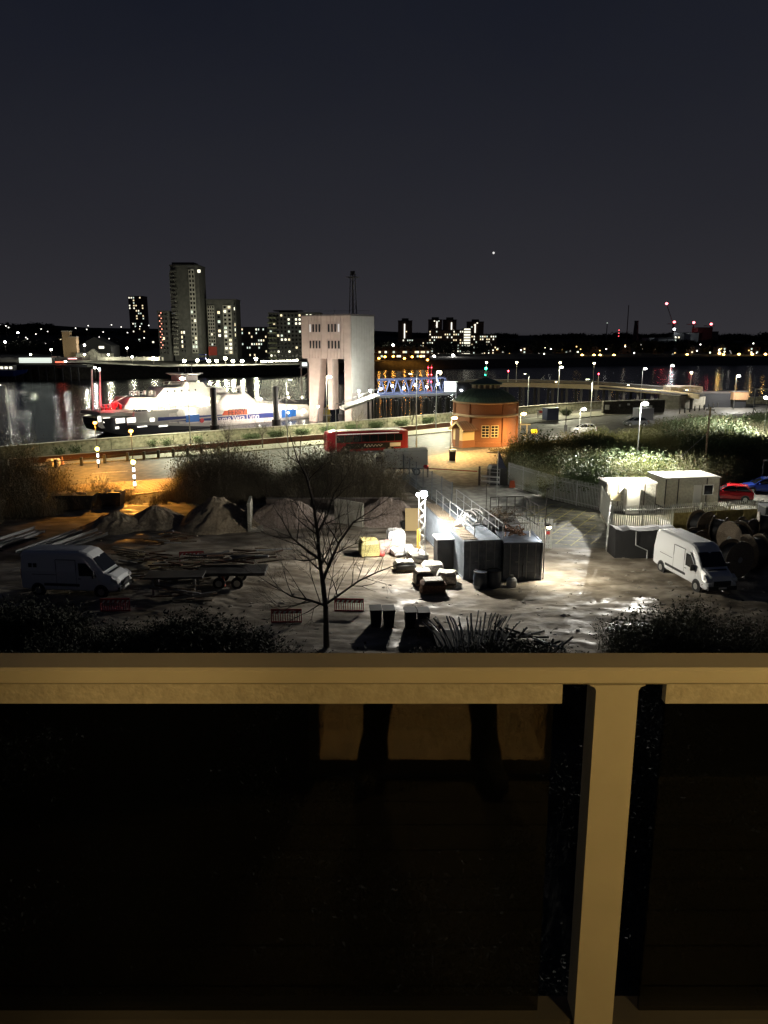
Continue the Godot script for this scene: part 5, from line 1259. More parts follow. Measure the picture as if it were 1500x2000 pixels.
	var gp := [Vector3(-40.63, 0, -87.28), Vector3(-38.42, 0, -89.05), Vector3(-36.12, 0, -90.89), Vector3(-34.04, 0, -92.81), Vector3(-31.75, 0, -94.4), Vector3(-30.09, 0, -95.62), Vector3(-28.65, 0, -96.88), Vector3(-26.99, 0, -97.74), Vector3(-25.43, 0, -98.61), Vector3(-23.78, 0, -99.49), Vector3(-21.7, 0, -100.4)]
	var bl := flat_mat("bollard_black", [0.03, 0.028, 0.025], 0.5)
	for i in gp.size():
		var q: Vector3 = gp[i] - gr.position
		part(gr, "post", mb().box(q + Vector3(0, 0.55, 0), Vector3(0.3, 1.0, 0.3)), bl)
		if i: part(gr, "rail", mb().bar(gp[i - 1] - gr.position + Vector3(0, 0.85, 0), q + Vector3(0, 0.85, 0), 0.1, 0.1), bl)
	for i in 11:
		var q := Vector3(59.47, 0, -155.34).lerp(Vector3(76.54, 0, -173.08), i / 10.0)
		var bo := thing("bollard", "short black bollard in the curved row by the far road bend", "bollard", q, 0.0, "bollards along the far road bend")
		part(bo, "shaft", mb().tube(Vector3.ZERO, Vector3(0, 0.95, 0), 0.14, 0.11, 10), bl)
		part(bo, "cap", mb().ball(Vector3(0, 0.98, 0), Vector3(0.15, 0.1, 0.15), 8), bl)
	var yb := thing("marker_post", "pale yellow marker post at the end of the guard rail", "post", Vector3(-21.45, 0, -99.49))
	part(yb, "shaft", mb().box(Vector3(0, 0.5, 0), Vector3(0.22, 1.0, 0.22)), flat_mat("cream_post", [0.5, 0.42, 0.2], 0.6))
	part(yb, "cap", mb().box(Vector3(0, 1.05, 0), Vector3(0.26, 0.1, 0.26)), flat_mat("cream_post", [0.5, 0.42, 0.2], 0.6))
	for i in 3:
		var wcn := thing("builders_bag", ["left pale rubble bag on the riverside pavement", "right pale rubble bag beside the cone", "orange traffic cone beside the pale bags"][i] , ["bag", "bag", "cone"][i], [Vector3(-39.54, 0, -90.15), Vector3(-38.97, 0, -90.52), Vector3(-38.39, 0, -90.89)][i])
		if i < 2:
			part(wcn, "bag", mb().loft([ring2(0.1, 0.36, 0.36), ring2(0.6, 0.45, 0.42), ring2(0.95, 0.25, 0.3)]), flat_mat("bag_white", [0.6, 0.56, 0.48], 0.8))
		else:
			wcn.name = numbered("traffic_cone")
			part(wcn, "cone", mb().lathe(Vector3(0, 0.14, 0), [Vector2(0.22, 0), Vector2(0.03, 1.0), Vector2(0.01, 1.0)], 12), flat_mat("cone_pale", [0.6, 0.3, 0.2], 0.5))
			part(wcn, "base", mb().box(Vector3(0, 0.15, 0), Vector3(0.5, 0.05, 0.5)), bl)
	# planting: hedges, shrubs, trees
	var hedge_m := flat_mat("hedge_leaf", [0.05, 0.075, 0.025], 0.7)
	var hm := twig_mesh(301, 420, Vector3(3.0, 1.3, 1.8), 0.08, 1.5)
	var hs := [[Vector3(-19.43, 0, -112.59), "leftmost dark hedge behind the young trees"], [Vector3(-16.29, 0, -116.1), "hedge between the two young trees left of the bus"], [Vector3(-12.67, 0, -118.57), "hedge just left of the bus front"], [Vector3(-8.94, 0, -121.79), "hedge rising behind the bus front"], [Vector3(-5.01, 0, -125.19), "hedge behind the middle of the bus roof"], [Vector3(-1.29, 0, -128.77), "hedge behind the rear of the bus roof"], [Vector3(3.05, 0, -131.02), "low hedge right of the bus by the wall"], [Vector3(7.73, 0, -136.58), "last hedge before the rotunda"], [Vector3(35.63, 0, -151.2), "dark hedge behind the navy kiosk on the right"]]
	for e in hs:
		var h := thing("hedge", e[1], "hedge", e[0], 0.6, "hedges along the flood wall")
		part(h, "foliage", hm, hedge_m)
		part(h, "stems", twig_mesh(302, 12, Vector3(2.4, 0.9, 1.2), 0.2, 0.0), flat_mat("stem", [0.06, 0.045, 0.03], 0.9))
	var sm := twig_mesh(303, 110, Vector3(1.8, 1.3, 1.6), 0.09, 1.3)
	var ss := [[Vector3(-41.7, 0, -97.74), "round green shrub before the wall left of the crossing"], [Vector3(-40.22, 0, -99.49), "second green shrub left of the crossing lamp"], [Vector3(-31.86, 0, -105.65), "small shrub right of the second crossing lamp"], [Vector3(-30.3, 0, -106.67), "small shrub left of the lit lamp post"], [Vector3(-26.61, 0, -109.82), "bright shrub at the foot of the lit lamp post"], [Vector3(-44.95, 0, -94.8), "straggly shrub at the left end of the wall"], [Vector3(12.06, 0, -141.73), "small shrub just left of the rotunda roof"]]
	for e in ss:
		var h := thing("shrub", e[1], "shrub", e[0], e[0].x, "shrubs along the flood wall")
		part(h, "foliage", sm, hedge_m)
		part(h, "stems", twig_mesh(304, 8, Vector3(1.2, 0.9, 1.0), 0.2, 0.0), flat_mat("stem", [0.06, 0.045, 0.03], 0.9))
	bare_tree("small bare street tree before the ferry's name board", Vector3(-20.33, 0, -99.94), 4.4, 0.11, 71)
	bare_tree("slim bare street tree left of the bus", Vector3(-16.78, 0, -105.65), 4.2, 0.09, 72)
	bare_tree("bushy bare street tree behind the bus roof", Vector3(-4.22, 0, -119.2), 4.6, 0.1, 73)
	bare_tree("small bare street tree before the timber piles", Vector3(4.72, 0, -128.77), 3.4, 0.08, 74)
	# crossing beacons
	for i in 2:
		var b: Vector3 = [Vector3(-33.57, 0, -89.42), Vector3(-25.24, 0, -76.57)][i]
		var h: float = [5.30, 5.88][i]
		var gy: float = [2.24, 2.73][i]
		var t := thing("belisha_beacon", ["crossing beacon on the river side with a glowing striped pole", "crossing beacon on the near side with a yellow globe"][i], "crossing beacon", b)
		part(t, "pole", mb().tube(Vector3.ZERO, Vector3(0, gy - 0.2, 0), 0.07, 0.07), bl)
		for k in 3:
			var y := gy - 0.75 - k * 0.72
			if y > 0.2: part(t, "lit_light_band", mb().tube(Vector3(0, y - 0.2, 0), Vector3(0, y + 0.2, 0), 0.13, 0.13, 10), glow_mat("band", [0.85, 0.95, 1.0], 3.0))
		part(t, "globe_lamp", mb().ball(Vector3(0, gy, 0), Vector3(0.24, 0.24, 0.24), 12), glow_mat("beacon", [1.0, 0.75, 0.12], 14.0))
		omni(t, Vector3(0, gy, 0), [1.0, 0.7, 0.12], 5.0, 0.2)
		part(t, "upper_pole", mb().tube(Vector3(0, gy + 0.2, 0), Vector3(0, h, 0), 0.04, 0.04, 7), flat_mat("post_dark", [0.06, 0.05, 0.045], 0.6))
		part(t, "lamp_lens", mb().ball(Vector3(0, h, 0), Vector3(0.22, 0.15, 0.22), 10), glow_mat("sodium", SODIUM, 26.0))
		part(t, "lamp_hood", mb().box(Vector3(0, h + 0.2, -0.05), Vector3(0.6, 0.06, 0.4)), bl)
		spot(t, Vector3(0, h, 0), Vector3(0.02, -1, 0.15), SODIUM, [230.0, 400.0][i], 70.0)
	# road signs and small street furniture
	for i in 2:
		var t := thing("round_sign", ["round pink lit sign on a short post above the bank", "round white sign on a post near the far bollards"][i], "sign", [Vector3(42.49, 0, -109.82), Vector3(55.44, 0, -128.77)][i])
		var hh: float = [1.84, 1.88][i]
		part(t, "post", mb().tube(Vector3.ZERO, Vector3(0, hh, 0), 0.04, 0.04, 6), galv)
		part(t, "sign_face", mb().tube(Vector3(0, hh, 0.05), Vector3(0, hh, 0.09), 0.42, 0.42, 18), flat_mat(["sign_pink", "sign_white"][i], [[0.62, 0.3, 0.42], [0.75, 0.75, 0.72]][i], 0.4))
	var bin := thing("litter_bin", "dark litter bin on the orange lit forecourt", "litter bin", Vector3(8.52, 0, -95.21))
	part(bin, "body", mb().loft([ring2(0, 0.36, 0.36), ring2(1.15, 0.4, 0.4)]), flat_mat("bin_brown", [0.035, 0.025, 0.02], 0.5))
	part(bin, "hood", mb().box(Vector3(0, 1.32, 0), Vector3(0.86, 0.08, 0.86)).box(Vector3(-0.36, 1.22, 0), Vector3(0.06, 0.16, 0.7)).box(Vector3(0.36, 1.22, 0), Vector3(0.06, 0.16, 0.7)), flat_mat("bin_brown", [0.035, 0.025, 0.02], 0.5))
	var ys := thing("yellow_sign", "yellow notice on a dark post right of the rotunda", "sign", Vector3(20.56, 0, -104.66))
	part(ys, "post", mb().tube(Vector3.ZERO, Vector3(0, 2.2, 0), 0.05, 0.05, 6), bl)
	part(ys, "sign_face", mb().box(Vector3(-0.1, 2.5, 0.05), Vector3(0.8, 0.55, 0.05)), flat_mat("sign_yellow", [0.7, 0.6, 0.06], 0.4))
	var ko := thing("kiosk", "navy blue kiosk before the river wall", "kiosk", Vector3(30.81, 0, -141.73) + Vector3(0, 0, -1), 0.3)
	part(ko, "body", mb().box(Vector3(0, 1.1, 0), Vector3(2.4, 2.2, 1.8)), flat_mat("kiosk_navy", [0.015, 0.02, 0.05], 0.5))
	part(ko, "roof", mb().box(Vector3(0, 2.26, 0), Vector3(2.6, 0.12, 2.0)), bl)
	var van2 := thing("advert_trailer", "small red and white panel beside the navy kiosk", "panel", Vector3(29.75, 0, -145.37) + Vector3(0, 0, -1), 0.3)
	part(van2, "panel", mb().box(Vector3(0, 1.1, 0), Vector3(1.5, 1.0, 0.1)), flat_mat("panel_white", [0.65, 0.6, 0.58], 0.5))
	part(van2, "red_stripe", mb().box(Vector3(0.15, 1.2, 0.06), Vector3(1.0, 0.28, 0.02)), flat_mat("sign_red", [0.5, 0.03, 0.03], 0.5))
	part(van2, "leg", mb().box(Vector3(-0.6, 0.3, 0), Vector3(0.08, 0.6, 0.08)).box(Vector3(0.6, 0.3, 0), Vector3(0.08, 0.6, 0.08)), bl)
	var dp := thing("ticket_post", "stout black post on the road left of the white hatchback", "post", Vector3(29.08, 0, -123.13))
	part(dp, "shaft", mb().tube(Vector3.ZERO, Vector3(0, 4.17, 0), 0.07, 0.05), bl)
	part(dp, "cabinet", mb().box(Vector3(0, 0.8, 0.1), Vector3(0.42, 1.0, 0.35)), bl)
	var ob := thing("orange_case", "small orange water barrier at the foot of the palisade fence", "barrier", Vector3(13.11, 0, -77.39))
	part(ob, "body", mb().loft([ring2(0, 0.3, 0.2), ring2(0.5, 0.24, 0.12), ring2(0.7, 0.2, 0.1)]), flat_mat("orange_plastic", [0.55, 0.1, 0.03], 0.5))
	# telegraph pole with its stay wire
	var tp := thing("telegraph_pole", "brown wooden telegraph pole with a stay wire above the cream cabin", "pole", Vector3(33.42, 0, -79.36))
	var th := 8.02
	part(tp, "pole", mb().tube(Vector3.ZERO, Vector3(0.1, th, 0), 0.13, 0.1), grain_mat("pole_wood", [[0.3, 0.09, 0.065, 0.045], [0.7, 0.16, 0.12, 0.08]], 1.0, 0.9, 91))
	part(tp, "stay_wire", mb().tube(Vector3(0, th * 0.66, 0), Vector3(-5.6, 0.05, 0.4), 0.02, 0.02, 5), galv)
	part(tp, "cross_arm", mb().box(Vector3(0.1, th - 0.3, 0), Vector3(0.9, 0.1, 0.1)), bl)

func rotunda() -> void:
	var t := thing("rotunda", "round red brick foot tunnel entrance with a green copper roof", "rotunda", Vector3(14.6, 0, -111.5))
	var brick := grain_mat("rot_brick", [[0.25, 0.14, 0.06, 0.032], [0.5, 0.24, 0.105, 0.055], [0.8, 0.33, 0.16, 0.09]], 1.4, 0.85, 92, 0.8, 0.03)
	var stone := flat_mat("rot_stone", [0.4, 0.3, 0.2], 0.8)
	var copper := grain_mat("copper", [[0.3, 0.09, 0.15, 0.12], [0.7, 0.17, 0.26, 0.21]], 0.8, 0.6, 93)
	var R := 4.55
	var rh := 6.0
	part(t, "wall", mb().lathe(Vector3.ZERO, [Vector2(R + 0.15, 0), Vector2(R + 0.15, 0.6), Vector2(R, 0.62), Vector2(R, 4.1)], 48), brick)
	part(t, "string_course", mb().lathe(Vector3.ZERO, [Vector2(R, 4.05), Vector2(R + 0.25, 4.15), Vector2(R + 0.25, 4.35), Vector2(R, 4.45)], 48), stone)
	part(t, "parapet", mb().lathe(Vector3.ZERO, [Vector2(R, 4.4), Vector2(R, rh)], 48), brick)
	part(t, "cornice", mb().lathe(Vector3.ZERO, [Vector2(R, rh - 0.1), Vector2(R + 0.22, rh), Vector2(R + 0.22, rh + 0.14), Vector2(R - 0.3, rh + 0.16)], 48), stone)
	var roof := part(t, "roof", mb().lathe(Vector3.ZERO, [Vector2(R - 0.1, rh + 0.12), Vector2(3.9, 6.75), Vector2(3.1, 7.3), Vector2(2.4, 7.66), Vector2(1.8, 7.86)], 48), copper)
	for k in 28:
		var a := TAU * k / 28
		var dr := Vector3(cos(a), 0, sin(a))
		part(roof, "rib", mb().bar(dr * (R - 0.1) + Vector3(0, rh + 0.17, 0), dr * 3.9 + Vector3(0, 6.79, 0), 0.06, 0.06).bar(dr * 3.9 + Vector3(0, 6.79, 0), dr * 3.1 + Vector3(0, 7.34, 0), 0.06, 0.06).bar(dr * 3.1 + Vector3(0, 7.34, 0), dr * 2.4 + Vector3(0, 7.7, 0), 0.06, 0.06), copper)
	var lan := part(t, "lantern", mb().lathe(Vector3.ZERO, [Vector2(1.8, 7.8), Vector2(1.8, 8.0), Vector2(1.75, 8.0), Vector2(1.75, 8.5)], 32), flat_mat("lantern_dark", [0.05, 0.05, 0.045], 0.5))
	for k in 14:
		var a := TAU * k / 14
		part(lan, "baluster", mb().box(Vector3(cos(a) * 1.85, 8.2, sin(a) * 1.85), Vector3(0.26, 0.5, 0.26), Basis(Vector3.UP, -a)), flat_mat("lantern_pale", [0.42, 0.38, 0.3], 0.7))
	part(t, "lantern_roof", mb().lathe(Vector3.ZERO, [Vector2(2.3, 8.46), Vector2(2.35, 8.56), Vector2(1.2, 9.05), Vector2(0.4, 9.3), Vector2(0.2, 9.5)], 32), copper)
	part(t, "finial", mb().tube(Vector3(0, 9.4, 0), Vector3(0, 9.8, 0), 0.06, 0.06, 6).ball(Vector3(0, 10.0, 0), Vector3(0.26, 0.26, 0.26), 10), flat_mat("finial", [0.5, 0.42, 0.35], 0.5))
	for k in 5: # pilasters
		var a := deg_to_rad([18.0, 62.0, 128.0, 168.0, 50.0][k])
		if k == 4: continue
		part(t, "pilaster", mb().box(Vector3(cos(a) * (R + 0.06), 2.1, sin(a) * (R + 0.06)), Vector3(0.4, 4.0, 0.7), Basis(Vector3.UP, -a)), brick)
		part(t, "parapet_pier", mb().box(Vector3(cos(a) * (R + 0.06), 5.2, sin(a) * (R + 0.06)), Vector3(0.3, 1.5, 0.6), Basis(Vector3.UP, -a)), brick)
	# paired windows
	for k in 2:
		var a := deg_to_rad(96.0 - k * 16.0)
		var bs := Basis(Vector3.UP, PI / 2 - a)
		var c := Vector3(cos(a) * (R + 0.02), 2.2, sin(a) * (R + 0.02))
		var w := part(t, "window", mb().box(c, Vector3(1.0, 1.6, 0.1), bs), flat_mat("dark_glass", [0.012, 0.014, 0.018], 0.06))
		var fr := mb()
		for y in [-0.8, -0.02, 0.4, -0.4, 0.8]: fr.box(c + bs * Vector3(0, y, 0.06), Vector3(1.06, 0.08, 0.06), bs)
		for x in [-0.5, 0.0, 0.5]: fr.box(c + bs * Vector3(x, 0, 0.065), Vector3(0.07, 1.6, 0.06), bs)
		part(w, "window_frame", fr, flat_mat("frame_cream", [0.6, 0.52, 0.36], 0.6))
	# gabled porch
	var pa := deg_to_rad(128.0)
	var pb := Basis(Vector3.UP, PI / 2 - pa - 0.35)
	var pc := Vector3(cos(pa) * R, 0, sin(pa) * R)
	var porch := part(t, "porch", mb().box(pc + pb * Vector3(0, 0.5, 0.7), Vector3(2.3, 1.0, 2.2), pb), brick)
	var cream := flat_mat("porch_cream", [0.6, 0.5, 0.3], 0.6)
	part(porch, "porch_wall", mb().box(pc + pb * Vector3(1.02, 1.75, 0.7), Vector3(0.1, 1.5, 2.0), pb).box(pc + pb * Vector3(-1.02, 1.75, 0.7), Vector3(0.1, 1.5, 2.0), pb).box(pc + pb * Vector3(0.72, 1.75, 1.72), Vector3(0.7, 1.5, 0.1), pb).box(pc + pb * Vector3(-0.8, 1.75, 1.72), Vector3(0.5, 1.5, 0.1), pb), cream)
	part(porch, "doorway", mb().box(pc + pb * Vector3(-0.1, 1.3, 1.78), Vector3(0.85, 2.4, 0.08), pb), flat_mat("door_brown", [0.09, 0.045, 0.025], 0.6))
	for s in [-1.0, 1.0]:
		part(porch, "roof_slope", mb().box(pc + pb * Vector3(s * 0.8, 2.95, 0.75), Vector3(2.0, 0.1, 2.7), pb * Basis(Vector3.BACK, -s * 0.62)), flat_mat("porch_tile", [0.16, 0.09, 0.06], 0.8))
		part(porch, "bargeboard", mb().box(pc + pb * Vector3(s * 0.8, 2.98, 2.13), Vector3(2.05, 0.24, 0.08), pb * Basis(Vector3.BACK, -s * 0.62)), cream)
		for k in 6: part(porch, "roof_tile_row", mb().box(pc + pb * Vector3(s * 0.8, 3.02, -0.3 + k * 0.42), Vector3(1.95, 0.05, 0.1), pb * Basis(Vector3.BACK, -s * 0.62)), flat_mat("porch_ridge", [0.3, 0.18, 0.12], 0.8))
	# wooden finger sign next to the rotunda
	var fs := thing("finger_post", "cream finger post with small boards right of the rotunda", "sign post", Vector3(21.04, 0, -113.16))
	part(fs, "post", mb().box(Vector3(0, 1.3, 0), Vector3(0.16, 2.6, 0.16)), cream)
	part(fs, "board", mb().box(Vector3(-0.3, 2.5, 0.1), Vector3(1.6, 0.18, 0.06)).box(Vector3(-0.2, 0.9, 0.1), Vector3(1.0, 0.14, 0.06)), cream)
	var ivy := thing("flower_bed", "low leafy bed at the foot of the rotunda", "flower bed", Vector3(17.41, 0, -101.78))
	part(ivy, "foliage", twig_mesh(311, 260, Vector3(7.5, 0.6, 2.2), 0.1, 1.2), flat_mat("bed_leaf", [0.12, 0.1, 0.04], 0.8))
	part(ivy, "soil", mb().ball(Vector3.ZERO, Vector3(3.8, 0.14, 1.2), 16), grain_mat("soil", [[0.2, 0.03, 0.026, 0.02]], 0.2, 0.95, 4, 2.0))

func street_lamps() -> void:
	var R := PI
	street_lamp("tall slim shielded lamp post at the far left before the river", Vector3(-49.51, 0, -101.78), 8.84, 0.7, R, GREENISH, 160, false)
	street_lamp("lit lamp post before the ferry's white superstructure", Vector3(-26.69, 0, -105.65), 9.57, 0.5, R, GREENISH, 210)
	street_lamp("tall dark slim shielded lamp post left of the bus", Vector3(-11.97, 0, -95.21), 9.86, 0.4, 0.0, GREENISH, 190, false)
	street_lamp("lit lamp post behind the bus, before the concrete tower", Vector3(-8.66, 0, -116.71), 9.23, 0.3, 0.0, GREENISH, 230)
	street_lamp("thin unlit post standing in front of the bus", Vector3(-6.08, 0, -97.31), 6.76, 0.2, 0.0, WHITE, 0, false, 0.05)
	street_lamp("tall slim shielded lamp post at the rear of the bus", Vector3(4.48, 0, -106.16), 10.09, 0.8, R, GREENISH, 150, false)
	street_lamp("lit lamp post left of the rotunda before the piles", Vector3(8.67, 0, -128.77), 9.46, 0.3, 0.0, GREENISH, 230)
	street_lamp("short lit lamp post at the rotunda's left side", Vector3(8.65, 0, -99.05), 4.91, 0.3, 0.0, [1.0, 0.6, 0.2], 75)
	street_lamp("short lit lamp post at the rotunda's right side", Vector3(18.35, 0, -103.68), 4.99, 0.3, 0.0, [1.0, 0.56, 0.17], 70)
	street_lamp("short lit lamp post behind the white hatchback", Vector3(29.05, 0, -114.32), 4.64, 0.4, 0.0, WHITE, 70)
	street_lamp("tall slim shielded lamp post right of the rotunda", Vector3(29.27, 0, -109.28), 9.17, 0.6, R, GREENISH, 260, false)
	street_lamp("grey slim shielded lamp post between rotunda and pier", Vector3(28.86, 0, -155.34), 7.82, 0.7, R, GREENISH, 200, false)
	street_lamp("tall lit lamp post left of the white hatchback, by the wall", Vector3(35.31, 0, -157.5), 9.14, 0.3, 0.0, GREENISH, 150)
	street_lamp("glaring white lamp post over the green bank", Vector3(26.33, 0, -79.36), 8.38, 0.3, 0.0, WHITE, 560, true, 0.08, false, Vector3(-0.3, -0.5, 0.85), 82.0)
	street_lamp("glaring white lamp post at the right edge", Vector3(51.78, 0, -104.66), 7.03, 0.3, R * 0.5, WHITE, 420)
	street_lamp("lit lamp post above the dark abutment wall", Vector3(65.93, 0, -179.91), 8.66, 0.3, 0.0, WHITE, 90)
	street_lamp("lit lamp post at the far end of the bollard row", Vector3(74.27, 0, -164.33), 7.09, 0.3, 0.0, WHITE, 90)
	street_lamp("slim lit lamp post behind the dark abutment wall", Vector3(56.45, 0, -170.49), 8.33, 0.4, 0.0, WHITE, 60)
	street_lamp("small lamp post behind the blue saloon", Vector3(38.87, 0, -77.94), 2.6, 0.2, 0.0, WHITE, 0, false, 0.05)

func ferry() -> void:
	var t := thing("car_ferry", "brightly lit white and blue car ferry moored at the terminal", "ferry", Vector3(-56.2, -4, -146.3), deg_to_rad(46.97))
	var white := grain_mat("ship_white", [[0.3, 0.58, 0.57, 0.53], [0.7, 0.7, 0.69, 0.66]], 0.5, 0.5, 111)
	var dark := flat_mat("ship_dark", [0.02, 0.022, 0.03], 0.45)
	var grey := flat_mat("ship_pale_grey", [0.42, 0.42, 0.4], 0.5)
	var blue := flat_mat("ship_blue", [0.02, 0.04, 0.2], 0.4)
	var red := flat_mat("ship_red", [0.5, 0.02, 0.03], 0.5)
	var glowp := glow_mat("ferry_window", [1.0, 0.95, 0.82], 2.2)
	# hull: dark lower body with raked ends
	var hull := []
	for e in [[2.6, 2.4, 2.6], [3.6, 1.2, 3.9], [6.5, 0.2, 4.7], [12.0, -0.6, 5.0], [50.0, -0.6, 5.0], [57.0, 0.4, 4.4], [61.0, 1.8, 3.2], [63.0, 3.0, 1.5]]:
		hull.append(PackedVector3Array([Vector3(e[0], e[1], -5 + e[2] * 0.9), Vector3(e[0], 3.6, -5 + e[2]), Vector3(e[0], 3.6, -5 - e[2]), Vector3(e[0], e[1], -5 - e[2] * 0.9)]))
	part(t, "hull", mb().loft(hull), dark)
	part(t, "rubbing_strake", mb().box(Vector3(31, 2.2, 0.1), Vector3(46, 0.3, 0.3)), grey)
	# side: white bulwark with blue band
	var b1 := PackedVector2Array([Vector2(9.43, 1.97), Vector2(9.62, 4.40), Vector2(17.47, 4.48), Vector2(28.77, 4.28), Vector2(42.75, 3.96), Vector2(55.20, 2.95), Vector2(61.90, 1.77), Vector2(63.25, -0.10), Vector2(42.57, -0.25), Vector2(28.53, 0.09)])
	part(t, "bulwark", mb().prism(b1, -0.5, 0.0), grey)
	part(t, "side_house", mb().prism(PackedVector2Array([Vector2(19.23, 3.73), Vector2(20.15, 4.62), Vector2(28.79, 4.61), Vector2(31.57, 6.66), Vector2(35.68, 6.55), Vector2(39.84, 4.37), Vector2(55.20, 3.19), Vector2(56.13, 1.16), Vector2(55.12, 0.37), Vector2(19.68, 1.35)]), -3.2, 0.12), white)
	part(t, "blue_band", mb().prism(PackedVector2Array([Vector2(14.71, 2.17), Vector2(14.77, 3.10), Vector2(28.67, 2.63), Vector2(45.07, 1.93), Vector2(45.03, 0.86), Vector2(28.60, 1.41)]), 0.14, 0.2), blue)
	part(t, "lower_band", mb().prism(PackedVector2Array([Vector2(28.55, 0.53), Vector2(28.60, 1.36), Vector2(45.03, 0.81), Vector2(44.99, -0.08)]), 0.14, 0.2), white)
	# superstructure outline, the stepped white house with its raked ends
	var ss := PackedVector2Array([Vector2(9.11, 4.94), Vector2(10.84, 7.15), Vector2(16.57, 6.83), Vector2(18.73, 8.70), Vector2(23.01, 8.71), Vector2(23.69, 9.64), Vector2(28.28, 9.44), Vector2(29.14, 8.43), Vector2(33.02, 8.36), Vector2(35.40, 6.56), Vector2(39.94, 6.44), Vector2(42.19, 4.70), Vector2(48.84, 4.06), Vector2(53.57, 2.93), Vector2(54.51, 2.01), Vector2(28.70, 3.07)])
	part(t, "superstructure", mb().prism(ss, -9.2, -3.3), white)
	for i in 5: part(t, "porthole", mb().tube(Vector3(Vector2(19.40, 7.93).x + i * 1.7, Vector2(19.40, 7.93).y, -3.32), Vector3(Vector2(19.40, 7.93).x + i * 1.7, Vector2(19.40, 7.93).y, -3.22), 0.22, 0.22, 10), dark)
	part(t, "deck_rail", rail_run([Vector2(10.86, 7.35), Vector2(16.59, 7.04)], 1.0, -3.4), grey)
	part(t, "deck_rail", rail_run([Vector2(18.74, 8.91), Vector2(23.02, 8.92)], 1.0, -3.4), grey)
	part(t, "deck_rail", rail_run([Vector2(35.69, 6.77), Vector2(39.95, 6.67)], 1.0, -3.4), grey)
	# wheelhouse with sloping windows, mast and aerials
	var w0 := Vector2(24.46, 9.82); var w1 := Vector2(27.89, 11.62)
	var wh := part(t, "wheelhouse", mb().loft([rect_ring(w0.y, w0.x - 0.3, w1.x + 0.2, -9.2, -5.0), rect_ring(w0.y + 1.0, w0.x - 0.3, w1.x + 0.2, -9.2, -5.0), rect_ring(w1.y - 0.4, w0.x - 0.9, w1.x + 0.8, -9.8, -4.4)]), white)
	part(wh, "wheelhouse_roof", mb().box(Vector3((w0.x + w1.x) / 2, w1.y - 0.28, -7.1), Vector3(w1.x - w0.x + 2.2, 0.2, 6.0)), grey)
	for i in 3: part(wh, "window", mb().box(Vector3(w0.x + 0.4 + i * 1.15, w0.y + 1.5, -4.66), Vector3(0.9, 0.8, 0.12), Basis(Vector3.RIGHT, 0.35)), flat_mat("dark_glass", [0.012, 0.014, 0.018], 0.06))
	for i in 6: part(wh, "aerial", mb().tube(Vector3(w0.x - 0.4 + i * 0.8, w1.y - 0.2, -6.0 - (i % 2)), Vector3(w0.x - 0.4 + i * 0.8, w1.y + 1.2 + (i % 3) * 0.5, -6.0 - (i % 2)), 0.04, 0.03, 5), grey)
	part(t, "red_deck_light", mb().box(Vector3(w0.x - 1.0, w0.y + 0.2, -4.2), Vector3(2.0, 0.25, 0.2)), red)
	# bow ramp gantry: two tall posts with a lamp, red lit winches, raking stays
	var g0 := Vector2(4.23, 4.77); var g1 := Vector2(4.50, 12.86)
	for k in 2:
		part(t, "gantry_post", mb().bar(Vector3(g0.x + k * 0.9, 3.4, -3.5 - k * 5.0), Vector3(g1.x + 0.4 + k * 0.9, g1.y, -3.5 - k * 5.0), 0.3, 0.3), white)
	part(t, "gantry_lamp", mb().ball(Vector3(g1.x + 0.3, g1.y + 0.1, -3.4), Vector3(0.24, 0.2, 0.24)), glow_mat("ferry_lamp", COOL, 50.0))
	omni(t, Vector3(g1.x + 0.3, g1.y + 0.1, -3.4), COOL, 45, 0.2)
	part(t, "raking_stay", mb().tube(Vector3(Vector2(5.40, 6.08).x, Vector2(5.40, 6.08).y, -2), Vector3(Vector2(10.51, 7.17).x, Vector2(10.51, 7.17).y + 0.3, -4), 0.12, 0.12, 6).tube(Vector3(Vector2(7.38, 6.55).x, Vector2(7.38, 6.55).y, -2.6), Vector3(Vector2(8.93, 5.45).x, Vector2(8.93, 5.45).y, -2), 0.1, 0.1, 6), white)
	rng.seed = 17
	var win := mb()
	for i in 10: win.box(Vector3(Vector2(4.39, 5.35).x + i * 0.42, Vector2(4.37, 5.16).y + rr(-0.3, 0.9), rr(-3, -1.4)), Vector3(rr(0.3, 0.6), rr(0.5, 1.4), rr(0.3, 0.7)))
	part(t, "winch", win, red)
	part(t, "red_lamp", mb().ball(Vector3(Vector2(5.36, 5.59).x, Vector2(5.36, 5.59).y + 1.4, -0.9), Vector3(0.16, 0.16, 0.16), 8), glow_mat("red_glow", [1.0, 0.03, 0.06], 20.0))
	omni(t, Vector3(Vector2(5.36, 5.59).x, Vector2(5.36, 5.59).y + 1.4, -0.9), [1.0, 0.06, 0.09], 30, 0.15)
	part(t, "bow_rail", rail_run([Vector2(2.79, 5.07), Vector2(5.76, 5.16)], 1.1, -1.6), grey)
	part(t, "bow_deck", mb().prism(PackedVector2Array([Vector2(2.52, 4.30), Vector2(2.98, 4.86), Vector2(9.62, 4.40), Vector2(9.58, 3.79)]), -8.5, -0.6), grey)
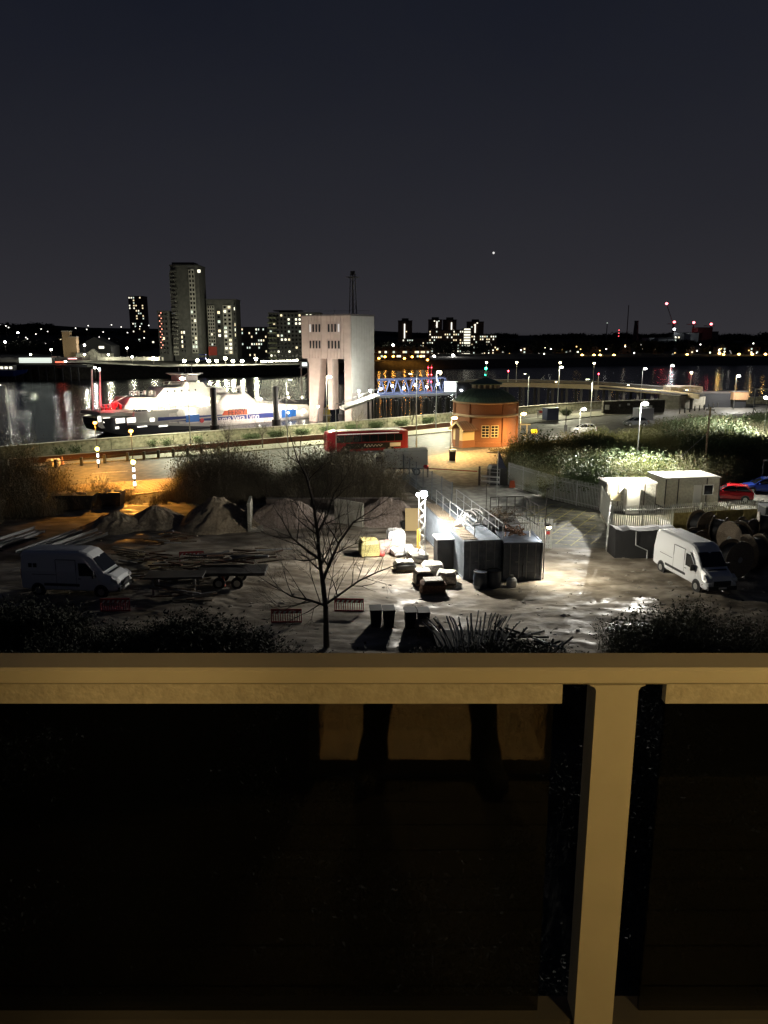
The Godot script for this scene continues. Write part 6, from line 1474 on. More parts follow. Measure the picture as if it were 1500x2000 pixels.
	# bright car deck openings
	for e in [[Vector2(2.41, 3.03), Vector2(3.33, 4.05)], [Vector2(3.53, 2.75), Vector2(5.21, 3.71)], [Vector2(5.44, 2.60), Vector2(7.57, 3.53)], [Vector2(7.82, 2.51), Vector2(9.89, 3.46)], [Vector2(5.24, 1.51), Vector2(6.24, 1.93)], [Vector2(9.95, 1.42), Vector2(12.35, 1.63)], [Vector2(14.75, 1.12), Vector2(17.01, 1.36)], [Vector2(12.86, 2.31), Vector2(14.07, 3.05)]]:
		part(t, "lit_window", mb().box(Vector3((e[0].x + e[1].x) / 2, (e[0].y + e[1].y) / 2, 0.1 if e[0].x > 4.5 else -1.2), Vector3(e[1].x - e[0].x - 0.25, e[1].y - e[0].y, 0.08)), glowp)
	part(t, "bow_fender", mb().prism(PackedVector2Array([Vector2(2.54, 2.14), Vector2(2.73, 4.39), Vector2(10.04, 4.06), Vector2(9.88, 1.94), Vector2(3.23, 1.68)]), -1.6, -1.3), white)
	part(t, "bow_bulwark", mb().prism(PackedVector2Array([Vector2(2.73, 4.39), Vector2(3.01, 5.15), Vector2(6.18, 5.13), Vector2(10.12, 4.97), Vector2(10.05, 4.16)]), -1.3, -1.1), white)
	# funnel deck, boats, ramp trusses at the stern
	part(t, "life_raft", mb().tube(Vector3(Vector2(30.54, 7.37).x, Vector2(30.55, 7.59).y, -2.4), Vector3(Vector2(32.28, 7.28).x, Vector2(32.29, 7.50).y, -2.4), 0.5, 0.5, 10), white)
	part(t, "canopy", mb().prism(PackedVector2Array([Vector2(30.17, 5.63), Vector2(30.64, 6.71), Vector2(32.27, 7.06), Vector2(35.12, 6.47), Vector2(36.18, 5.28)]), -3.1, -0.2), grey)
	part(t, "crane_arm", mb().bar(Vector3(Vector2(36.84, 7.28).x, Vector2(36.84, 7.28).y, -5), Vector3(Vector2(39.43, 8.07).x, Vector2(39.43, 8.07).y, -5), 0.3, 0.4).bar(Vector3(Vector2(39.36, 6.47).x, Vector2(39.36, 6.47).y, -5), Vector3(Vector2(39.43, 8.07).x, Vector2(39.43, 8.07).y, -5), 0.4, 0.4), white)
	part(t, "stern_stay", mb().tube(Vector3(Vector2(46.97, 3.70).x, Vector2(46.97, 3.70).y, -2), Vector3(Vector2(49.82, 5.20).x, Vector2(49.82, 5.20).y, -2), 0.12, 0.12, 6).tube(Vector3(Vector2(49.82, 5.20).x, Vector2(49.82, 5.20).y, -2), Vector3(Vector2(53.59, 3.78).x, Vector2(53.59, 3.78).y, -2), 0.12, 0.12, 6), white)
	part(t, "deck_house", mb().prism(PackedVector2Array([Vector2(17.28, 1.76), Vector2(17.42, 3.64), Vector2(19.23, 3.73), Vector2(19.09, 1.61)]), -1.0, 0.05), white)
	var sky_blue := flat_mat("panel_blue", [0.03, 0.16, 0.55], 0.4)
	part(t, "blue_panel", mb().prism(PackedVector2Array([Vector2(21.17, 1.56), Vector2(21.27, 3.05), Vector2(24.54, 3.03), Vector2(24.45, 1.52)]), 0.2, 0.3), sky_blue)
	part(t, "blue_panel", mb().prism(PackedVector2Array([Vector2(47.01, 0.60), Vector2(47.08, 2.39), Vector2(51.46, 2.33), Vector2(51.40, 0.64)]), 0.2, 0.3), sky_blue)
	part(t, "life_ring", mb().tube(Vector3(Vector2(25.10, 1.68).x, Vector2(25.10, 1.68).y, 0.2), Vector3(Vector2(25.10, 1.68).x, Vector2(25.10, 1.68).y, 0.34), 0.5, 0.5, 14), red)
	# name boards
	var board := part(t, "name_board", mb().prism(PackedVector2Array([Vector2(30.26, 2.40), Vector2(30.99, 3.36), Vector2(37.07, 3.29), Vector2(37.01, 2.15)]), 0.3, 0.4), flat_mat("board_orange", [0.62, 0.09, 0.02], 0.6))
	var p := Vector2(34.10, 2.81)
	part(board, "lettering", text("FERRY", 1.3), flat_mat("letter_dark", [0.05, 0.02, 0.01], 0.6), Vector3(p.x, p.y, 0.42))
	var q := Vector2(34.30, 1.43)
	part(t, "lettering", text("Dame Vera Lynn", 1.25), flat_mat("letter_white", [0.85, 0.85, 0.85], 0.5), Vector3(q.x, q.y, 0.23))
	# deck lamps over the white sides
	for e in [Vector2(13.61, 6.18), Vector2(19.45, 6.88), Vector2(22.57, 3.82), Vector2(26.90, 5.82), Vector2(32.42, 4.83), Vector2(40.54, 3.87), Vector2(44.96, 3.00), Vector2(49.73, 2.69), Vector2(53.86, 1.93)]:
		part(t, "deck_lamp", mb().ball(Vector3(e.x, e.y, 0.2), Vector3(0.2, 0.2, 0.2), 8), glow_mat("ferry_lamp", COOL, 50.0))
		part(t, "lamp_bracket", mb().tube(Vector3(e.x, e.y, 0.1), Vector3(e.x, e.y + 0.1, -3.3), 0.04, 0.04, 5), grey)
		omni(t, Vector3(e.x, e.y, 0.2), [1.0, 0.92, 0.68], 300.0, 0.2)
	# rows of cabin windows and many small deck lights
	for i in 12: part(t, "lit_window", mb().box(Vector3(Vector2(11.99, 5.87).x + i * 2.0, Vector2(17.56, 5.73).y + 0.4 * sin(i * 1.7), -3.26), Vector3(0.7, 0.5, 0.06)), glow_mat("ferry_window_warm", [1.0, 0.85, 0.5], 2.5))
	for i in 22: part(t, "deck_light", mb().ball(Vector3(Vector2(10.56, 4.94).x + i * 2.05, Vector2(13.97, 4.82).y + 0.5 * sin(i * 2.3) + i * 0.03, -2.9 + 2.9 * (i % 2)), Vector3(0.22, 0.2, 0.2), 7), glow_mat("deck_light_warm", [1.0, 0.9, 0.6], 24.0))
	for i in 5: part(t, "bollard_light", mb().ball(Vector3(Vector2(48.78, 2.39).x + i * 2.4, Vector2(48.75, 1.67).y + (i % 2), 0.5), Vector3(0.2, 0.2, 0.2), 7), glow_mat("deck_light_warm", [1.0, 0.9, 0.6], 24.0))
	for i in 4: part(t, "ventilator", mb().tube(Vector3(Vector2(14.14, 7.07).x + i * 1.6, Vector2(14.14, 7.07).y, -6), Vector3(Vector2(14.14, 7.07).x + i * 1.6, Vector2(14.14, 7.07).y + 1.1, -6), 0.3, 0.36, 9), white)
	part(t, "side_rail", rail_run([Vector2(10.07, 4.37), Vector2(19.28, 4.47)], 1.1, -0.3), galv)
	part(t, "side_rail", rail_run([Vector2(39.84, 4.37), Vector2(55.20, 3.19)], 1.1, -0.3), galv)
	for i in 3:
		var e: Vector2 = [Vector2(57.13, 1.09), Vector2(59.83, 1.15), Vector2(61.88, 0.89)][i]
		part(t, "yellow_gear", mb().box(Vector3(e.x, e.y, -0.4), Vector3(1.6, 1.3, 0.8)).bar(Vector3(e.x - 0.8, e.y + 0.6, -0.4), Vector3(e.x + 0.9, e.y + 1.7, -0.6), 0.2, 0.2), flat_mat("gear_yellow", [0.6, 0.5, 0.03], 0.5))

func text(s: String, size: float) -> TextMesh:
	var m := TextMesh.new()
	var f := SystemFont.new()
	f.font_names = PackedStringArray(["Droid Sans"])
	m.font = f
	m.text = s; m.font_size = 32; m.pixel_size = size / 24.0; m.depth = 0.05
	m.horizontal_alignment = HORIZONTAL_ALIGNMENT_CENTER; m.vertical_alignment = VERTICAL_ALIGNMENT_CENTER
	return m

func rail_run(pts: Array, h: float, z: float) -> MB:
	var b := mb()
	for i in pts.size() - 1:
		var a := Vector3(pts[i].x, pts[i].y, z); var c := Vector3(pts[i + 1].x, pts[i + 1].y, z)
		for y in [h * 0.5, h]: b.bar(a + Vector3(0, y, 0), c + Vector3(0, y, 0), 0.07, 0.07)
		var k := maxi(2, int((c - a).length() / 1.2))
		for j in k + 1: b.bar(a.lerp(c, float(j) / k), a.lerp(c, float(j) / k) + Vector3(0, h, 0), 0.06, 0.06)
	return b

func rect_ring(y: float, x0: float, x1: float, z0: float, z1: float) -> PackedVector3Array:
	return PackedVector3Array([Vector3(x0, y, z0), Vector3(x1, y, z0), Vector3(x1, y, z1), Vector3(x0, y, z1)])

func terminal() -> void:
	# concrete control building on tapered legs
	var t := thing("control_building", "tall concrete terminal building coloured as if lit pink, on tapered legs with a mast", "building", Vector3(-7.2, 0, -172), atan2(8.0, -11.5) + PI)
	# local x runs along the broad front towards the picture's right, origin at the front right corner
	var pink := grain_mat("tower_lit_pink", [[0.2, 0.42, 0.36, 0.32], [0.8, 0.5, 0.43, 0.385]], 0.08, 0.9, 121, 0.6)  # concrete with the pink of the lamplight mixed into its colour
	var W := 14.0; var Dp := 8.6; var top := 19.6
	# upper block with grooves between vertical ribs
	part(t, "upper_storeys", mb().box(Vector3(-W / 2, (10.3 + top) / 2, -Dp / 2), Vector3(W, top - 10.3, Dp)), pink)
	var ribs := [0.0, 2.2, 3.1, 4.0, 4.9, 5.8, 7.5, 8.5, 9.4, 10.3, 11.3, 12.1, 14.0]
	for i in ribs.size() - 1:
		part(t, "cladding_panel", mb().box(Vector3(-W + (ribs[i] + ribs[i + 1]) / 2, (10.3 + top) / 2 + 0.05, 0.1), Vector3(ribs[i + 1] - ribs[i] - 0.1, top - 10.3, 0.2)), pink)
	for r in 2:
		for i in 8:
			var x: float = -W + [2.65, 3.55, 4.45, 5.35, 8.0, 8.95, 9.85, 10.8][i]
			var w := part(t, "window", mb().box(Vector3(x, [17.0, 13.4][r], 0.2), Vector3(0.5, 1.7, 0.06)), flat_mat("tower_glass", [0.02, 0.025, 0.03], 0.1) if not (r == 0 and i in [0, 7]) else glow_mat("tower_lit_window", [0.9, 0.95, 1.0], 0.35))
			part(w, "window_frame", mb().box(Vector3(x - 0.28, [17.0, 13.4][r], 0.22), Vector3(0.06, 1.8, 0.1)).box(Vector3(x + 0.28, [17.0, 13.4][r], 0.22), Vector3(0.06, 1.8, 0.1)), pink)
	# legs: left tapered pair, middle fin, right leg, side wall
	part(t, "leg", mb().prism(PackedVector2Array([Vector2(-W + 1.4, 10.3), Vector2(-W + 1.9, 9.2), Vector2(-W + 1.7, -4), Vector2(-W + 3.8, -4), Vector2(-W + 5.0, 6), Vector2(-W + 5.3, 10.3)]), -2.2, 0.05), pink)
	part(t, "leg", mb().prism(PackedVector2Array([Vector2(-W + 7.3, 10.3), Vector2(-W + 7.4, -1), Vector2(-W + 8.6, -1), Vector2(-W + 8.7, 10.3)]), -2.2, 0.05), pink)
	part(t, "leg", mb().prism(PackedVector2Array([Vector2(-W + 12.1, 10.3), Vector2(-W + 12.1, -4), Vector2(-0.02, -4), Vector2(-0.02, 10.3)]), -2.2, 0.05), pink)
	part(t, "side_wall", mb().box(Vector3(-0.4, 3.15, -Dp / 2 - 1.1), Vector3(0.78, 14.3, Dp - 2.3)), pink)
	for i in 9: part(t, "side_panel", mb().box(Vector3(0.05, 11.2, -0.5 - i * 0.95), Vector3(0.1, 16.6, 0.9)), grain_mat("tower_lit_grey", [[0.3, 0.42, 0.405, 0.37], [0.7, 0.47, 0.455, 0.42]], 0.08, 0.9, 122, 0.5))  # same concrete, coloured greyer for the different light on this side
	part(t, "roof_edge", mb().box(Vector3(-W / 2, top + 0.15, -Dp / 2), Vector3(W + 0.3, 0.3, Dp + 0.4)), flat_mat("roof_edge", [0.1, 0.09, 0.09], 0.8))
	part(t, "roof_rail", mb().bar(Vector3(-W, top + 1.2, -1), Vector3(4.0 - 4.0, top + 1.2, -Dp + 1), 0.06, 0.06).bar(Vector3(-6, top + 0.3, -2), Vector3(-6, top + 1.4, -2), 0.06, 0.06), galv)
	var mast := mb()
	var mx := -2.4; var mz := -4.0
	for x in [-0.6, 0.6]:
		for z in [-0.6, 0.6]: mast.bar(Vector3(mx + x, top, mz + z), Vector3(mx + x * 0.6, top + 9.0, mz + z * 0.6), 0.12, 0.12)
	for i in 9:
		for z in [-0.5, 0.5]: mast.bar(Vector3(mx - 0.55, top + i, mz + z), Vector3(mx + 0.55, top + i + 1.0, mz + z), 0.06, 0.06)
	mast.box(Vector3(mx, top + 8.3, mz), Vector3(2.2, 0.15, 2.2)).box(Vector3(mx, top + 9.2, mz), Vector3(0.9, 0.8, 0.5)).bar(Vector3(mx + 1.2, top, mz), Vector3(mx + 0.7, top + 2.4, mz), 0.1, 0.1)
	part(t, "lattice_mast", mast, flat_mat("mast_dark", [0.05, 0.05, 0.05], 0.6))
	# two added floods that light the facade, then white floods at its foot
	for e in [Vector3(-11.5, -0.4, 9.0), Vector3(-3.0, 0.4, 8.0)]:
		var fl := thing("added_flood", ["added floodlight lighting the concrete building from the left", "added floodlight lighting the concrete building from the front"][0 if e.x < -8 else 1], "floodlight", t.transform * e)
		part(fl, "pole", mb().tube(Vector3(0, -4, 0), Vector3(0, -0.2, 0), 0.1, 0.08), galv)
		part(fl, "lamp_lens", mb().ball(Vector3.ZERO, Vector3(0.22, 0.2, 0.22)), glow_mat("pink_flood", [1.0, 0.78, 0.62], 30.0))
		omni(fl, Vector3.ZERO, [1.0, 0.8, 0.68], 150.0, 0.2)
	for i in 2:
		var fl := thing("deck_floodlight", ["left of two glaring floods at the foot of the concrete wall", "right of two glaring floods at the foot of the concrete wall"][i], "floodlight", [Vector3(-5.33, 3.84, -165), Vector3(-2.97, 3.81, -167)][i])
		part(fl, "lamp_lens", mb().ball(Vector3.ZERO, Vector3(0.24, 0.24, 0.24)), glow_mat("ferry_lamp", COOL, 50.0))
		part(fl, "pole", mb().tube(Vector3(0, -2.6, -0.3), Vector3(0, 0.2, -0.3), 0.07, 0.07), galv)
		omni(fl, Vector3.ZERO, [0.95, 0.97, 0.86], 80.0, 0.2)
	# small signal tower
	var st := thing("signal_tower", "slim lattice signal tower with a lit cabin left of the concrete legs", "tower", Vector3(-21.11, -4, -208.16) + Vector3(0, 0, 0))
	var y1 := 7.13 + 4.0; var y2 := 8.73 + 4.0
	var lt := mb()
	for x in [-0.9, 0.9]:
		for z in [-0.9, 0.9]: lt.bar(Vector3(x, 0, z), Vector3(x, y1, z), 0.16, 0.16)
	for i in int(y1 / 1.4):
		for z in [-0.9, 0.9]: lt.bar(Vector3(-0.9, i * 1.4, z), Vector3(0.9, i * 1.4 + 1.4, z), 0.1, 0.1)
	part(st, "lattice", lt, flat_mat("lattice_pale", [0.5, 0.4, 0.36], 0.6))
	part(st, "cabin", mb().box(Vector3(0, y1 + 0.8, 0), Vector3(2.4, 1.6, 2.4)), flat_mat("ship_grey", [0.2, 0.2, 0.19], 0.5))
	part(st, "cabin_roof", mb().loft([rect_ring(y1 + 1.7, -2.0, 2.0, -2.0, 2.0), rect_ring(y1 + 2.3, -0.8, 0.8, -0.8, 0.8)]), flat_mat("roof_edge", [0.1, 0.09, 0.09], 0.8))
	part(st, "lit_window", mb().box(Vector3(0.1, y1 + 0.9, 1.24), Vector3(1.3, 0.9, 0.08)), glow_mat("cabin_lit_window", [0.9, 1.0, 0.95], 1.6))
	part(st, "walkway", mb().box(Vector3(0, y1 - 0.05, 0), Vector3(3.4, 0.12, 3.4)), galv)
	# mooring piles
	for i in 3:
		var pl := thing("mooring_pile", ["tall dark mooring pile left of the orange name board", "tall dark mooring pile right of the name board", "dark mooring pile at the ferry's right end"][i], "pile", [Vector3(-34.34, -4, -155.96), Vector3(-23.35, -4, -166.93), Vector3(-9.79, -4, -179.52)][i], 0.0, "mooring piles beside the ferry")
		var yt: float = [4.96, 4.58, 4.26][i] + 4.0
		part(pl, "shaft", mb().tube(Vector3(0, -1, 0), Vector3(0, yt, 0), 0.62, 0.6, 18), grain_mat("pile_steel", [[0.3, 0.03, 0.035, 0.035], [0.7, 0.08, 0.085, 0.08]], 0.4, 0.6, 123))
		part(pl, "cap", mb().lathe(Vector3(0, yt, 0), [Vector2(0.62, 0), Vector2(0.62, 0.06), Vector2(0.01, 0.3)], 18), flat_mat("bollard_black", [0.03, 0.028, 0.025], 0.5))
		part(pl, "fender", mb().tube(Vector3(0, 0.2, 0), Vector3(0, 1.6, 0), 0.95, 0.95, 14), flat_mat("tyre", [0.015, 0.015, 0.015], 0.85))
	# linkspan: sloping ramp then level deck with blue lattice girders
	var ls := thing("linkspan", "sloping pale ramp linking ferry and bridge", "ramp", Vector3(-8.86, 0.34, -163))
	var re := Vector3(-1.42, 2.87, -165) - ls.position
	part(ls, "deck", mb().bar(Vector3.ZERO, re, 5.0, 0.5), flat_mat("deck_pale", [0.42, 0.4, 0.34], 0.7))
	for z in [-2.4, 2.4]:
		for i in 12: part(ls, "stanchion", mb().bar(re * i / 11.0 + Vector3(0, 0, z), re * i / 11.0 + Vector3(0, 1.3, z), 0.08, 0.08), galv)
		part(ls, "handrail", mb().bar(Vector3(0, 1.3, z), re + Vector3(0, 1.3, z), 0.08, 0.08), galv)
	var bs := thing("lattice_bridge", "blue lattice girder bridge lit by a row of white lamps", "bridge", Vector3(-1.42, 2.87, -165))
	var be := Vector3(15.73, 3.41, -168) - bs.position
	part(bs, "deck", mb().bar(Vector3(0, -0.2, -2), be + Vector3(0, -0.2, -2), 6.0, 0.5), flat_mat("deck_grey", [0.2, 0.2, 0.2], 0.7))
	var blue := flat_mat("girder_blue", [0.05, 0.065, 0.13], 0.6)
	for z in [0.6, -4.6]:
		part(bs, "chord", mb().bar(Vector3(0, 0.2, z), be + Vector3(0, 0.2, z), 0.24, 0.3), blue)
		part(bs, "chord", mb().bar(Vector3(0, 3.2, z), be * 0.86 + Vector3(0, 3.2, z), 0.24, 0.26), blue)
		for i in 9:
			var a := be * (i / 9.0 * 0.9); var c := be * ((i + 0.5) / 9.0 * 0.9); var d := be * ((i + 1) / 9.0 * 0.9)
			part(bs, "diagonal", mb().bar(a + Vector3(0, 0.2, z), c + Vector3(0, 3.2, z), 0.18, 0.16).bar(c + Vector3(0, 3.2, z), d + Vector3(0, 0.2, z), 0.18, 0.16), blue)
	for i in 7:
		var c := be * (i + 0.3) / 7.0 + Vector3(0, 1.5 + 0.5 * (i % 2), 1.2)
		part(bs, "bridge_lamp", mb().ball(c, Vector3(0.24, 0.2, 0.22)), glow_mat("ferry_lamp", COOL, 50.0))
		part(bs, "lamp_bracket", mb().bar(c + Vector3(0, 0.1, 0), c + Vector3(0, 0.1, -0.7), 0.06, 0.06), galv)
		omni(bs, c, [0.92, 0.97, 1.0], 14.0, 0.2)
	for i in 2: part(bs, "red_mast", mb().bar(be * 0.64 + Vector3(i * 0.7, 0, -2), be * 0.64 + Vector3(i * 0.7, 6.0, -2), 0.14, 0.14), flat_mat("mast_red", [0.4, 0.03, 0.04], 0.5))
	for i in 6: part(bs, "red_lamp", mb().ball(be * 0.64 + Vector3((i % 2) * 0.7, 2.4 + int(i / 2) * 1.5, -1.8), Vector3(0.12, 0.12, 0.12), 7), glow_mat("red_glow", [1.0, 0.03, 0.06], 20.0))
	var lit := part(bs, "lit_sign_panel", mb().box(be * 0.92 + Vector3(0, 1.3, 1.0), Vector3(2.8, 2.2, 0.1)), glow_mat("panel_light", [0.95, 1.0, 0.9], 1.4))
	# old timber piles below the bridge
	rng.seed = 31
	for i in 46:
		var f := i / 45.0
		var tp := thing("timber_pile", "dark timber pile in the row under the bridge", "pile", Vector3(lerpf(-3.0, 18.5, f) + rr(-0.3, 0.3), -5, lerpf(-160, -161, f) + rr(-3, 1)), 0.0, "timber piles under the bridge")
		var h := 5.0 + rr(2.0, 2.9)
		part(tp, "shaft", mb().tube(Vector3.ZERO, Vector3(rr(-0.1, 0.1), h, 0), 0.26, 0.22, 7), grain_mat("pile_timber", [[0.3, 0.02, 0.02, 0.017], [0.7, 0.06, 0.06, 0.05]], 0.8, 0.85, 124))
		part(tp, "cap", mb().ball(Vector3(0, h, 0), Vector3(0.25, 0.08, 0.25), 7), flat_mat("pile_cap", [0.2, 0.2, 0.17], 0.7))
	# black gate house and the long pier with its lit fascia
	var gh := thing("gate_house", "black box building between lattice bridge and pier", "building", Vector3(17.03, 1.03, -165))
	part(gh, "wall", mb().box(Vector3(0, 1.0, -2), Vector3(3.2, 7.0, 4.0)), flat_mat("gatehouse", [0.015, 0.016, 0.02], 0.7))
	part(gh, "roof", mb().box(Vector3(0, 4.56, -2), Vector3(3.5, 0.12, 4.3)), flat_mat("roof_edge", [0.1, 0.09, 0.09], 0.8))
	part(gh, "bulkhead_lamp", mb().ball(Vector3(-0.6, 3.0, 0.2), Vector3(0.24, 0.16, 0.14)), glow_mat("ferry_lamp", COOL, 50.0))
	var pier := thing("approach_pier", "long dark approach pier with a lit cream fascia beam", "pier", Vector3(20.51, 3.63, -190))
	var pp := [Vector3(20.51, 3.63, -190), Vector3(35.69, 3.81, -187), Vector3(51.25, 3.58, -181), Vector3(63.92, 3.05, -170), Vector3(66.19, 2.8, -163)]
	var fas := grain_mat("fascia", [[0.3, 0.5, 0.4, 0.22], [0.7, 0.62, 0.5, 0.3]], 0.5, 0.6, 125)
	for i in pp.size() - 1:
		var a: Vector3 = pp[i] - pier.position; var c: Vector3 = pp[i + 1] - pier.position
		part(pier, "fascia_beam", mb().bar(a, c, 0.3, 0.95), fas)
		part(pier, "deck", mb().bar(a + Vector3(0, 0.1, -3.4), c + Vector3(0, 0.1, -3.4), 6.2, 0.4), flat_mat("pier_deck", [0.05, 0.048, 0.044], 0.9))
		part(pier, "parapet", mb().bar(a + Vector3(0, 0.7, -6.5), c + Vector3(0, 0.7, -6.5), 0.15, 0.6), flat_mat("pier_column", [0.07, 0.065, 0.06], 0.8))
		part(pier, "pier_rail", mb().bar(a + Vector3(0, 1.3, 0), c + Vector3(0, 1.3, 0), 0.07, 0.07), galv)
		var k := int((c - a).length() / 3.2)
		for j in k:
			var q := a.lerp(c, (j + 0.5) / k)
			for z in [-0.6, -5.6]: part(pier, "column", mb().bar(q + Vector3(0, -9.0, z), q + Vector3(0, -0.2, z), 0.5, 0.5), flat_mat("pier_column", [0.07, 0.065, 0.06], 0.8))
			if j % 3 == 1: part(pier, "cross_beam", mb().bar(q + Vector3(0, -0.7, 0), q + Vector3(0, -0.7, -6), 0.5, 0.5), flat_mat("pier_column", [0.07, 0.065, 0.06], 0.8))
		var zz := a.lerp(c, 0.5)
		part(pier, "strip_lamp", mb().bar(a.lerp(c, 0.3) + Vector3(0, 1.0, 1.6), a.lerp(c, 0.3) + Vector3(0.45, 1.0, 1.6), 0.12, 0.12), glow_mat("pier_glow", [1.0, 0.8, 0.45], 12.0))
		part(pier, "lamp_bracket", mb().bar(a.lerp(c, 0.3) + Vector3(0.2, 0.9, 0.1), a.lerp(c, 0.3) + Vector3(0.2, 0.9, 1.7), 0.06, 0.06), galv)
	var pl := [[Vector3(25.12, 4.26, -192), 709, "pier lamp with green signal lights above the rotunda roof", 0], [Vector3(32.23, 4.37, -190), 709, "amber pier lamp right of the rotunda roof", 1], [Vector3(42.06, 4.3, -187), 708, "amber pier lamp behind the white street lamp", 1], [Vector3(49.39, 4.23, -184), 708, "amber pier lamp right of the middle of the pier", 1], [Vector3(66.14, 3.41, -168), 713, "amber pier lamp at the pier's right end", 1], [Vector3(12.76, 2.98, -176), 713, "amber lamp on the lattice bridge's right end", 1], [Vector3(30.39, 4.32, -191), 724, "thin red lit mast on the pier", 2], [Vector3(51.16, 3.87, -186), 728, "small red warning lamp on the pier", 2]]
	for e in pl:
		var o: Vector3 = e[0]
		var hh: float = (746.0 - e[1]) * 0.126 if e[3] != 2 else 2.6
		var t2 := thing("pier_lamp", e[2], "pier lamp", o, 0.0, "lamps on the pier")
		part(t2, "pole", mb().tube(Vector3.ZERO, Vector3(0, hh, 0), 0.09, 0.06), flat_mat("lamp_steel", [0.3, 0.31, 0.3], 0.5, 0.3))
		if e[3] == 2:
			part(t2, "red_lens", mb().ball(Vector3(0, hh, 0), Vector3(0.2, 0.2, 0.2), 8), glow_mat("red_glow", [1.0, 0.03, 0.06], 20.0))
			continue
		part(t2, "lamp_head", mb().box(Vector3(0, hh + 0.26, 0), Vector3(0.9, 0.1, 0.5)), galv)
		part(t2, "lens", mb().ball(Vector3(0, hh, 0), Vector3(0.24, 0.2, 0.24)), glow_mat("pier_lens", [1.0, 0.86, 0.5], 40.0))
		omni(t2, Vector3(0, hh, 0), [1.0, 0.8, 0.42], 22.0, 0.2)
		if e[3] == 0:
			for y in [1.4, 2.8]: part(t2, "green_lens", mb().ball(Vector3(-0.1, hh - y, 0.1), Vector3(0.3, 0.3, 0.3), 8), glow_mat("green_glow", [0.02, 1.0, 0.5], 14.0))
	# dark abutment walls at the right, where the pier meets the road
	var ab := thing("abutment", "dark concrete abutment wall with small white notices", "wall", Vector3(43.91, 0, -155.34))
	var ae := Vector3(57.82, 0, -159.71) - ab.position
	part(ab, "wall", mb().bar(Vector3(0, 1.2, 0), ae + Vector3(0, 1.2, 0), 0.5, 2.4), grain_mat("abut", [[0.3, 0.05, 0.045, 0.035], [0.7, 0.1, 0.09, 0.07]], 0.3, 0.85, 126))
	part(ab, "coping", mb().bar(Vector3(0, 2.45, 0), ae + Vector3(0, 2.45, 0), 0.7, 0.12), concrete)
	for i in 4: part(ab, "notice", mb().box(ae * [0.04, 0.24, 0.38, 0.72][i] + Vector3(0.3, [1.3, 1.6, 1.8, 1.0][i], 0.4), Vector3([0.9, 0.3, 0.5, 1.2][i], [1.0, 0.4, 0.4, 0.9][i], 0.06)), flat_mat("notice_white", [0.5, 0.5, 0.46], 0.6))
	var rm := thing("ramp_wall", "pale curved ramp wall at the pier's landward end", "wall", Vector3(60.52, 0, -169.22))
	var rp := [Vector3(59.65, 0, -166.74), Vector3(63.16, 0, -164.33), Vector3(69.54, 0, -167.97), Vector3(80.36, 0, -181.34)]
	for i in 3: part(rm, "wall", mb().bar(rp[i] - rm.position + Vector3(0, 1.4, -1), rp[i + 1] - rm.position + Vector3(0, 1.4 - 0.3 * i, -1), 0.5, 3.0 - 0.5 * i), concrete)
	part(rm, "landing", mb().box(Vector3(6.0, 3.4, -4), Vector3(7.0, 2.0, 5.0)), grain_mat("landing", [[0.3, 0.16, 0.13, 0.09], [0.7, 0.26, 0.21, 0.15]], 0.3, 0.85, 127))
	var ob := thing("dark_shed", "low black shed on the water side at the right", "shed", Vector3(72.33, -0.13, -172))
	part(ob, "wall", mb().box(Vector3(0, 0.6, 0), Vector3(9.5, 5.2, 5)), flat_mat("gatehouse", [0.015, 0.016, 0.02], 0.7))
	part(ob, "roof", mb().box(Vector3(0, 3.26, 0), Vector3(9.9, 0.14, 5.4)), flat_mat("roof_edge", [0.1, 0.09, 0.09], 0.8))
	var bx := thing("orange_hut", "small orange brick hut at the bend of the far road", "hut", Vector3(77.33, 0, -169.22))
	part(bx, "wall", mb().box(Vector3(0, 2.6, 0), Vector3(3.2, 1.7, 2.4)), grain_mat("hut", [[0.3, 0.3, 0.16, 0.08], [0.7, 0.42, 0.26, 0.14]], 1.0, 0.85, 128))
	part(bx, "roof", mb().box(Vector3(0, 3.5, 0), Vector3(3.5, 0.1, 2.7)), flat_mat("roof_edge", [0.1, 0.09, 0.09], 0.8))
	part(bx, "base", mb().box(Vector3(0, 0.9, -0.1), Vector3(2.8, 1.7, 2.0)), flat_mat("gatehouse", [0.015, 0.016, 0.02], 0.7))
	var gt := thing("height_gantry", "grey rectangular height gantry at the right edge", "gantry", Vector3(70.88, 0, -148.23))
	var gh2 := 5.36
	part(gt, "frame", mb().bar(Vector3.ZERO, Vector3(0, gh2, 0), 0.14, 0.14).bar(Vector3(0, gh2, 0), Vector3(6, gh2, 0), 0.14, 0.14).bar(Vector3(0, gh2 * 0.45, 0), Vector3(6, gh2 * 0.45, 0), 0.14, 0.14), galv)

func lit_glow(k: int) -> Material:
	return [glow_mat("far_lit_window_a", [1.0, 0.82, 0.5], 1.3), glow_mat("far_lit_window_b", [1.0, 0.95, 0.75], 1.6), glow_mat("far_lit_window_c", [0.85, 1.0, 0.85], 0.9)][k % 3]

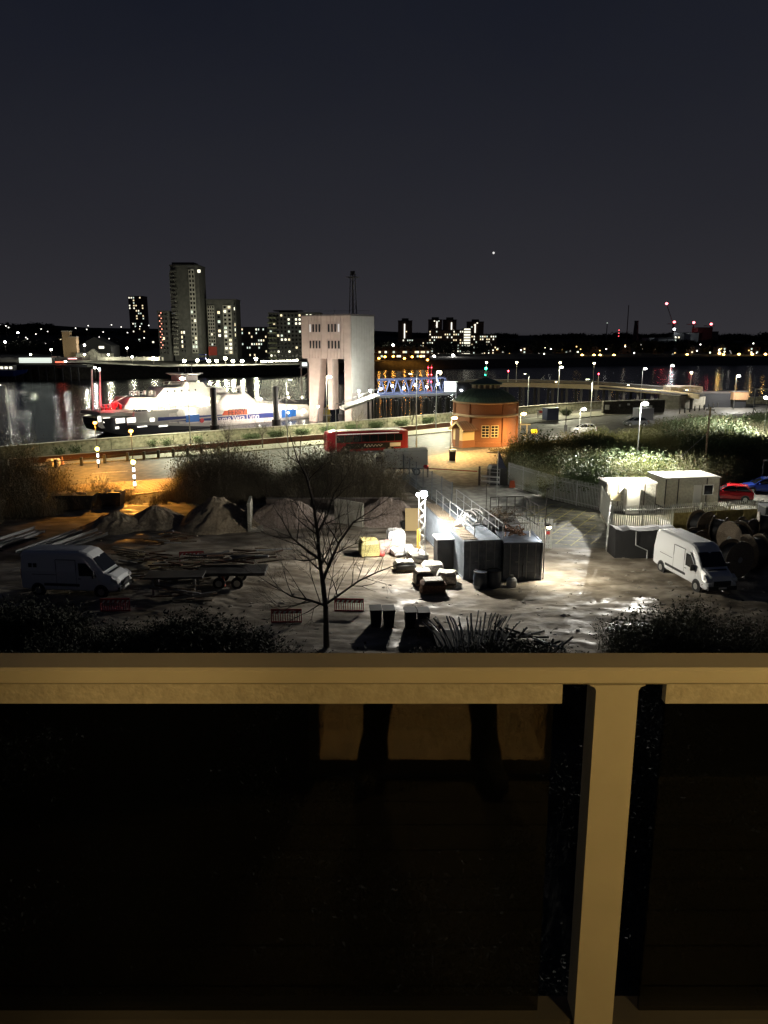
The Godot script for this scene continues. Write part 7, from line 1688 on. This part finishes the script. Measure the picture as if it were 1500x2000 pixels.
func block_of_flats(called: String, label: String, r: Array, turn: float, depth: float, m: Material, nx: int, ny: int, chance: float, sd: int, dark_too := true, group := "") -> Node3D:
	# r: centre x, base y, width, height, z; windows on the river front, lit ones by chance
	rng.seed = sd
	var w: float = r[2]; var h: float = r[3]
	var t := thing(called, label, "building", Vector3(r[0], r[1], r[4]), turn, group)
	part(t, "wall", mb().box(Vector3(0, h / 2 - 1.5, -depth / 2), Vector3(w, h + 3, depth)), m)
	part(t, "roof", mb().box(Vector3(0, h + 0.25, -depth / 2), Vector3(w + 0.6, 0.5, depth + 0.6)), flat_mat("far_roof", [0.03, 0.03, 0.032], 0.8))
	var ww := w / nx * 0.5; var wh := h / ny * 0.5
	var pane := mb().box(Vector3.ZERO, Vector3(ww, wh, 0.2)).mesh()
	for j in ny:
		for i in nx:
			var lit := rr(0, 1) < chance
			if lit or dark_too:
				part(t, "lit_window" if lit else "window", pane, lit_glow(rng.randi() % 3) if lit else flat_mat("far_glass", [0.012, 0.013, 0.015], 0.2), Vector3(-w / 2 + (i + 0.5) * w / nx, (j + 0.5) * h / ny, 0.06))
	return t

func far_lamp(label: String, at: Vector3, h: float, c: Array, e: float, r: float, key: String, light := 0.0, group := "lamps on the far shore") -> void:
	var t := thing("shore_lamp", label, "lamp", at - Vector3(0, h, 0), 0.0, group)
	part(t, "pole", mb().tube(Vector3.ZERO, Vector3(0, h, 0), 0.12, 0.1, 5), flat_mat("post_dark", [0.06, 0.05, 0.045], 0.6))
	part(t, "lamp_lens", mb().ball(Vector3(0, h, 0), Vector3(r, r * 0.8, r), 8), glow_mat(key, c, e))
	if light > 0.0: omni(t, Vector3(0, h - 0.1, r + 0.3), c, light, 0.3)

func far_shore() -> void:
	# far bank: quay edge, land behind, hills
	var edge := [Vector3(-262.85, -4, -347.74), Vector3(-187.33, -4, -351.91), Vector3(-142.14, -4, -360.58), Vector3(-104.59, -4, -379.23), Vector3(-40.45, -4, -411.08), Vector3(3.08, -4, -470.2), Vector3(82.22, -4, -502.23), Vector3(193.97, -4, -538.91), Vector3(311.04, -4, -559.31), Vector3(475.26, -4, -581.31)]
	var hs := [4.0, 4.0, 3.6, 1.0, 1.0, 1.0, 1.0, 1.0, 1.0, 1.0]
	var back := [0.5, 0.5, 0.5, 0.5, 1.0, 12, 16, 18, 18, 18]
	var q := mb()
	var land := mb()
	for i in edge.size() - 1:
		var a: Vector3 = edge[i]; var b: Vector3 = edge[i + 1]
		var at := Vector3(a.x, hs[i], a.z - back[i]); var bt := Vector3(b.x, hs[i + 1], b.z - back[i + 1])
		q.quad(a + Vector3(0, -1, 0), b + Vector3(0, -1, 0), bt, at, Vector3(0, 0.3, 1))
		land.quad(at, bt, Vector3(bt.x * 3.2, 9, -1700), Vector3(at.x * 3.2, 9, -1700), Vector3.UP)
	struct("far_quay", q, grain_mat("quay_mud", [[0.3, 0.035, 0.032, 0.026], [0.7, 0.07, 0.065, 0.052]], 0.08, 0.9, 131))
	struct("far_land", land, flat_mat("far_soil", [0.04, 0.038, 0.032], 0.95))
	var ridge := mb()
	var sky := [[-1500, 640], [-300, 640], [0, 641], [90, 634], [200, 641], [330, 643], [530, 646], [735, 647], [800, 650], [940, 655], [1100, 656], [1300, 657], [1500, 660], [1900, 660], [3000, 660]]
	for i in sky.size() - 1:
		var x0: float = (sky[i][0] - 750) / 1502.0 * 1640; var x1: float = (sky[i + 1][0] - 750) / 1502.0 * 1640
		var y0: float = 15.0 + (658.8 - sky[i][1]) * 1.07; var y1: float = 15.0 + (658.8 - sky[i + 1][1]) * 1.07
		ridge.quad(Vector3(x0, 4, -1400), Vector3(x1, 4, -1400), Vector3(x1, y1, -1600), Vector3(x0, y0, -1600), Vector3(0, 1, 1))
	struct("hills", ridge, flat_mat("hill", [0.025, 0.027, 0.02], 0.95))
	var w := []
	rng.seed = 401
	for i in 900:
		var x := rr(-1300, 1300)
		var px := 750 + x / 1600.0 * 1502
		var s := rr(5, 11) * (1.5 if px > 40 and px < 130 else 1.0)
		w.append(Transform3D(Basis(Vector3.UP, rr(0, TAU)).scaled(Vector3(s * 1.3, s, s * 1.3)), Vector3(x, (17.0 if px < 700 else 10.0) - rr(4, 13), rr(-1595, -1500))))
	stuff("far_woods", "dark line of trees along the far skyline", "woods", twig_mesh(402, 160, Vector3(2.4, 1.7, 2.4), 0.2, 1.8), flat_mat("far_leaf", [0.03, 0.034, 0.022], 0.9), w)
	w = []
	for i in 420:
		var zz := rr(-900, -480)
		var px := rr(-100, 1600)
		if px > 300 and px < 480: px = rr(-100, 300)
		if px > 480 and px < 740 and zz > -600: zz = -800
		var s := rr(2.5, 5.0)
		w.append(Transform3D(Basis(Vector3.UP, rr(0, TAU)).scaled(Vector3(s * 1.2, s, s * 1.2)), Vector3((px - 750) / 1502.0 * -zz, 3.0, zz - (100.0 if px > 740 else 0.0))))
	stuff("shore_trees", "dark bushy trees between the houses on the far shore", "woods", twig_mesh(403, 170, Vector3(2.4, 2.0, 2.4), 0.16, 1.8), flat_mat("far_leaf", [0.03, 0.034, 0.022], 0.9), w)
	# towers
	var grey := grain_mat("far_grey", [[0.3, 0.05, 0.05, 0.05], [0.7, 0.075, 0.075, 0.073]], 0.05, 0.8, 132)
	var dark := flat_mat("far_dark", [0.05, 0.05, 0.052], 0.8)
	var pale := flat_mat("far_pale", [0.34, 0.33, 0.31], 0.8)
	var brickf := flat_mat("far_brick", [0.12, 0.07, 0.05], 0.85)
	var redf := flat_mat("far_red", [0.3, 0.04, 0.03], 0.8)
	var r: Array = [-106.9, 5.4, 15.1, 46.9, -430]
	var t := block_of_flats("tower_block", "tallest grey residential tower on the far shore", r, 0.0, 16, grey, 1, 1, 0.0, 1, false)
	tower_strip(t, r, [-103.1, 6.5, 3.1, 43.7, -430], 2, 19, 0.07, pale, 12)
	tower_strip(t, r, [-113.6, 5.4, 2.6, 43.5, -430], 3, 22, 0.0, pale, 13)
	tower_strip(t, r, [-109.3, 6.5, 2.6, 12.3, -430], 2, 5, 0.45, dark, 14)
	part(t, "lit_window", mb().box(Vector3([-102.6, 49.9, 1.3, 1.0, -430][0] - r[0], r[3] - 2.6, 0.2), Vector3(1.5, 1.1, 0.4)).box(Vector3([-99.0, 49.7, 1.3, 1.3, -430][0] - r[0], r[3] - 2.8, 0.2), Vector3(1.5, 1.5, 0.4)), lit_glow(1))
	for k2 in 20: part(t, "balcony", mb().box(Vector3(-r[2] / 2 + 1.4 + (k2 % 2) * 0.5, 3.0 + k2 * 2.15, 1.3), Vector3(3.2, 0.9, 1.4)), grey)
	part(t, "roof_plant", mb().box(Vector3(-1.0, r[3] + 1.0, -7), Vector3(12, 1.8, 10)), dark)
	r = [-90.2, 5.1, 16.3, 29.9, -440]
	t = block_of_flats("tower_block", "shorter grey tower with a red base panel beside the tallest one", r, 0.0, 14, grey, 1, 1, 0.0, 2, false)
	tower_strip(t, r, [-95.8, 10.2, 3.8, 21.9, -440], 3, 12, 0.12, pale, 15)
	tower_strip(t, r, [-86.8, 5.7, 4.8, 26.6, -440], 2, 12, 0.4, pale, 16)
	tower_strip(t, r, [-91.5, 14.7, 2.4, 14.9, -440], 1, 6, 0.75, dark, 17)
	tower_strip(t, r, [-82.7, 6.3, 0.8, 28.3, -440], 1, 10, 0.35, dark, 18)
	part(t, "red_panel", mb().box(Vector3([-95.8, 5.1, 4.4, 4.5, -440][0] - r[0], 2.4, 0.3), Vector3(4.7, 4.7, 0.4)), redf)
	r = [-118.6, 5.5, 5.4, 22.8, -425]
	t = block_of_flats("tower_block", "slim dark block with a zigzag of red lamps left of the tallest tower", r, 0.0, 12, dark, 3, 9, 0.12, 3)
	for i in 14: part(t, "red_lamp", mb().ball(Vector3(-1.6 + (i % 2) * 0.9, 4.0 + i * 1.4, 0.4), Vector3(0.28, 0.28, 0.2), 6), glow_mat("far_red_lamp", [1.0, 0.3, 0.2], 3.0))
	block_of_flats("tower_block", "distant lone tower with a bright stair column on the hill at the left", [-280.4, 20.0, 16.9, 39.9, -900], 0.0, 16, brickf, 7, 14, 0.3, 4, false)
	r = [-51.0, 1.4, 29.1, 26.8, -450]
	t = block_of_flats("apartment_block", "broad dark apartment block behind the concrete terminal building", r, 0.0, 18, dark, 14, 12, 0.25, 5)
	part(t, "roof_deck", mb().box(Vector3(-4, r[3] + 1.6, -8), Vector3(16, 0.5, 12)).box(Vector3(-4, r[3] + 0.8, -8), Vector3(10, 1.6, 8)), dark)
	for k in 9: part(t, "balcony", mb().box(Vector3(-r[2] / 2 + 2.0, 2 + k * 2.8, 0.9), Vector3(5, 0.9, 1.6)), flat_mat("balcony_green", [0.14, 0.15, 0.1], 0.8))
	block_of_flats("apartment_block", "low dark block with scattered lights between tower and broad block", [-86.4, 0.0, 18.5, 21.2, -520], 0.0, 14, dark, 12, 9, 0.2, 6, false)
	# estate on the right
	for i in 4:
		var e: Array = [[18.8, 12.7, 12.3, 16.3, -700], [44.9, 14.5, 11.4, 15.2, -690], [58.5, 14.4, 11.2, 15.4, -700], [82.4, 14.4, 14.2, 13.9, -710]][i]
		t = block_of_flats("estate_tower", ["lone estate tower with a bright stair strip", "left of the paired estate towers", "right of the paired estate towers", "right hand estate tower behind the slab block"][i], e, 0.0, 12, brickf, 6, 8, 0.06, 20 + i, false, "estate towers")
		part(t, "stair_light", mb().box(Vector3([-0.6, 1.2, 1.2, -0.6][i], e[3] * [0.45, 0.75, 0.62, 0.6][i], 0.3), Vector3(1.0, e[3] * [0.8, 0.35, 0.5, 0.55][i], 0.4)), glow_mat("stair", [1.0, 0.97, 0.85], 1.4))
		part(t, "roof_plant", mb().box(Vector3(0, e[3] + 1.2, -5), Vector3(6, 2.4, 6)), dark)
	block_of_flats("slab_block", "long slab block with rows of lit windows below the paired towers", [50.6, 0.6, 28.2, 19.9, -640], 0.0, 12, brickf, 16, 9, 0.33, 30, false)
	t = block_of_flats("stair_block", "narrow block whose every landing is lit", [67.2, 0.7, 6.3, 20.7, -638], 0.0, 10, pale, 1, 10, 0.0, 31, false)
	for j in 10: part(t, "lit_window", mb().box(Vector3(0, 1.2 + j * 2.15, 0.2), Vector3(4.9, 1.1, 0.3)), lit_glow(1))
	block_of_flats("slab_block", "slab block right of the lit landings", [81.0, 1.5, 20.8, 15.1, -640], 0.0, 12, brickf, 12, 7, 0.36, 32, false)
	block_of_flats("slab_block", "low slab block left of the long one", [24.0, 0.5, 25.3, 13.1, -645], 0.0, 12, brickf, 14, 6, 0.28, 33, false)
	# far right: sheds, construction towers, cranes, chimney, masts
	var shed := flat_mat("shed_grey", [0.3, 0.31, 0.31], 0.7)
	block_of_flats("warehouse", "grey windowless warehouse at the far right, left one", [359.6, -1.8, 12.9, 16.0, -1050], 0.0, 30, shed, 1, 1, 0.0, 40, false)
	block_of_flats("warehouse", "wide grey warehouse right of the chimney", [372.8, -1.7, 21.6, 15.9, -1040], 0.0, 30, shed, 1, 1, 0.0, 41, false)
	block_of_flats("warehouse", "tall pale warehouse under the cranes", [406.2, -1.8, 21.0, 22.5, -1045], 0.0, 30, flat_mat("shed_pale", [0.42, 0.42, 0.41], 0.7), 1, 1, 0.0, 42, false)
	block_of_flats("tower_core", "dark unfinished block between the warehouses", [389.5, -3.0, 12.9, 23.8, -1042], 0.0, 20, dark, 3, 6, 0.35, 43, false)
	block_of_flats("tower_core", "dark red lit block under the right hand crane", [425.1, -3.1, 19.8, 30.5, -1046], 0.0, 20, flat_mat("core_red", [0.16, 0.03, 0.03], 0.8), 4, 8, 0.08, 44, false)
	block_of_flats("tower_core", "pale unfinished block at the right of the cranes", [439.5, -3.2, 10.6, 25.3, -1050], 0.0, 20, flat_mat("core_pale", [0.12, 0.11, 0.1], 0.8), 2, 8, 0.1, 45, false)
	var ct := [[Vector3(383.42, 59.54, -1080), 15.0, "tallest crane, leaning jib with a red lamp at its tip"], [Vector3(395.87, 35.26, -1080), 10.0, "left crane with a red lamp over the warehouses"], [Vector3(422.46, 34.58, -1080), 10.0, "middle crane with a red lamp"], [Vector3(446.4, 32.54, -1080), 10.0, "right crane with a red lamp"]]
	for e in ct:
		var c := thing("tower_crane", e[2], "crane", Vector3(e[0].x, 0, e[0].z), 0.0, "tower cranes on the far shore")
		var hh: float = e[0].y
		part(c, "mast", mb().bar(Vector3.ZERO, Vector3(0, hh - 2, 0), 1.2, 1.2) if e[1] < 12 else mb().bar(Vector3(11, 0, 0), Vector3(11, hh * 0.55, 0), 1.2, 1.2), dark)
		part(c, "jib", mb().bar(Vector3(-e[1], hh - 2.4, 0), Vector3(e[1] * 0.5, hh - 2.4, 0), 0.8, 0.8) if e[1] < 12 else mb().bar(Vector3(12, hh * 0.5, 0), Vector3(0, hh - 0.5, 0), 0.7, 0.7), dark)
		part(c, "red_lamp", mb().ball(Vector3(0, hh, 0), Vector3(2.0, 1.6, 2.0), 8), glow_mat("crane_lamp", [1.0, 0.16, 0.18], 8.0))
		omni(c, Vector3(0, hh, 2.6), [1.0, 0.05, 0.06], 20.0, 1.0)
	far_lamp("white work lamp below the left crane", Vector3(381.97, 25.35, -1040), 20, [0.9, 0.95, 1.0], 14.0, 1.8, "work_lamp", 200)
	var ch := thing("chimney", "dark tapered chimney on the far skyline", "chimney", Vector3(Vector3(350.71, 14.13, -1100).x, 2, -1100))
	part(ch, "shaft", mb().tube(Vector3.ZERO, Vector3(0, Vector3(349.06, 37.01, -1100).y - 2, 0), 4.6, 2.6, 14), dark)
	part(ch, "rim", mb().tube(Vector3(0, Vector3(349.16, 35.63, -1100).y - 2, 0), Vector3(0, Vector3(349.06, 37.01, -1100).y - 1.6, 0), 3.0, 3.0, 14), dark)
	for i in 3:
		var mp: Vector3 = [Vector3(338.31, 58.31, -1100), Vector3(310.13, 34.25, -1100), Vector3(327.15, 24.56, -1100)][i]
		var m := thing("radio_mast", ["thin tall radio mast left of the chimney", "short mast with a dim white lamp", "mast with three red lamps left of the chimney"][i], "mast", Vector3(mp.x, 2, -1100))
		part(m, "shaft", mb().tube(Vector3.ZERO, Vector3(0, mp.y - 2, 0), 0.8, 0.5, 6), dark)
		if i: part(m, "lamp_lens", mb().ball(Vector3(0, mp.y - 2, 0), Vector3(1.0, 1.0, 1.0), 7), glow_mat("mast_lamp_%d" % i, [[0.6, 0.7, 0.6], [1.0, 0.1, 0.12]][i - 1], [0.6, 2.5][i - 1]))
		if i == 2:
			for k in 2: part(m, "red_lamp", mb().ball(Vector3(0, mp.y - 6 - k * 4, 0), Vector3(0.9, 0.9, 0.9), 7), glow_mat("mast_lamp_2", [1.0, 0.1, 0.12], 2.5))
	# brick tower, pavilion and shed at the left
	var bt := thing("brick_tower", "stepped brick tower lit from below at the left", "tower", Vector3(Vector3(-159.62, 4.49, -400).x, 4, -400))
	var bm := grain_mat("tower_brick", [[0.3, 0.3, 0.2, 0.12], [0.7, 0.42, 0.3, 0.19]], 0.3, 0.85, 133)
	part(bt, "tall_shaft", mb().box(Vector3(-1.7, 6.9, -1.5), Vector3(3.6, 13.8, 3.6)), bm)
	part(bt, "lower_shaft", mb().box(Vector3(1.8, 5.5, -1.2), Vector3(3.4, 11.0, 3.4)), bm)
	part(bt, "parapet", mb().box(Vector3(-1.7, 14.0, -1.5), Vector3(4.0, 0.5, 4.0)).box(Vector3(1.8, 11.2, -1.2), Vector3(3.8, 0.4, 3.8)), pale)
	var pv := thing("pavilion", "low cream pavilion with a small pediment, lit yellow", "pavilion", Vector3(Vector3(-146.57, 4.12, -395).x, 4, -395))
	part(pv, "wall", mb().box(Vector3(0, 1.5, -3), Vector3(17, 3.0, 6)), pale)
	part(pv, "pediment", mb().prism(PackedVector2Array([Vector2(-3, 3.05), Vector2(3, 3.05), Vector2(0, 5.2)]), -3, 0.3), pale)
	part(pv, "roof", mb().box(Vector3(0, 3.2, -3.2), Vector3(17.6, 0.3, 6.2)), flat_mat("far_roof", [0.03, 0.03, 0.032], 0.8))
	for k in 9: part(pv, "column", mb().box(Vector3(-8 + k * 2, 1.5, 0.3), Vector3(0.4, 3.0, 0.4)), pale)
	var gs := thing("gabled_shed", "dark gabled hall behind the pavilion", "hall", Vector3(Vector3(-158.25, 5.36, -430).x, 4, -430))
	part(gs, "wall", mb().prism(PackedVector2Array([Vector2(-9, 0), Vector2(9, 0), Vector2(9, 6.5), Vector2(0, 11), Vector2(-9, 6.5)]), -14, 0), dark)
	part(gs, "lit_window", mb().box(Vector3(3.8, 5.6, 0.1), Vector3(2.8, 1.3, 0.3)), lit_glow(1))
	# lit pier and pontoon at the left
	var po := thing("lit_pontoon", "glaring white lit canopy on the landing stage at the left", "landing stage", Vector3(Vector3(-157.15, 2.14, -352).x, 3, -352))
	part(po, "deck", mb().box(Vector3(0, -0.6, -3), Vector3(48, 1.0, 8)), dark)
	part(po, "lit_light_panel", mb().box(Vector3(0.5, 1.9, 0), Vector3(14.5, 2.3, 0.3)), glow_mat("canopy_glow", [0.9, 1.0, 0.88], 0.9))
	part(po, "roof", mb().box(Vector3(0, 3.4, -2), Vector3(17, 0.3, 6)), pale)
	for k in 12: part(po, "pile", mb().bar(Vector3(-20 + k * 3.6, -8, 0.4), Vector3(-20 + k * 3.6, -0.4, 0.4), 0.5, 0.5), dark)
	var sh := thing("pier_ship", "low vessel with blue bow and lit saloon at the left edge", "boat", Vector3(Vector3(-168.73, 0.94, -348).x, -2, -348))
	part(sh, "hull", mb().loft([PackedVector3Array([Vector3(-9, 0, -3), Vector3(-9, 2.6, -3.4), Vector3(-9, 2.6, 1.4), Vector3(-9, 0, 1)]), PackedVector3Array([Vector3(4, 0, -3), Vector3(4, 2.6, -3.4), Vector3(4, 2.6, 1.4), Vector3(4, 0, 1)]), PackedVector3Array([Vector3(9, 1.6, -1.2), Vector3(9.5, 3.0, -1.3), Vector3(9.5, 3.0, -0.7), Vector3(9, 1.6, -0.8)])]), flat_mat("boat_blue", [0.02, 0.05, 0.25], 0.4))
	part(sh, "saloon", mb().box(Vector3(-2, 3.7, -1), Vector3(12, 2.2, 3.6)), pale)
	for k in 6: part(sh, "lit_window", mb().box(Vector3(-7 + k * 2, 3.8, 0.86), Vector3(1.3, 1.0, 0.1)), lit_glow(1))
	for i in 3:
		var rbx := thing("festive_stall", ["red lit stall on the landing stage", "white and red lit stall beside the pavilion", "blue lit stall at the foot of the towers"][i], "stall", [Vector3(-146.37, 2.97, -354), Vector3(-151, 3.8, -380), Vector3(-92.44, 5.26, -400)][i] + Vector3(0, -1.5, 0))
		part(rbx, "counter", mb().box(Vector3(0, 0.6, 0), Vector3(3.2, 1.2, 2)), [redf, pale, flat_mat("stall_blue", [0.03, 0.05, 0.4], 0.6)][i])
		part(rbx, "canopy_light", mb().box(Vector3(0, 2.6, 0), Vector3(3.4, 0.5, 2.2)), [glow_mat("stall_red", [1.0, 0.12, 0.06], 3.0), glow_mat("stall_pink", [1.0, 0.4, 0.4], 2.5), glow_mat("stall_blue", [0.08, 0.12, 1.0], 6.0)][i])
		part(rbx, "post", mb().bar(Vector3(-1.5, 1.2, 0), Vector3(-1.5, 2.4, 0), 0.15, 0.15).bar(Vector3(1.5, 1.2, 0), Vector3(1.5, 2.4, 0), 0.15, 0.15), dark)
	var wh := thing("river_wall", "pale low promenade wall with patterned face on the far shore", "wall", Vector3(Vector3(-134.47, 5.63, -385).x, 4, -385))
	part(wh, "wall", mb().box(Vector3(0, 0.7, 0), Vector3(52, 1.6, 0.6)), pale)
	for k in 14: part(wh, "pier", mb().box(Vector3(-25 + k * 3.8, 0.8, 0.4), Vector3(0.5, 2.0, 0.4)), pale)
	# promenade lamps before the towers
	var k := 0
	for p in [Vector3(-102.98, 3.09, -404), Vector3(-96.6, 3.32, -405), Vector3(-90.75, 3.03, -406), Vector3(-86.98, 3, -407), Vector3(-78.86, 2.94, -409), Vector3(-74.23, 2.92, -410), Vector3(-67.61, 3.86, -414), Vector3(-83.42, 4.18, -412)]:
		far_lamp("bright white promenade lamp below the far towers", p, 4.5, GREENISH, 90.0, 0.9, "prom_lamp", 130.0)
	rng.seed = 90
	for i in 20:
		far_lamp("small pale lamp in the row left of the concrete building", Vector3(-64.72, 2.47, -416).lerp(Vector3(-41.92, 2.83, -422), (i + rr(-0.3, 0.3)) / 20.0), 3.0, GREENISH, 30.0, 0.45, "row_lamp", 0.0, "row of small quay lamps")
	for p in [Vector3(-128.01, 1.91, -346), Vector3(-140.57, 9.2, -430), Vector3(-152.25, 11.13, -400), Vector3(-202.05, 12.54, -420), Vector3(-231.81, 17.77, -500), Vector3(-148.4, 4.01, -365), Vector3(-177.86, 8.53, -420)]:
		far_lamp("white lamp on the left part of the far shore", p, 5.0, WHITE, 40.0, 0.6, "left_lamp", 25.0, "lamps on the left far shore")
	for p in [Vector3(-148.07, 6.79, -388), Vector3(-134.09, 6.68, -382), Vector3(-122.05, 5.75, -380), Vector3(-112.84, 5.16, -384), Vector3(-176.45, 6.71, -392)]:
		far_lamp("yellowish lamp lighting the promenade wall at the left", p, 4.0, GREENISH, 50.0, 0.5, "wall_lamp", 70.0, "lamps along the left promenade")
	for p in [Vector3(-3.13, 2.39, -480), Vector3(0.63, 3.31, -480), Vector3(5.64, 3.62, -480), Vector3(17.41, 3.19, -485), Vector3(22.79, 3.5, -485), Vector3(26.66, 1.47, -480), Vector3(12.59, 2.34, -482)]:
		far_lamp("orange lamp among the terraced houses right of the concrete building", p, 6.0, SODIUM, 14.0, 0.8, "orange_lamp", 9.0, "orange lamps by the terraces")
	for p in [Vector3(35.82, 1.72, -560), Vector3(43.89, 0.29, -560), Vector3(49.33, 2.44, -560), Vector3(55.6, -0.07, -560), Vector3(59.99, -0.07, -560), Vector3(64.38, -0.07, -560), Vector3(7.03, 9.2, -600)]:
		far_lamp("white lamp at the foot of the slab blocks", p, 6.0, WHITE, 60.0, 0.9, "slab_lamp", 120.0, "white lamps by the slab blocks")
	for p in [Vector3(151.52, 1.54, -600), Vector3(160.53, 1.54, -600), Vector3(165.22, 1.54, -600), Vector3(175.79, 1.54, -600), Vector3(239.47, 1.49, -620), Vector3(264.84, 2.68, -620), Vector3(268.2, 1.49, -620), Vector3(280.29, 1.89, -620), Vector3(290.81, 1.89, -620), Vector3(301.32, 1.89, -620)]:
		far_lamp("orange lamp along the right part of the far shore", p, 7.0, [1.0, 0.55, 0.14], 16.0, 1.1, "amber_lamp", 24.0, "amber lamps on the right far shore")
	rng.seed = 91
	for i in 64:
		var x := rr(960, 1500); var y := rr(668, 703)
		var p := Vector3((x - 750) / 1502.0 * 640, 15.0 - (y - 658.8) / 1502.0 * 640 * 1.02, -rr(625, 655))
		far_lamp("tiny lamp scattered along the right far shore", p, maxf(2.0, p.y - 1.0), [WHITE, [1.0, 0.62, 0.2], GREENISH][i % 3], rr(2.0, 8.0), 0.55, ["tiny_lamp_white", "tiny_lamp_amber", "tiny_lamp_pale"][i % 3], 0.0, "tiny lamps on the right far shore")
	for i in 40:
		var x := rr(0, 330); var y := rr(636, 690)
		var p := Vector3((x - 750) / 1502.0 * 520, 15.0 - (y - 658.8) / 1502.0 * 520 * 1.02, -rr(505, 540))
		far_lamp("tiny lamp dotted over the dark left hillside", p, maxf(2.0, p.y - 3.0), WHITE, 3.0, 0.4, ["tiny_a", "tiny_b"][i % 2], 0.0, "tiny lamps on the left hillside")
	# terraced houses
	rng.seed = 92
	for i in 9:
		var x := 738.0 + i * 11.5
		house("terraced house with lit windows in the orange lit row", Vector3((x - 750) / 1502.0 * 500, 1.6, -500), 5.0, rng.randi(), brickf, "terraces in the orange lit row")
	for i in 26:
		var x := 965.0 + i * 21.0
		house("small dark house along the right far shore", Vector3((x - 750) / 1502.0 * 640, 1.4, -650 - (i % 3) * 25), rr(6, 11), rng.randi(), brickf, "houses on the right far shore")
	for i in 16:
		var x := -10.0 + i * 21.0
		house("dim house on the left hillside with a few lit windows", Vector3((x - 750) / 1502.0 * 560, 4.0 + (i % 4) * 1.6, -540 - (i % 4) * 30), rr(6, 9), rng.randi(), dark, "houses on the left hillside")
	# the single bright planet low in the sky
	var star := part(self, "star", mb().ball(Vector3.ZERO, Vector3(4.2, 4.2, 4.2), 8), glow_mat("star", [1.0, 0.98, 0.95], 0.9), Vector3(407.16, 320.67, -3000))
	tag(star, "single bright star low in the night sky", "star")

func house(label: String, at: Vector3, w: float, sd: int, m: Material, group: String) -> void:
	var r2 := RandomNumberGenerator.new()
	r2.seed = sd
	var t := thing("house", label, "house", at, 0.0, group)
	part(t, "wall", mb().box(Vector3(0, 2.6, -4), Vector3(w, 6.2, 8)), m)
	part(t, "roof", mb().prism(PackedVector2Array([Vector2(-w / 2 - 0.3, 5.7), Vector2(w / 2 + 0.3, 5.7), Vector2(0, 8.2)]), -8.2, 0.2), flat_mat("far_roof", [0.03, 0.03, 0.032], 0.8))
	for j in 2:
		for i in 2:
			var lit := r2.randf() < 0.4
			part(t, "lit_window" if lit else "window", mb().box(Vector3((i - 0.5) * w * 0.5, 1.6 + j * 2.6, 0.06), Vector3(1.3, 1.2, 0.2)), lit_glow(r2.randi() % 3) if lit else flat_mat("far_glass", [0.012, 0.013, 0.015], 0.2))

func tower_strip(t: Node3D, base: Array, s: Array, nx: int, ny: int, chance: float, m: Material, sd: int) -> void: # a bay of another colour with a grid of windows
	rng.seed = sd
	var x: float = s[0] - base[0]; var y: float = s[1] - base[1]
	part(t, "bay", mb().box(Vector3(x, y + s[3] / 2, 0.2), Vector3(s[2], s[3], 0.8)), m)
	var pane := mb().box(Vector3.ZERO, Vector3(s[2] / nx * 0.55, s[3] / ny * 0.55, 0.2)).mesh()
	for j in ny:
		for i in nx:
			var lit := rr(0, 1) < chance
			part(t, "lit_window" if lit else "window", pane, lit_glow(rng.randi() % 3) if lit else flat_mat("far_glass", [0.012, 0.013, 0.015], 0.2), Vector3(x - s[2] / 2 + (i + 0.5) * s[2] / nx, y + (j + 0.5) * s[3] / ny, 0.62))
